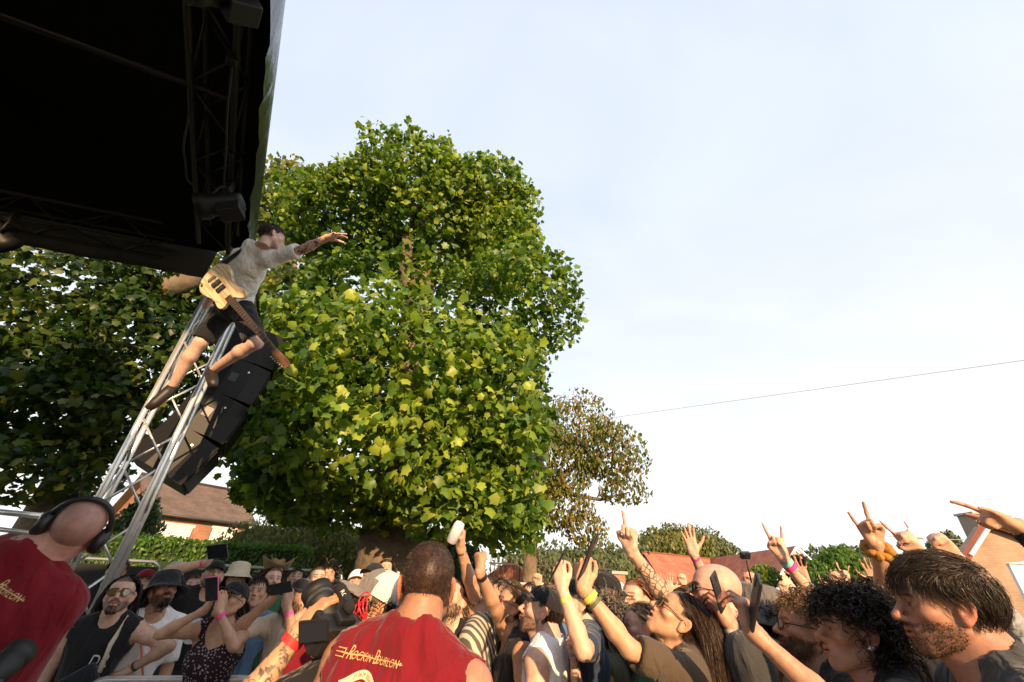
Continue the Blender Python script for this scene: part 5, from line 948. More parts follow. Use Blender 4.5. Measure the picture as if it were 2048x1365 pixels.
BR = root('crowd_barrier', (-2.0, 3.4, 0), 'front row crowd barrier with round grey top rail at lower left', 'barrier'); b0, b1 = WZ(172, 1362, 1.10), WZ(600, 1358, 1.10); dd = nrm((b1-b0)*np.array([1, 1, 0])); t = np.linspace(0, np.linalg.norm(b1-b0), 8)
MB().tube([b0-ZZ*.9, b0-ZZ*.1, b0-ZZ*.02+dd*.03, b0+dd*.1]+[b0+dd*x for x in t[1:]], .024, 10).build('top_rail', ALU, BR, smooth=True)
for i in range(14): p = b0+dd*(.1+.14*i); MB().tube([p, p-ZZ*.95], .008, 6).build('bar', ALU, BR)
MB().tube([b0-ZZ*.92, b0-ZZ*.92+dd*t[-1]], .018, 8).build('bottom_rail', ALU, BR)
# ------------------------------------------------------------------ the guitarist on the tower
GT = np.array([-2.5, 3.0, 4.6])
C_WHITE = cloth('white_tee', (.84, .82, .81)); C_BLACK = cloth('black', (.016, .016, .018)); C_RED = cloth('red_tee', (.17, .008, .015)); C_DGREY = cloth('dark_grey', (.05, .05, .052)); C_BROWN = cloth('brown_tee', (.085, .062, .042)); C_CREAM = cloth('cream_tee', (.62, .54, .42)); C_GREEN = cloth('green_tee', (.04, .12, .06)); C_NAVY = cloth('navy_tee', (.03, .045, .08)); C_GREY = cloth('grey_tee', (.30, .32, .35)); C_BLUE = cloth('blue_tee', (.10, .17, .28)); C_OLIVE = cloth('olive_tee', (.10, .10, .06)); C_BEIGE = cloth('beige_hat', (.55, .46, .34)); C_MAROON = cloth('maroon', (.16, .03, .04)); C_TAN = cloth('tan_hat', (.30, .18, .09))
def pattern_mat(name, c1, c2, kind, scale):
    m = mat(name, c1, rough=.85, spec=.2); t = m.node_tree; N = t.nodes.new; L = t.links.new; b = t.nodes['Principled BSDF']; tcn = N('ShaderNodeTexCoord'); r = N('ShaderNodeMapRange'); mx_ = N('ShaderNodeMix'); mx_.data_type = 'RGBA'
    if kind == 'stripe': w_ = N('ShaderNodeTexWave'); w_.bands_direction = 'DIAGONAL'; w_.inputs['Scale'].default_value = scale; w_.inputs['Distortion'].default_value = 3; w_.inputs['Detail'].default_value = 1; o = w_.outputs['Fac']; lo, hi = .4, .6
    elif kind == 'speck': w_ = N('ShaderNodeTexVoronoi'); w_.inputs['Scale'].default_value = scale; o = w_.outputs['Distance']; lo, hi = .34, .26
    else: w_ = N('ShaderNodeTexNoise'); w_.inputs['Scale'].default_value = scale; w_.inputs['Detail'].default_value = 2; w_.inputs['Distortion'].default_value = 1.2; o = w_.outputs['Fac']; lo, hi = .48, .54
    L(tcn.outputs['Object'], w_.inputs['Vector']); r.inputs['From Min'].default_value = lo; r.inputs['From Max'].default_value = hi; L(o, r.inputs['Value']); L(r.outputs[0], mx_.inputs['Factor']); mx_.inputs['A'].default_value = (*c1, 1); mx_.inputs['B'].default_value = (*c2, 1); L(mx_.outputs['Result'], b.inputs['Base Color']); return m
def guitarist():
    J = {k: W(*v) for k, v in dict(head=(545, 476, 3.82), N=(510, 503, 3.92), shR=(543, 517, 3.80), shL=(484, 523, 4.02), elR=(607, 499, 3.72), wrR=(654, 476, 3.66), elL=(437, 563, 4.12), wrL=(412, 612, 4.22), pel=(470, 614, 4.0), hL=(452, 622, 4.06), hR=(488, 624, 3.94), kL=(402, 684, 3.84), aL=(343, 776, 3.80), tL=(318, 795, 3.72), kR=(512, 686, 3.70), aR=(424, 742, 3.82), tR=(438, 776, 3.62)).items()}
    Z = nrm(J['N']-J['pel']); X = nrm(J['shR']-J['shL']); Y = nrm(np.cross(Z, X)); X = np.cross(Y, Z); s = 1.0; sk = np.array((.62, .40, .32)); HM = frame(44, -2, -4); Hc = J['head']
    R_ = root('person', J['tL']*np.array([1, 1, 0])+ZZ*J['tL'][2], 'guitarist in white t-shirt and black shorts climbing the truss tower, one arm outstretched', 'person')
    TP = torso_prims(J['N'], X, Y, Z, s, False, 1.0, J['shL'], J['shR']); P = np.array(list(J.values())); lo, hi = P.min(0)-.2, P.max(0)+.2; F = SDF(lo, hi, .011); put(F, TP)
    for q in 'LR': put(F, arm_prims(J['sh'+q], J['el'+q], J['wr'+q], s, 1.0))
    for q in 'LR':
        h, k, a = J['h'+q], J['k'+q], J['a'+q]; F.cone(h, k, .088, .058, k=.05); c = k+(a-k)*.32-.012*nrm(np.cross(X, a-k)); F.cone(k, c, .056, .058, k=.03); F.cone(c, a, .056, .036, k=.03)
    at = Hc+HM@np.array([0, -.02, -.045]); F.cone(at, J['N']-.02*Z, .056, .062, k=.04); F.ell(Hc+HM@np.array((0, -.016, .03)), (.062, .085, .07), HM, k=.03)
    V, Q = F.nets(); tat = np.zeros(len(V)); g = J['wrR']-J['elR']; t_ = ((V-J['elR'])@g)/(g@g); d = np.linalg.norm(V-(J['elR']+np.clip(t_, -.5, 1)[:, None]*g), axis=1); tat[(d < .07) & (t_ < .85) & (t_ > -.7)] = 2
    G = add_top(dict(kind='tee', mat=C_WHITE, sleeve=.74, hem=.60, dil=.022, wrinkle=.010), J['N'], X, Y, Z, s, False, 1.0, [J['shL'], J['shR']], [J['elL'], J['elR']], [J['wrL'], J['wrR']], TP, lo, hi, .0105, R_, 77)
    S_ = SDF(lo, hi, .011); put(S_, TP[2:3], .016); S_.cone(J['pel']+.1*Z, J['pel'], .13, .15, k=.05)
    for q in 'LR': h, k = J['h'+q], J['k'+q]; S_.cone(h, h+(k-h)*.86, .105, .098, k=.05); d = nrm(k-h); e = h+(k-h)*.86; S_.cone(e+d*.11, e+d*.3, .108, .108, k=.004, op='sub')
    gx, gy, gz = S_.grid(); S_.F = np.maximum(S_.F, (gx-J['pel'][0])*Z[0]+(gy-J['pel'][1])*Z[1]+(gz-J['pel'][2])*Z[2]-.13).astype(np.float32); I = np.nonzero(np.abs(S_.F) < .05); Pn = np.stack([S_.ax[0][I[0]], S_.ax[1][I[1]], S_.ax[2][I[2]]], 1).astype(float); S_.F[I] += (.007*vnoise(Pn, 40, 5)).astype(np.float32)
    ins = (G.node(V) < -.005) | (S_.node(V) < -.006); Q = Q[~ins[Q].all(1)]; ht = get_head(.0048, False, 1.0, 1.0, 0); hc = np.array((.035, .022, .015)); Ch = paint_head(ht[0], sk, scalp=hc, scalp_amt=.85, brow=hc, beard=hc, beard_amt=.35)
    Vs = [V, Hc+ht[0]@HM.T]; Qs = [Q, ht[1]+len(V)]; Cs = [np.tile(sk, (len(V), 1)), Ch]; Ts = [tat, np.zeros(len(Ch))]; nv = len(V)+len(Ch)
    for w_, e_, pose, sg, hz, pl in ((J['wrR'], J['elR'], 'wide', -1, nrm(W(684, 466, 3.62)-J['wrR']), nrm(np.array([.2, .2, -1]))), (J['wrL'], J['elL'], 'hold', 1, nrm(np.array([-.3, .2, .6])), nrm(np.array([-.3, .8, 0])))):
        hy = nrm(pl-hz*(pl@hz)); hx = np.cross(hy, hz); hv, hq = get_hand(pose, .004); M = np.stack([hx*sg, hy, hz], 1); hV = w_+hv@M.T; Vs.append(hV); Qs.append((hq if sg > 0 else hq[:, ::-1])+nv); nv += len(hV); Cs.append(np.tile(sk, (len(hV), 1))); Ts.append(np.zeros(len(hV)))
    ob('body', mesh_np('body', np.concatenate(Vs), np.concatenate(Qs), True, np.clip(np.concatenate(Cs), 0, 1), {'tat': np.concatenate(Ts)}), SKIN, R_)
    for nm, g_, m in (('t_shirt', G, C_WHITE), ('shorts', S_, C_BLACK)): V, Q = g_.nets(); ob(nm, mesh_np(nm, V, Q), m, R_)
    for q in 'LR':
        a, t = J['a'+q], J['t'+q]; d = nrm(t-a); S2 = MB(); S2.tube([a-.02*d+.0*ZZ, a+.03*d-.03*ZZ, a+.14*d-.045*ZZ, a+.2*d-.05*ZZ], [.044, .052, .046, .03], 12); S2.build('shoe', mat('shoe_black', (.02, .015, .014), rough=.5), R_, smooth=True)
    make_hair(dict(type='short', color=hc, len=.035, sweep=.9, front=.058, temple=.03, nape=-.02, n=2200, w=.0014), Hc, HM, J['N'], X, Y, 1, 0, R_, 5)
    return J, R_
GJ, GR = guitarist()
# guitar hanging at his back, front towards the camera
def guitar():
    o = W(416, 545, 3.60); tip = W(581, 737, 3.52); Lx = nrm(tip-o); nz_ = nrm(-FW+.25*RT-.1*UP); nz_ = nrm(nz_-Lx*(nz_@Lx)); Wy = np.cross(nz_, Lx)
    R_ = root('electric_guitar', o+Lx*.2, 'natural ash wood electric guitar hanging neck down on the guitarist', 'guitar'); half = [(0, .055), (.004, .11), (.035, .158), (.085, .172), (.14, .155), (.19, .122), (.235, .108), (.28, .118), (.325, .140), (.365, .142), (.392, .118), (.398, .095), (.385, .072), (.36, .05), (.335, .032)]
    lo_ = [(.012, -.02), (.028, -.075), (.06, -.125), (.105, -.152), (.155, -.148), (.20, -.126), (.24, -.112), (.275, -.115), (.31, -.126), (.335, -.124), (.352, -.105), (.352, -.08), (.345, -.055), (.335, -.032)]
    def smooth_poly(p, k=2):
        for _ in range(k): p = [q for i in range(len(p)) for q in ((.75*p[i][0]+.25*p[(i+1) % len(p)][0], .75*p[i][1]+.25*p[(i+1) % len(p)][1]), (.25*p[i][0]+.75*p[(i+1) % len(p)][0], .25*p[i][1]+.75*p[(i+1) % len(p)][1]))]
        return p
    poly = smooth_poly([(a, b) for a, b in half]+[(a, b) for a, b in lo_[::-1]]); m = mat('ash_wood', (.62, .44, .26), rough=.35, coat=.4); t = m.node_tree; N = t.nodes.new; L = t.links.new; tcn = N('ShaderNodeTexCoord'); mp_ = N('ShaderNodeMapping'); w_ = N('ShaderNodeTexWave'); w_.inputs['Scale'].default_value = 7; w_.inputs['Distortion'].default_value = 14; w_.inputs['Detail'].default_value = 3; w_.inputs['Detail Scale'].default_value = 1.4; cr_ = N('ShaderNodeValToRGB'); cr_.color_ramp.elements[0].color = (.52, .36, .20, 1); cr_.color_ramp.elements[1].color = (.74, .58, .38, 1); cr_.color_ramp.elements[0].position = .05; cr_.color_ramp.elements[1].position = .5
    L(tcn.outputs['UV'], w_.inputs['Vector']); L(w_.outputs['Fac'], cr_.inputs[0]); L(cr_.outputs[0], t.nodes['Principled BSDF'].inputs['Base Color'])
    bm = bmesh.new(); P_ = lambda a, b, z: o+Lx*a+Wy*b+nz_*z; A = [bm.verts.new(P_(a, b, -.02)) for a, b in poly]; bm.faces.new(A); r = bmesh.ops.extrude_face_region(bm, geom=list(bm.faces)); vs = [v for v in r['geom'] if isinstance(v, bmesh.types.BMVert)]; bmesh.ops.translate(bm, verts=vs, vec=Vector(nz_*.04)); bmesh.ops.recalc_face_normals(bm, faces=list(bm.faces)); ed = [e for e in bm.edges if len(e.link_faces) == 2 and any(len(f.verts) > 8 for f in e.link_faces)]; bmesh.ops.bevel(bm, geom=ed, offset=.006, segments=3, profile=.5, affect='EDGES'); uv = bm.loops.layers.uv.new('UVMap')
    for f in bm.faces:
        for l in f.loops: q = np.array(l.vert.co)-o; l[uv].uv = (float(q@Wy)*1.0, float(q@Lx)*.35)
    me = bpy.data.meshes.new('body'); bm.to_mesh(me); bm.free(); bd = ob('body', me, m, R_); M = np.stack([Lx, Wy, nz_], 1); blk = mat('pickup_black', (.015, .015, .016), rough=.35); rose = mat('rosewood', (.05, .028, .018), rough=.5); fr_ = mat('fret_wire', (.55, .53, .5), rough=.3, metal=1); mw = mat('walnut_head', (.20, .10, .06), rough=.4)
    for a0 in (.125, .185):
        pu = MB().bbox((a0, -.042, .0205), (a0+.04, .042, .031), .003, M, o).build('pickup', blk, bd)
        for i in range(6): MB().lathe([(0, .0312), (.003, .0312), (.003, .033), (0, .0332)], 6, M, o+Lx*(a0+.02)+Wy*(-.03+.012*i)).build('pole_piece', fr_, pu)
    MB().bbox((.075, -.04, .0205), (.095, .04, .033), .003, M, o).build('bridge', fr_, bd); MB().lathe([(0, .045), (.009, .045), (.011, .021)], 12, M, o+Lx*.07+Wy*-.09).build('knob', fr_, bd)
    nk = MB(); nk.raw(np.array([P_(a, b, z) for a in (.30, .93) for b, z in ((-.028 if a < .5 else -.021, .0), (.028 if a < .5 else .021, .0), (.028 if a < .5 else .021, .026), (-.028 if a < .5 else -.021, .026))]), [[0, 1, 2, 3], [4, 7, 6, 5], [0, 4, 5, 1], [1, 5, 6, 2], [2, 6, 7, 3], [3, 7, 4, 0]]); neck = nk.build('neck', rose, R_)
    for i in range(22): a = .93-(.62*(1-2**(-i/12.))/.72); w_ = .021+(.93-a)/.63*.007; MB().box((a-.0013, -w_, .0262), (a+.0013, w_, .0275), M, o).build('fret', fr_, neck)
    hp_ = smooth_poly([(.925, -.021), (.95, -.034), (1.02, -.04), (1.10, -.036), (1.125, -.015), (1.12, .02), (1.08, .036), (.95, .026), (.925, .021)], 1); hd_ = MB().prism(hp_, o+nz_*.004, Lx, Wy, nz_*.016).build('headstock', mw, R_)
    for i in range(6): c_ = o+Lx*(.96+.025*i)+nz_*.021+Wy*(-.022+.002*i); MB().lathe([(0, .012), (.004, .012), (.004, 0)], 8, M, c_).build('tuning_post', fr_, hd_); MB().bbox((-.006, -.012, -.006), (.006, .004, .002), .002, M, c_-Wy*.028).build('tuner', fr_, hd_)
    for i in range(6): b = -.0175+.007*i; MB().tube([P_(.085, b*1.5, .034), P_(.93, b*.85, .030)], .0006, 4).build('string', fr_, R_)
    st = MB(); q0 = o+Lx*.02-nz_*.015; q1 = o+Lx*.37+Wy*.13-nz_*.015; pts = [q0, GJ['N']+np.array([-.12, -.06, -.12]), GJ['N']+np.array([-.02, -.06, .02]), GJ['N']+np.array([.06, .02, .05]), GJ['N']+np.array([.12, .12, -.08])]; t = np.linspace(0, 1, 17); k = np.linspace(0, 1, 5); pts = np.stack([np.interp(t, k, np.array(pts)[:, i]) for i in range(3)], 1); st.tube(pts, .024, 6, flat=.2).build('strap', C_BLACK, R_, smooth=True)
guitar()
# ------------------------------------------------------------------ people in the foreground and the crowd
DK_ = (.028, .019, .013); BRN = (.07, .042, .024); AUB = (.16, .065, .03); BLD = (.36, .25, .13); GRY = (.16, .135, .11); BLKH = (.014, .011, .010); LBR = (.17, .10, .05)
def aim(head, f=.7, dz=0):
    d = GT-W(*head); return math.degrees(math.atan2(d[0], d[1])), f*math.degrees(math.atan2(d[2], math.hypot(d[0], d[1])))
def H(t, c, **k): return dict(type=t, color=c, **k)
def up(px, hand='fist', **k): return dict(px=px, hand=hand, **k)
def tee(m, kind='tee', **k): return dict(kind=kind, mat=m, **k)
def text_mesh(body, size, shear=0.0, sx=1.0):
    cu = bpy.data.curves.new('tmp_text', 'FONT'); cu.body = body; cu.size = size; cu.align_x = 'CENTER'; cu.align_y = 'CENTER'; cu.shear = shear; cu.resolution_u = 3; o = bpy.data.objects.new('tmp_text', cu); COL.objects.link(o); bpy.context.view_layer.update(); dg = bpy.context.evaluated_depsgraph_get(); me = bpy.data.meshes.new_from_object(o.evaluated_get(dg)); bpy.data.objects.remove(o)
    bm = bmesh.new(); bm.from_mesh(me); bmesh.ops.triangulate(bm, faces=list(bm.faces)); bmesh.ops.subdivide_edges(bm, edges=[e for e in bm.edges if e.calc_length() > size*.25], cuts=2, use_grid_fill=False); bmesh.ops.triangulate(bm, faces=list(bm.faces)); V = np.array([v.co[:2] for v in bm.verts]); bm.verts.index_update(); T = [[v.index for v in f.verts] for f in bm.faces]; bm.free(); V[:, 0] *= sx; return V, T
def print_on(info, V2, T, cx, cz, m, back=True, rot=0.0, name='shirt_print', parent=None):
    """lay flat artwork on the back or front of a shirt"""
    V, Q = info['shirt_mesh']; bvh = BVHTree.FromPolygons([tuple(v) for v in V], [tuple(q) for q in Q.tolist()]); X, Y, Z = info['B']; N_ = info['N']; sg = 1 if back else -1; d = Vector(Y*sg); c, s_ = math.cos(rot), math.sin(rot); out = []; ok = []
    for x, y in V2:
        x, y = c*x-s_*y, s_*x+c*y; p = N_+X*(cx+x)*sg+Z*(cz+y)-Y*sg*.6; h = bvh.ray_cast(Vector(p), d)
        if h[0] is None: out.append(p+Y*sg*.45); ok.append(False)
        else: out.append(np.array(h[0])-Y*sg*.003); ok.append(True)
    T = [t for t in T if all(ok[i] for i in t)]
    if not T: print('PRINT MISSED', info['R']['label'][:30])
    if T: ob(name, mesh_np(name, np.array(out), np.array(T)), m, parent or info['R'])
GOLD = mat('gold_print', (.52, .36, .15), rough=.6, noise=.25, nscale=60); CREAMP = mat('cream_print', (.62, .52, .34), rough=.7, noise=.2, nscale=60); WHITEP = mat('white_print', (.6, .6, .6), rough=.7, noise=.35, nscale=50)
def strip(pts, w_):
    pts = np.array(pts, float); d = np.gradient(pts, axis=0); n = np.stack([-d[:, 1], d[:, 0]], 1); n /= np.linalg.norm(n, axis=1, keepdims=True)+1e-9; w_ = np.broadcast_to(w_, (len(pts),))[:, None]; V = np.concatenate([pts-n*w_, pts+n*w_]); k = len(pts); T = [t for i in range(k-1) for t in ([i, i+1, k+i+1], [i, k+i+1, k+i])]; return V, T
def bourlon(info, cx, cz, s_, rot, back=True):
    for txt, dx, dy, sz, sx in (('R', -.115, .004, .085, .62), ('OCK', -.064, -.004, .052, .72), ('IN', -.006, -.006, .045, .7), ('B', .036, .004, .085, .62), ('OURLON', .108, -.004, .05, .66)):
        V, T = text_mesh(txt, sz*s_, .35, sx); print_on(info, V+np.array([dx*s_, dy*s_]), T, cx, cz, GOLD, back, rot)
    for pts, w_ in (([(x, -.002*math.sin(x*40)) for x in np.linspace(-.17, .20, 24)], np.linspace(.0035, .0018, 24)), ([(x, .016+.012*abs(x+.15)) for x in np.linspace(-.20, -.145, 8)], .0022), ([(x, .0) for x in np.linspace(-.205, -.15, 8)], .0022), ([(x, -.018-.010*abs(x+.15)) for x in np.linspace(-.20, -.145, 8)], .0022), ([(-.146, y) for y in np.linspace(-.022, .02, 6)], .0022), ([(.19+.0*t, t) for t in np.linspace(-.006, .006, 4)], .004)):
        V, T = strip(np.array(pts)*s_, np.array(w_)*s_); print_on(info, V, T, cx, cz, GOLD, back, rot)
def emblem(info, cx, cz, s_, back=True):
    t = np.linspace(-1, 1, 30); V, T = strip(np.stack([t*.11, .022*np.cos(t*3.0)-.012*t*t], 1)*s_, .017*s_); print_on(info, V, T, cx, cz, CREAMP, back)
    V, T = text_mesh('27.28.29  2024', .020*s_, 0, .8); V[:, 1] += .022*s_*np.cos(V[:, 0]/(.11*s_)*3.0)-.012*s_*(V[:, 0]/(.11*s_))**2; print_on_dark(info, V, T, cx, cz, back)
    for r0 in (.055, .075): a = np.linspace(0, math.pi*2, 40); V, T = strip(np.stack([r0*np.cos(a), -.085+r0*np.sin(a)], 1)*s_, .004*s_); print_on(info, V, T, cx, cz, CREAMP, back)
    for k in range(8): a = k*math.pi/4; V, T = strip(np.array([(.02*math.cos(a), -.085+.02*math.sin(a)), (.035*math.cos(a+.2), -.085+.035*math.sin(a+.2)), (.052*math.cos(a), -.085+.052*math.sin(a))])*s_, .006*s_); print_on(info, V, T, cx, cz, CREAMP, back)
def print_on_dark(info, V, T, cx, cz, back):
    X, Y, Z = info['B']; N0 = info['N']; info['N'] = N0-Y*(.0); V2, Q2 = info['shirt_mesh']; info['shirt_mesh'] = (V2-Y*(1 if back else -1)*.0025, Q2); print_on(info, V, T, cx, cz, C_RED, back); info['shirt_mesh'] = (V2, Q2)
# --- man in front, seen from behind
h = (853, 1172, 1.33)
F1 = person('big man seen from behind in red sleeveless shirt with gold lettering, centre front', h, -9, 3, body=14, lean=(.10, .04), skinc=(.40, .19, .12), lod=0, bulk=1.08, jaw=1.06, hair=H('buzz', (.035, .02, .013), len=.006, n=7000, w=.0007, front=.06, nape=-.075), top=tee(C_RED, 'cut', hem=.6, neck=.066, wrinkle=.010), paint=dict(scalp_amt=1.0), hs=1.05)
bourlon(F1, -.075, -.030, .54, .03); emblem(F1, -.07, -.078, .55)
cw = MB(); Hc, HM = F1['Hc'], F1['HM']; cw.tube([Hc+HM@np.array(p) for p in ((.075, .0, -.03), (.07, -.03, -.065), (.045, -.075, -.10), (.0, -.105, -.13), (.0, -.11, -.17))], .0018, 6); cw.build('earpiece_cable', mat('cable_black', (.01, .01, .01)), F1['R'], smooth=True)
# --- bald man with headphones at the left
h = (152, 1058, 1.7)
F3 = person('bald man in red t-shirt and black headphones at the left edge, back turned', h, -32, 30, 16, body=-20, lean=(.30, -.05), nshift=(-.075, 0), skinc=(.52, .27, .21), lod=0, bulk=1.12, top=tee(C_RED, hem=.6, sleeve=.8, wrinkle=.011), paint=dict(necktat=1, scalp=(.16, .09, .07), scalp_amt=.45), hs=1.06, arms={'R': dict(tat=2, trange=(-.5, 1))})
bourlon(F3, .035, -.045, .62, -.16)
def headphones(info):
    Hc, HM = info['Hc'], info['HM']; A = MB(); a = np.linspace(-1.45, 1.45, 22); pts = [Hc+HM@np.array([.092*math.sin(t), -.018, .030+.102*math.cos(t)]) for t in a]; R_ = info['R']; m = mat('headphone_black', (.014, .014, .015), rough=.4); A.tube(pts, .011, 10); hp_ = A.build('headphones', m, R_, smooth=True)
    for x in (-1, 1): M = HM@np.array([[0, 0, x], [1, 0, 0], [0, 1, 0]]).astype(float); MB().lathe([(0, -.012), (.040, -.012), (.046, .0), (.046, .016), (.038, .026), (.0, .030)], 22, M, Hc+HM@np.array([x*.086, -.015, -.008])).build('ear_cup', m, hp_, smooth=True)
headphones(F3)
# --- cameraman
h = (752, 1222, 1.5); CAPG = cloth('cap_grey', (.20, .18, .17)); MESH = pattern_mat('cap_mesh', (.70, .66, .60), (.40, .37, .33), 'speck', 330)
F2 = person('bearded cameraman in white and grey mesh cap, tattooed arm holding up a video camera', h, -98, 6, body=-70, skinc=(.50, .29, .17), lod=0, hair=H('curly', BLKH, len=.07, n=2800, curl=.009, front=.02, w=.0013, cap=True), beard=dict(color=BLKH, len=.022), top=tee(C_BLACK, hem=.6), arms={'L': dict(px=(600, 1262, 1.28), hand='hold', tat=2, trange=(-.5, .95), pole=(-.5, -.2, -1), palm=(.6, .6, .3), hdir=(.45, .25, .85)), 'R': dict(px=(702, 1300, 1.3), hand='hold', palm=(-.7, .2, .5), hdir=(-.3, .2, .9), pole=(.3, -.2, -1))})
cp = make_cap(F2['Hc'], F2['HM'], MESH, F2['R'], brimc=CAPG, tilt=14, sc=1.06, drop=-.004, front=CAPG); sk_ = F2['Hc']+F2['HM']@np.array([-.025, .155, .082]); MB().lathe([(.0, .0035), (.018, .003)], 16, F2['HM'], sk_).build('brim_sticker', mat('sticker_blue', (.12, .30, .36), rough=.4), cp)
band('wristband', F2['wr'][0], F2['el'][0], .03, F2['R'], (.55, .03, .03), .022, .034); er = MB(); c_ = F2['Hc']+F2['HM']@np.array([-.083, -.005, -.045]); t = np.linspace(0, 6.283, 14); er.tube([c_+F2['HM']@np.array([0, .010*math.cos(a), -.010+.010*math.sin(a)]) for a in t], .0014, 6).build('earring', mat('gold_metal', (.7, .45, .15), rough=.3, metal=1), F2['R'], smooth=True)
def video_camera():
    c = W(662, 1250, 1.3); d = nrm(W(632, 1168, 1.4)-W(672, 1260, 1.26)); x = nrm(np.cross(d, ZZ)); y = np.cross(x, d); M = np.stack([x, y, d], 1); R_ = root('video_camera', c, 'black video camera with big lens and red cables held up by the cameraman', 'camera'); bd = mat('camera_body', (.014, .014, .015), rough=.42, bump=.15, bscale=300, bdist=.001); rub = mat('lens_rubber', (.010, .010, .010), rough=.6)
    MB().bbox((-.066, -.045, -.075), (.066, .045, .0), .010, M, c).build('body', bd, R_, smooth=False); MB().bbox((-.03, .045, -.06), (.03, .066, -.01), .006, M, c).build('viewfinder', bd, R_); MB().bbox((-.072, -.05, -.06), (-.045, .04, .02), .008, M, c).build('grip', rub, R_)
    ln = MB().lathe([(.0, .0), (.036, .0), (.038, .03), (.041, .032), (.041, .055), (.037, .058), (.037, .075), (.043, .078), (.043, .115), (.040, .118), (.047, .122), (.049, .15), (.044, .15), (.043, .128), (.0, .124)], 30, M, c).build('lens', rub, R_, smooth=True); MB().lathe([(.0, .131), (.03, .128), (.042, .1255)], 24, M, c).build('front_glass', LENS_M, ln, smooth=True)
    for z in (.04, .10): MB().lathe([(.0425, z), (.0440, z+.003), (.0440, z+.012), (.0425, z+.015)], 30, M, c).build('focus_ring', mat('ring_grey', (.05, .05, .05), rough=.3), ln, smooth=True)
    sc_ = W(628, 1262, 1.2); S_ = np.stack([nrm(RT+.1*UP), nrm(-FW+.15*RT), UP], 1); ms = MB().bbox((-.045, -.005, -.032), (.045, .005, .032), .003, S_, sc_).build('flip_screen', bd, R_); MB().box((-.040, .0052, -.027), (.040, .0062, .027), S_, sc_).build('display', SCREEN_M, ms)
    mc = W(690, 1195, 1.34); dm = nrm(np.array([-.5, .6, .35])); xm = nrm(np.cross(dm, ZZ)); MM = np.stack([xm, np.cross(xm, dm), dm], 1); mic = MB().lathe([(.0, -.075), (.012, -.075), (.017, -.06), (.018, .05), (.014, .07), (.0, .075)], 16, MM, mc).build('microphone', mat('mic_foam', (.014, .014, .014), rough=1, bump=.5, bscale=200), R_, smooth=True)
    V, T = text_mesh('RODE', .018, 0, 1); nz2 = nrm(CAM-mc); lx = -nrm(dm-nz2*(dm@nz2)); ly = np.cross(nz2, lx); me = mesh_np('lettering', mc+nz2*.0195+V[:, :1]*lx-V[:, 1:]*ly*-1, np.array(T)); ob('lettering', me, WHITEP, mic)
    MB().bbox((-.012, -.012, 0), (.012, .012, .045), .003, np.stack([x, d, y], 1), c+y*.05).build('hot_shoe_mount', bd, R_); cm = mat('red_cable', (.55, .02, .03), rough=.35); r_ = np.random.default_rng(4)
    for k in range(3):
        pts = [c+M@np.array(q) for q in ((.05, .03, -.02), (.075+.02*k, .05+.02*k, .03), (.085, .085, .0+.02*k), (.05-.02*k, .10, -.04), (.075, .05, -.06-.01*k), (.07, .0+.02*k, -.03), (.08, .03, .01))]; t = np.linspace(0, 1, 30); kk = np.linspace(0, 1, 7); P = np.stack([np.interp(t, kk, np.array(pts)[:, i]) for i in range(3)], 1)
        for _ in range(4): P[1:-1] = (P[:-2]+2*P[1:-1]+P[2:])/4
        MB().tube(P, .0028, 7).build('cable', cm, R_, smooth=True)
video_camera()
# --- right foreground
h = (1888, 1216, 1.18); a, _ = aim(h); R1 = person('man with short dark wavy hair in profile filling the right edge', h, a, 1, body=a, lean=(0, .05), skinc=(.40, .20, .13), lod=0, hair=H('short', (.030, .020, .012), len=.055, n=11000, w=.00042, front=.050, sweep=1.0, nape=-.08, temple=.0, curl=.003, thick=.024, rand=.2, frizz=.1), beard=dict(color=(.035, .02, .012), len=.005, n=2400), paint=dict(beard_amt=.6), top=tee(C_DGREY, hem=.6), hs=1.03)
h = (1712, 1268, 1.42); a, _ = aim(h); R2 = person('person with short dark curly hair and ear plug filming with a phone, right front', h, a-2, 6, body=a-10, fem=True, skinc=(.46, .25, .17), lod=0, hair=H('curly', (.022, .016, .012), len=.075, n=2600, curl=.009, cf=170, w=.0012, front=.05, nape=-.09, temple=-.01, vol=.012), top=tee(C_BLACK, hem=.6), arms={'L': dict(px=(1508, 1266, 1.3), hand='grip', pole=(-.2, -.6, -1), palm=(-.6, .7, .3), hdir=(-.1, .15, 1))})
MB().lathe([(.0, .004), (.008, .004), (.010, .0), (.0, -.004)], 14, R2['HM']@np.array([[0, 0, -1], [1, 0, 0], [0, 1, 0]]).astype(float), R2['Hc']+R2['HM']@np.array([-.089, -.003, -.034])).build('ear_plug', mat('silver', (.6, .6, .62), rough=.3, metal=1), R2['R'], smooth=True)
pc = hpt(R2, 0, (.0, .045, .115)); phone('black phone held upright by the hand with dark painted nails', W(1509, 1204, 1.3), np.stack([nrm(RT*.35+FW*.9), nrm(-RT*.9+FW*.35), nrm(UP+.18*RT)], 1))
h = (1612, 1258, 1.72); a, _ = aim(h); R3 = person('bearded man with light curly hair and dark framed glasses, profile right of centre', h, a, 8, skin='tan', lod=0, hair=H('curly', (.20, .12, .06), len=.05, n=1700, curl=.006, w=.0014, front=.06), beard=dict(color=(.10, .05, .025), len=.022, n=1500), top=tee(C_BLACK)); make_glasses(R3['Hc'], R3['HM'], R3['R'], lens=CLEAR, name='glasses', rx=.025, rz=.018)
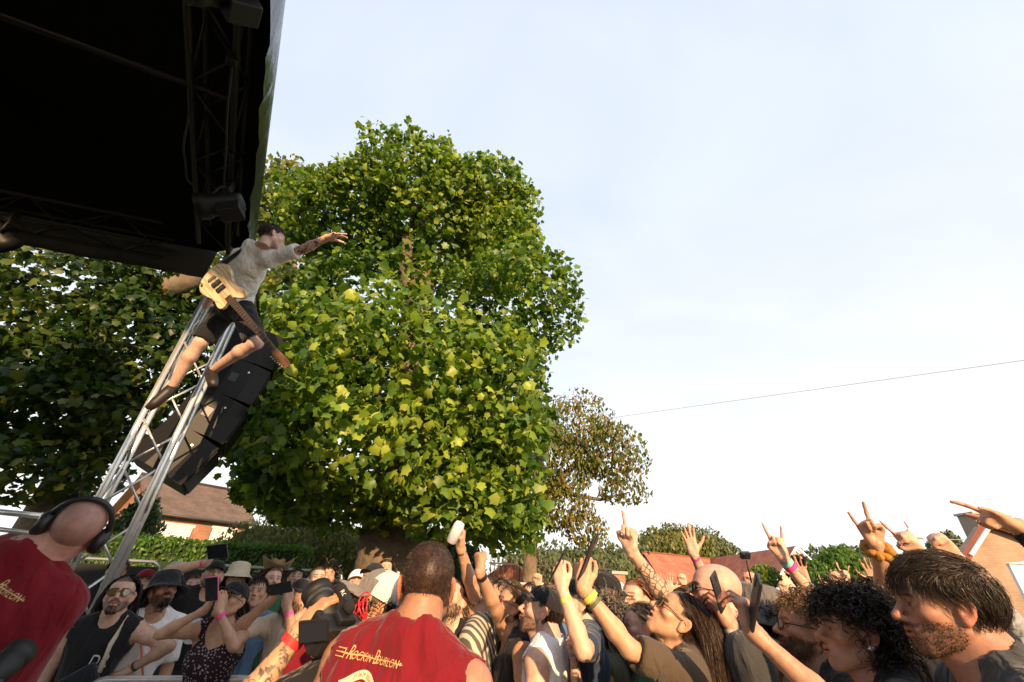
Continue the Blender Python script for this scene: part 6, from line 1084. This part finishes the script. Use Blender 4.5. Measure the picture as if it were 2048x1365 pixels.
h = (1358, 1242, 1.78); a, _ = aim(h); R4 = person('woman with long brown hair and sunglasses pushed by laughing, brown t-shirt, phone raised high', h, a-4, 42, body=a, fem=True, skinc=(.56, .32, .20), lod=0, mo=.008, hair=H('long', (.055, .030, .018), len=.42, n=6500, w=.00032, curl=.005, cf=22, front=.055, frizz=.05), top=tee(C_BROWN, 'loose', hem=.6), arms={'L': dict(px=(1167, 1178, 1.62), hand='grip', pole=(-.2, -.5, -1), palm=(.3, .8, .2), hdir=(.02, .1, 1))}); make_glasses(R4['Hc'], R4['HM'], R4['R'], rx=.027, rz=.022)
R4['root']['label'] = 'laughing woman with long brown hair, sunglasses and brown t-shirt raising a phone'
band('wristband', R4['wr'][0], R4['el'][0], .035, R4['R'], (.80, .62, .08), .020, .033); band('bracelet', R4['wr'][0], R4['el'][0], .06, R4['R'], (.10, .11, .05), .014, .034)
phone('black phone raised in the hand with the yellow wristband, brown sleeved arm', W(1177, 1112, 1.58), np.stack([nrm(.5*RT+.85*FW), nrm(.75*RT-.55*FW+.4*UP), nrm(UP+.55*RT+.5*FW)], 1))
h = (1430, 1186, 1.88); a, _ = aim(h); R5 = person('bald man in black wraparound sunglasses looking left', h, a, 8, skinc=(.60, .34, .26), lod=0, hair=None, top=tee(C_DGREY), paint=dict(scalp=(.35, .22, .18), scalp_amt=.12)); make_glasses(R5['Hc'], R5['HM'], R5['R'], rx=.028, rz=.022)
h = (1512, 1230, 2.0); a, _ = aim(h); R7 = person('person in grey bucket hat and white tank top seen from behind', h, a+35, 8, body=a+30, skin='tan', lod=1, hair=H('curly', BLKH, len=.07, n=1500, front=.03, w=.0018, cap=True), top=tee(C_WHITE, 'tank'), arms={'L': dict(px=(1463, 1252, 1.7), hand='grip', palm=(-.3, .9, .1), hdir=(-.35, .1, 1), pole=(-.2, -.2, -1))}); make_hat(R7['Hc'], R7['HM'], cloth('grey_hat', (.13, .12, .12)), R7['R'], sc=1.06); band('ring_watch', R7['wr'][0], R7['el'][0], .02, R7['R'], (.5, .5, .5), .012, .031)
phone('dark phone held slanted beside the bald man', W(1436, 1184, 1.68), np.stack([nrm(.6*RT+.7*FW), nrm(-FW+.6*RT), nrm(UP-.3*RT)], 1))
h = (1752, 1214, 1.9); a, _ = aim(h); R9 = person('woman with dark swept hair behind the curly head, horns sign with ochre scrunchie', h, a, 5, fem=True, skin='tan', lod=1, hair=H('long', (.045, .028, .018), len=.3, n=1800, front=.045), top=tee(C_BLACK), arms={'R': up((1752, 1090, 1.74), 'horns', pole=(1, -.3, -.6), palm=(-.25, -1, .1), hdir=(-.22, 0, 1))})
def scrunchie(info, i):
    wr_, el_ = info['wr'][i], info['el'][i]; d = nrm(el_-wr_); x = nrm(np.cross(d, (1, .3, 0))); y = np.cross(d, x); c = wr_+d*.022; t = np.linspace(0, 2*math.pi, 49); P = [c+(.038+.007*math.sin(9*a))*(math.cos(a)*x+math.sin(a)*y)+d*.007*math.sin(7*a+1) for a in t]; MB().tube(P, .016+.004*np.sin(11*t), 8, caps=False).build('scrunchie', cloth('ochre_velvet', (.38, .17, .03)), info['R'], smooth=True)
scrunchie(R9, 1)
h = (2200, 1185, 1.65); R10 = person('person at the right edge of whom only the pointing hand shows', h, -65, 15, skin='tan', lod=1, hair=H('short', BRN, len=.04), top=tee(C_BLACK, 'long', cuff=.95), arms={'L': up((2040, 1056, 1.5), 'love', pole=(.5, -.2, -1), palm=(-.3, .3, -1), hdir=(-.85, .1, .55))})
h = (1572, 1246, 2.0); a, _ = aim(h); R8 = person('man in black cap and sunglasses half hidden beside the man with glasses', h, a-25, 10, skin='pink', lod=1, hair=H('short', BRN, cap=True), beard=dict(color=BRN, len=.012), top=tee(C_BLACK)); make_cap(R8['Hc'], R8['HM'], C_BLACK, R8['R']); make_glasses(R8['Hc'], R8['HM'], R8['R'])
# --- right middle rows
h = (1082, 1222, 2.3); a, _ = aim(h); R16 = person('man in white tank top and black cap looking up left', h, a, 16, body=a+18, skinc=(.60, .37, .28), lod=0, hair=H('short', DK_, len=.045, n=2200, w=.0012, cap=True), beard=dict(color=(.09, .05, .03), len=.010, n=1200), top=tee(C_WHITE, 'tank')); make_cap(R16['Hc'], R16['HM'], C_BLACK, R16['R'], tilt=8)
h = (1024, 1214, 2.55); a, _ = aim(h); R17 = person('long haired man in sunglasses and black tank top punching the air', h, a-10, 20, skin='tan', lod=1, hair=H('long', BRN, len=.4, n=1800), beard=dict(color=BRN, len=.008), top=tee(C_BLACK, 'tank'), arms={'R': up((955, 1134, 2.35), 'fist', pole=(.6, -.4, -1), palm=(.8, .5, 0), hdir=(-.2, 0, 1))}); make_glasses(R17['Hc'], R17['HM'], R17['R']); band('watch', R17['wr'][1], R17['el'][1], .03, R17['R'], (.015, .015, .015), .03, .031)
h = (950, 1192, 2.65); a, _ = aim(h); STR = pattern_mat('zebra_stripes', (.10, .09, .08), (.52, .47, .38), 'stripe', 9); R18 = person('man in black and grey cap and striped shirt holding up a white can', h, a+12, 12, skin='tan', lod=1, hair=H('buzz', DK_), beard=dict(color=(.12, .07, .04), len=.03), top=tee(STR, 'loose'), arms={'R': up((922, 1098, 2.55), 'hold', pole=(.4, -.3, -1), palm=(-.8, -.5, .2), hdir=(-.05, 0, 1))}); make_cap(R18['Hc'], R18['HM'], C_BLACK, R18['R'], brimc=CAPG, tilt=6); band('watch', R18['wr'][1], R18['el'][1], .02, R18['R'], (.015, .015, .015), .014, .03)
cn = W(911, 1066, 2.48); dn_ = nrm(UP*.85+RT*.42); xx = nrm(np.cross(dn_, FW)); can = root('drink_can', cn, 'plain white can held up against the tree by the man in striped shirt', 'can'); MB().lathe([(.0, -.062), (.026, -.062), (.033, -.054), (.033, .05), (.028, .06), (.028, .063), (.025, .061), (.0, .059)], 20, np.stack([xx, np.cross(dn_, xx), dn_], 1), cn).build('can_body', mat('white_can', (.72, .70, .76), rough=.35), can, smooth=True)
h = (908, 1200, 2.6); a, _ = aim(h); R19 = person('long haired man in black t-shirt with yellow emblem behind the big man', h, a-60, 22, skin='fair', lod=1, hair=H('long', BRN, len=.36, n=1200), beard=dict(color=BRN, len=.03), top=tee(C_BLACK)); V, T = text_mesh('X', .12, 0, .6); print_on(R19, V, T, 0, -.2, mat('yellow_print', (.6, .45, .03)), back=False)
h = (1213, 1190, 2.6); R20 = person('man in black cap with face turned down to the right', h, 75, -12, body=-40, skin='dark', lod=1, hair=H('buzz', BLKH), top=tee(C_NAVY)); make_cap(R20['Hc'], R20['HM'], C_BLACK, R20['R'])
h = (1272, 1198, 2.75); R21 = person('smiling man with long auburn hair and beard', h, -128, 6, body=-100, skinc=(.62, .38, .28), lod=1, hair=H('long', AUB, len=.36, n=1500), beard=dict(color=AUB, len=.03), top=tee(C_BLACK))
h = (1283, 1254, 2.3); R22 = person('smiling blonde woman in profile between the raised arms', h, -92, 4, fem=True, skinc=(.60, .36, .28), lod=1, hair=H('long', (.42, .30, .17), len=.32, n=2400, streak=(.10, .06, .035), samt=.3), top=tee(C_GREEN))
h = (1208, 1254, 2.4); R23 = person('woman with wavy greying hair, tattooed forearms and clasped hands', h, -70, 12, fem=True, skin='fair', lod=1, hair=H('curly', GRY, len=.12, n=1500, curl=.012, cf=70, grav=.25), top=tee(C_OLIVE), arms={'L': dict(px=(1146, 1300, 2.12), hand='fist', tat=2, pole=(-.2, -.2, -1), palm=(.9, .2, 0)), 'R': dict(px=(1166, 1298, 2.14), hand='fist', tat=2, pole=(.2, -.1, -1), palm=(-.9, .2, 0))}); band('bracelet', R23['wr'][0], R23['el'][0], .02, R23['R'], (.25, .25, .26), .012, .030, .3)
h = (1158, 1206, 2.4); a, _ = aim(h); R24 = person('person in dark cap filming, thin arm with yellow wristband', h, a, 12, skin='light', lod=1, hair=H('short', DK_, cap=True), top=tee(C_NAVY), arms={'L': up((1124, 1178, 2.05), 'grip', pole=(.3, -.4, -1), palm=(.3, .9, .2), hdir=(-.15, .1, 1))}); make_cap(R24['Hc'], R24['HM'], C_BLACK, R24['R']); band('wristband', R24['wr'][0], R24['el'][0], .05, R24['R'], (.80, .66, .12), .02, .030)
phone('slim phone held up in the thin arm with pale wristbands', W(1117, 1128, 2.0), np.stack([nrm(.4*RT+.9*FW), nrm(.8*RT-.5*FW), nrm(UP+.5*RT)], 1))
h = (1378, 1226, 2.25); R15 = person('man behind the laughing woman pointing up a fully tattooed arm', h, -75, 18, skinc=(.60, .38, .28), lod=1, hair=H('short', BRN), top=tee(C_BLACK), arms={'L': up((1263, 1102, 1.98), 'point', tat=1, trange=(0, .78), pole=(.5, -.3, -.8), palm=(-.7, -.6, 0), hdir=(.05, 0, 1))})
h = (1655, 1232, 2.3); R13 = person('person behind the man with glasses raising horns over pink and turquoise wristbands', h, -75, 12, skin='fair', lod=1, hair=H('long', DK_, len=.3, n=900), fem=True, top=tee(C_BLACK), arms={'L': up((1565, 1114, 2.12), 'horns', pole=(.6, -.2, -1), palm=(-.6, -.8, 0), hdir=(-.12, 0, 1))}); band('wristband', R13['wr'][0], R13['el'][0], .03, R13['R'], (.25, .55, .55), .022, .030); band('wristband', R13['wr'][0], R13['el'][0], .055, R13['R'], (.75, .06, .32), .02, .032)
h = (1440, 1205, 2.9); R14 = person('person behind the bald man waving an open hand with pink wristband', h, -80, 10, skin='fair', lod=1, hair=H('short', BRN), top=tee(C_GREY), arms={'R': up((1388, 1110, 2.85), 'open', pole=(.5, -.2, -1), palm=(-.35, -1, 0), hdir=(-.1, 0, 1))}); band('wristband', R14['wr'][1], R14['el'][1], .02, R14['R'], (.75, .06, .32), .022, .031)
h = (1842, 1200, 2.2); R11 = person('person behind the dark haired man raising a horns sign', h, -70, 8, skin='fair', lod=2, hair=H('short', BRN), top=tee(C_BLACK), arms={'L': up((1838, 1108, 1.9), 'horns', palm=(-.6, -.6, 0), hdir=(-.5, 0, 1), pole=(.5, 0, -1))})
h = (1935, 1190, 2.4); R12 = person('person of whom only the knuckles show over the dark haired man', h, -70, 8, skin='fair', lod=2, hair=H('short', DK_), top=tee(C_GREY), arms={'L': up((1905, 1106, 2.0), 'fist', palm=(-.6, -.6, 0), hdir=(-.6, 0, .8), pole=(.5, 0, -1))})
h = (1530, 1206, 3.3); R29 = person('person holding up a selfie stick in a raised fist', h, -80, 8, skin='fair', lod=2, hair=H('short', DK_), top=tee(C_BLACK), arms={'L': up((1508, 1176, 3.0), 'fist', palm=(-.6, -.8, 0), hdir=(-.1, 0, 1), pole=(.5, 0, -1))})
ss = root('selfie_stick', W(1503, 1163, 2.95), 'small action camera on a thin selfie stick before the red roof', 'selfie stick'); MB().tube([W(1506, 1178, 2.95), W(1493, 1122, 2.95)], .006, 8).build('stick', mat('stick_black', (.02, .02, .02)), ss, smooth=True); cc_ = W(1490, 1111, 2.95); MB().bbox((-.034, -.014, -.024), (.034, .014, .024), .004, np.stack([RT, FW, UP], 1), cc_).build('action_camera', PHONE_M, ss); MB().lathe([(0, .018), (.012, .018), (.013, .0135)], 14, np.stack([RT, UP, -FW], 1), cc_-RT*.014).build('camera_lens', LENS_M, ss)
# --- far rows on the right: (px, py, depth, face az, label, sex, skin, hair, hair colour, shirt, raised hand)
far = [
 ((1020, 1180, 5.2), -120, 'woman with brown hair far back left of the tank top man', 1, 'fair', 'long', BRN, C_BLACK, None),
 ((1062, 1188, 5.0), -100, 'man in pale shirt far back behind the black cap', 0, 'fair', 'short', DK_, C_GREY, None),
 ((1100, 1192, 4.2), -95, 'person far back raising a fist with yellow wristband', 0, 'fair', 'short', BRN, C_BLUE, ((1077, 1172, 3.9), 'fist', 'L', (.8, .66, .12))),
 ((1140, 1196, 4.6), -85, 'person far back raising a hand behind the filming arm', 0, 'tan', 'short', DK_, C_BLACK, ((1186, 1170, 4.3), 'fist', 'R', None)),
 ((1175, 1190, 5.6), -100, 'dark haired person far back near the gate pillar', 0, 'fair', 'short', BLKH, C_BLACK, None),
 ((1256, 1208, 4.6), -100, 'person in green far back beside the man with auburn hair', 0, 'fair', 'short', DK_, C_GREEN, None),
 ((1322, 1212, 4.4), -90, 'person far back waving an open hand before the red roof', 1, 'light', 'long', BLD, C_BLACK, ((1343, 1176, 4.1), 'open', 'R', None)),
 ((1402, 1208, 4.6), -90, 'person far back raising a fist left of the bald man', 0, 'light', 'short', BRN, C_GREY, ((1368, 1170, 4.3), 'fist', 'L', None)),
 ((1300, 1204, 5.2), -95, 'person far back with raised hand beside the tattooed arm', 0, 'pink', 'short', DK_, C_BLACK, ((1326, 1172, 4.9), 'wide', 'R', None)),
 ((1560, 1208, 4.3), -150, 'woman far back with red and green painted cheeks', 1, 'light', 'long', AUB, C_GREEN, None),
 ((1592, 1214, 4.2), -90, 'person far back raising a fist with pink wristband', 1, 'fair', 'long', BRN, C_BLACK, ((1570, 1186, 3.9), 'fist', 'L', (.75, .06, .32))),
 ((1640, 1216, 3.2), -85, 'person raising a spread hand left of the green bush', 0, 'tan', 'short', DK_, C_BLACK, ((1612, 1168, 2.9), 'wide', 'L', None)),
 ((1700, 1214, 3.6), -85, 'person raising a fist in front of the green bush', 0, 'fair', 'short', BRN, C_NAVY, ((1676, 1172, 3.4), 'fist', 'L', None)),
 ((1722, 1216, 3.9), -85, 'person raising a small horns sign in front of the green bush', 0, 'fair', 'short', DK_, C_BLACK, ((1694, 1168, 3.6), 'love', 'L', None)),
 ((1668, 1220, 4.4), -90, 'person pointing a finger beside the curly heads', 1, 'fair', 'long', LBR, C_GREY, ((1655, 1186, 4.1), 'point', 'L', None)),
 ((1790, 1212, 3.4), -80, 'person stretching a flat hand up behind the dark swept hair', 0, 'tan', 'short', BRN, C_BLACK, ((1752, 1172, 3.1), 'open', 'L', None)),
 ((1795, 1204, 4.2), -80, 'person in grey seen between the curly head and the dark haired man', 0, 'fair', 'short', GRY, C_GREY, ((1776, 1188, 4.0), 'fist', 'L', None)),
 ((1000, 1192, 3.4), -100, 'man in dark cap behind the long haired man', 0, 'tan', 'short', DK_, C_BLACK, None),
 ((1180, 1216, 3.3), -95, 'woman in denim blue behind the thin filming arm', 1, 'fair', 'long', DK_, C_BLUE, None),
 ((1345, 1200, 5.6), -100, 'person far back at the foot of the red roof', 0, 'fair', 'short', LBR, C_MAROON, None),
 ((1500, 1200, 5.4), -100, 'person far back right of the bald man', 0, 'fair', 'short', DK_, C_BLACK, None),
 ((1612, 1206, 5.2), -100, 'person far back behind the arm with the pink wristbands', 1, 'fair', 'long', BLD, C_BLACK, None),
 ((1740, 1206, 5.4), -95, 'person far back near the wooded hillside', 0, 'tan', 'short', DK_, C_GREY, None),
 ((985, 1176, 6.0), -110, 'person far back beside the garden wall', 0, 'fair', 'short', BRN, C_CREAM, None),
]
for (hp_, az_, lb_, fm, sk_, ht_, hc_, tp_, ah) in far:
    ar = {}
    if ah: ar = {ah[2]: up(ah[0], ah[1], palm=(-.5, -.85, 0), hdir=(-.1+.2*rng.random(), 0, 1), pole=(.5 if ah[2] == 'R' else -.3, -.1, -1))}
    i_ = person(lb_, hp_, az_, 12, fem=bool(fm), skin=sk_, lod=2, hair=H(ht_, hc_), top=tee(tp_), arms=ar)
    if ah and ah[3]: band('wristband', i_['wr'][0], i_['el'][0], .03, i_['R'], ah[3], .02, .03)
# --- left crowd behind the barrier
L1 = person('man in gold sunglasses with moustache and black sleeveless shirt leaning on the barrier', (241, 1190, 2.85), 150, 10, body=158, skin='fair', lod=1, hair=H('long', BLKH, len=.2, n=1300), beard=dict(color=BLKH, len=.008, goatee=True, n=500), top=tee(C_BLACK, 'cut'), arms={'L': dict(px=(262, 1338, 2.75), hand='hold', palm=(0, 0, -1), hdir=(-.6, -.6, -.3), pole=(1, 0, .2))}); make_glasses(L1['Hc'], L1['HM'], L1['R'], lens=GLASS_A, rx=.029, rz=.022); band('bracelet', L1['wr'][0], L1['el'][0], .03, L1['R'], (.06, .07, .04), .016, .03); V, T = text_mesh('DR', .10, .2, .7); print_on(L1, V, T, .06, -.21, WHITEP, back=False)
X_, Y_, Z_ = L1['B']; bc = L1['N']+Y_*.155-Z_*.33-X_*.0; wb = root('sling_bag', bc, 'dark sling bag across the chest of the man in gold sunglasses', 'bag'); BM_ = np.stack([nrm(X_*.8-Z_*.55), Y_, nrm(Z_*.8+X_*.55)], 1); MB().bbox((-.13, -.02, -.075), (.13, .045, .075), .02, BM_, bc).build('pouch', cloth('bag_navy', (.02, .022, .028)), wb); MB().bbox((-.02, .046, -.03), (.02, .049, .0), .001, BM_, bc).build('label_patch', C_CREAM, wb); MB().tube([bc+BM_@np.array([-.13, .0, .0]), L1['N']-X_*.09+Y_*.11-Z_*.12, L1['N']-X_*.10+Y_*.03+Z_*.02, L1['N']-X_*.08-Y_*.09-Z_*.06], .022, 6, flat=.25).build('strap', C_BEIGE, wb, smooth=True)
L2 = person('man in black bucket hat and white t-shirt looking up', (326, 1184, 3.1), 128, 24, body=140, skin='tan', lod=1, hair=H('long', BLKH, len=.26, n=1000, cap=True), beard=dict(color=BLKH, len=.02, goatee=True, n=500), top=tee(C_WHITE, 'loose')); make_hat(L2['Hc'], L2['HM'], C_BLACK, L2['R'], sc=1.08); X_, Y_, Z_ = L2['B']; MB().tube([L2['N']+X_*.10+Y_*.05, L2['N']+X_*.03+Y_*.14-Z_*.12, L2['N']-X_*.10+Y_*.15-Z_*.4], .009, 6, flat=.3).build('orange_strap', mat('orange_strap', (.75, .16, .05)), L2['R'], smooth=True)
DRS = pattern_mat('speckled_dress', (.025, .016, .024), (.42, .32, .34), 'speck', 62); L3 = person('woman in black cap and speckled strap dress holding a phone up with both hands', (462, 1203, 2.85), -172, 20, body=172, fem=True, skinc=(.52, .31, .20), lod=1, hair=H('long', DK_, len=.2, n=800, cap=True), top=tee(DRS, 'strap', hem=.75), arms={'R': dict(px=(407, 1222, 2.66), hand='grip', palm=(.7, .6, 0), hdir=(.35, 0, 1), pole=(-1, -.2, -.7)), 'L': dict(px=(438, 1224, 2.62), hand='grip', palm=(-.8, .5, 0), hdir=(-.15, 0, 1), pole=(.8, -.2, -.9))}); make_cap(L3['Hc'], L3['HM'], C_BLACK, L3['R']); make_glasses(L3['Hc'], L3['HM'], L3['R'], lens=GLASS_A); band('wristband', L3['wr'][0], L3['el'][0], .03, L3['R'], (.85, .05, .30), .02, .029)
phone('phone in pink case held by the woman in the speckled dress', W(424, 1178, 2.58), np.stack([nrm(RT*.9+FW*.2), nrm(FW), UP], 1), case=mat('pink_case', (.70, .20, .30), rough=.4))
L4 = person('man in black cap and black t-shirt with white print holding a tablet overhead', (426, 1152, 3.65), 145, 18, skin='fair', lod=1, hair=H('short', DK_, cap=True), beard=dict(color=BRN, len=.006), top=tee(C_BLACK), arms={'R': up((413, 1126, 3.45), 'grip', pole=(-1, -.2, -.2), palm=(.6, .6, .2), hdir=(.3, 0, 1))}); make_cap(L4['Hc'], L4['HM'], C_BLACK, L4['R'], tilt=-4); band('wristband', L4['wr'][1], L4['el'][1], .03, L4['R'], (.85, .05, .30), .02, .03); t = np.linspace(0, 6.283, 24); V, T = strip(np.stack([.07*np.cos(t)*(1+.2*np.sin(3*t)), .07*np.sin(t)], 1), .02); print_on(L4, V, T, 0, -.24, WHITEP, back=False)
phone('grey tablet held up in front of the hedge', W(435, 1103, 3.38), np.stack([nrm(RT+.12*UP), nrm(FW), nrm(UP-.1*RT)], 1), size=(.085, .004, .058), name='tablet', cat='tablet', case=mat('tablet_grey', (.10, .11, .11), rough=.4))
L5 = person('woman in beige bucket hat and sunglasses', (473, 1156, 4.05), 155, 12, fem=True, skin='tan', lod=1, hair=H('long', DK_, len=.3, n=700, cap=True), top=tee(C_CREAM)); make_hat(L5['Hc'], L5['HM'], C_BEIGE, L5['R'], sc=1.08); make_glasses(L5['Hc'], L5['HM'], L5['R'])
FLO = pattern_mat('leaf_print_shirt', (.035, .035, .035), (.55, .54, .52), 'blot', 26); L6 = person('man with grey bandana and leaf patterned shirt behind the bucket hat', (344, 1155, 3.75), 135, 16, skin='pink', lod=1, hair=H('buzz', GRY), top=tee(FLO, 'loose')); make_hat(L6['Hc'], L6['HM'], cloth('bandana_grey', (.35, .38, .38)), L6['R'], 'beanie', .93)
L12 = person('bearded man in cream t-shirt with drawn print photographing with both hands raised', (598, 1196, 3.0), -150, 16, body=-170, skin='tan', lod=1, hair=H('buzz', DK_), beard=dict(color=(.10, .06, .035), len=.03), top=tee(C_CREAM, 'loose', sleeve=.6), arms={'R': dict(px=(536, 1206, 2.8), hand='grip', pole=(-1, -.2, -.8), palm=(.8, .5, 0), hdir=(.55, 0, .9)), 'L': dict(px=(574, 1214, 2.75), hand='grip', pole=(.6, -.3, -1), palm=(-.8, .5, 0), hdir=(-.2, 0, 1))}); make_cap(L12['Hc'], L12['HM'], C_BLACK, L12['R']); band('wristband', L12['wr'][0], L12['el'][0], .05, L12['R'], (.85, .10, .42), .02, .03)
for k in range(5): t = np.linspace(0, 5.5, 26); V, T = strip(np.stack([(.03+.018*k)*np.cos(t+k)*(1+.25*np.sin(5*t+k)), (.05+.022*k)*np.sin(t+k)], 1), .0022); print_on(L12, V, T, .02, -.27, mat('ink', (.06, .06, .06)), back=False)
phone('dark phone between the raised hands of the man in cream', W(562, 1177, 2.68), np.stack([nrm(RT+.2*UP), nrm(FW+.2*RT), nrm(UP-.2*RT)], 1), size=(.072, .005, .036))
L18 = person('man in red crew t-shirt with cream lettering hidden behind the video camera', (660, 1222, 2.15), 175, 5, skin='tan', lod=1, hair=H('short', DK_), top=tee(C_RED)); V, T = text_mesh('SE', .17, 0, .75); print_on(L18, V, T, .015, -.22, CREAMP, back=False); V, T = text_mesh('CURITE', .09, 0, .75); print_on(L18, V, T, .0, -.36, CREAMP, back=False)
leftfar = [
 ((233, 1142, 4.3), 150, 'person seen between the truss tower and the man in gold sunglasses', 0, 'tan', 'short', DK_, C_BLACK, None), ((286, 1168, 3.9), 145, 'man in red and white cap behind the gold sunglasses', 0, 'fair', 'short', DK_, C_DGREY, 'redcap'), ((497, 1172, 5.0), 155, 'man in dark cap by the fence left of the long haired man', 0, 'tan', 'short', DK_, C_BLACK, 'cap'),
 ((543, 1163, 3.9), 140, 'bearded long haired man in green t-shirt looking up', 0, 'fair', 'long', BRN, C_GREEN, 'beard'), ((550, 1147, 4.7), 150, 'person in tan cowboy hat by the fence', 1, 'fair', 'long', LBR, C_BLACK, 'cowboy'), ((633, 1160, 4.1), 150, 'balding man by the fence behind the cameraman', 0, 'fair', 'buzz', DK_, C_GREY, None),
 ((654, 1156, 4.5), 150, 'woman with dark curly hair by the fence', 1, 'tan', 'curly', BLKH, C_BLACK, None), ((744, 1160, 3.3), -170, 'person in black cap left of the big man', 0, 'tan', 'short', DK_, C_BLACK, 'cap'), ((771, 1140, 5.2), 160, 'woman with dark hair in front of the tree trunk', 1, 'fair', 'long', DK_, C_BLACK, None), ((712, 1170, 3.7), 165, 'person in white cap in front of the tree trunk', 0, 'fair', 'short', DK_, C_GREY, 'whitecap'),
 ((385, 1176, 4.4), 150, 'person in dark shirt behind the man with the tablet', 0, 'fair', 'short', BRN, C_DGREY, None), ((512, 1188, 3.6), 160, 'person in blue shirt left of the photographing man', 0, 'tan', 'short', BLKH, C_BLUE, None), ((590, 1158, 5.0), 155, 'person far back by the fence', 0, 'fair', 'short', DK_, C_NAVY, None),
 ((880, 1172, 5.0), -160, 'person half hidden behind the big man', 0, 'fair', 'short', BRN, C_GREY, None), ((690, 1186, 4.8), 165, 'woman with long dark hair beside the trunk', 1, 'tan', 'long', DK_, C_MAROON, None),
]
for (hp_, az_, lb_, fm, sk_, ht_, hc_, tp_, x_) in leftfar:
    i_ = person(lb_, hp_, az_, 14, fem=bool(fm), skin=sk_, lod=1 if hp_[2] < 4.2 else 2, hair=H(ht_, hc_, cap=x_ in ('cap', 'redcap', 'whitecap', 'cowboy')), top=tee(tp_), beard=dict(color=hc_, len=.025) if x_ == 'beard' else None)
    if x_ in ('cap', 'redcap', 'whitecap'): make_cap(i_['Hc'], i_['HM'], {'cap': C_BLACK, 'redcap': C_RED, 'whitecap': C_WHITE}[x_], i_['R'])
    if x_ == 'cowboy': make_hat(i_['Hc'], i_['HM'], C_TAN, i_['R'], 'cowboy')
# --- dark lens of another photographer at the lower left corner
lc = W(-14, 1352, 1.25); d = nrm(np.array([-.25, .8, .5])); x = nrm(np.cross(d, ZZ)); M = np.stack([x, np.cross(x, d), d], 1); ph = root('photo_camera', lc, 'dark camera with thick lens cut off at the lower left corner', 'camera'); MB().lathe([(0, -.06), (.034, -.06), (.036, .0), (.040, .01), (.040, .05), (.037, .055), (.043, .06), (.045, .095), (.040, .095), (.0, .08)], 28, M, lc).build('lens', mat('lens_rubber'), ph, smooth=True); MB().bbox((-.07, -.05, -.12), (.07, .05, -.061), .01, M, lc).build('camera_body', mat('camera_body'), ph)
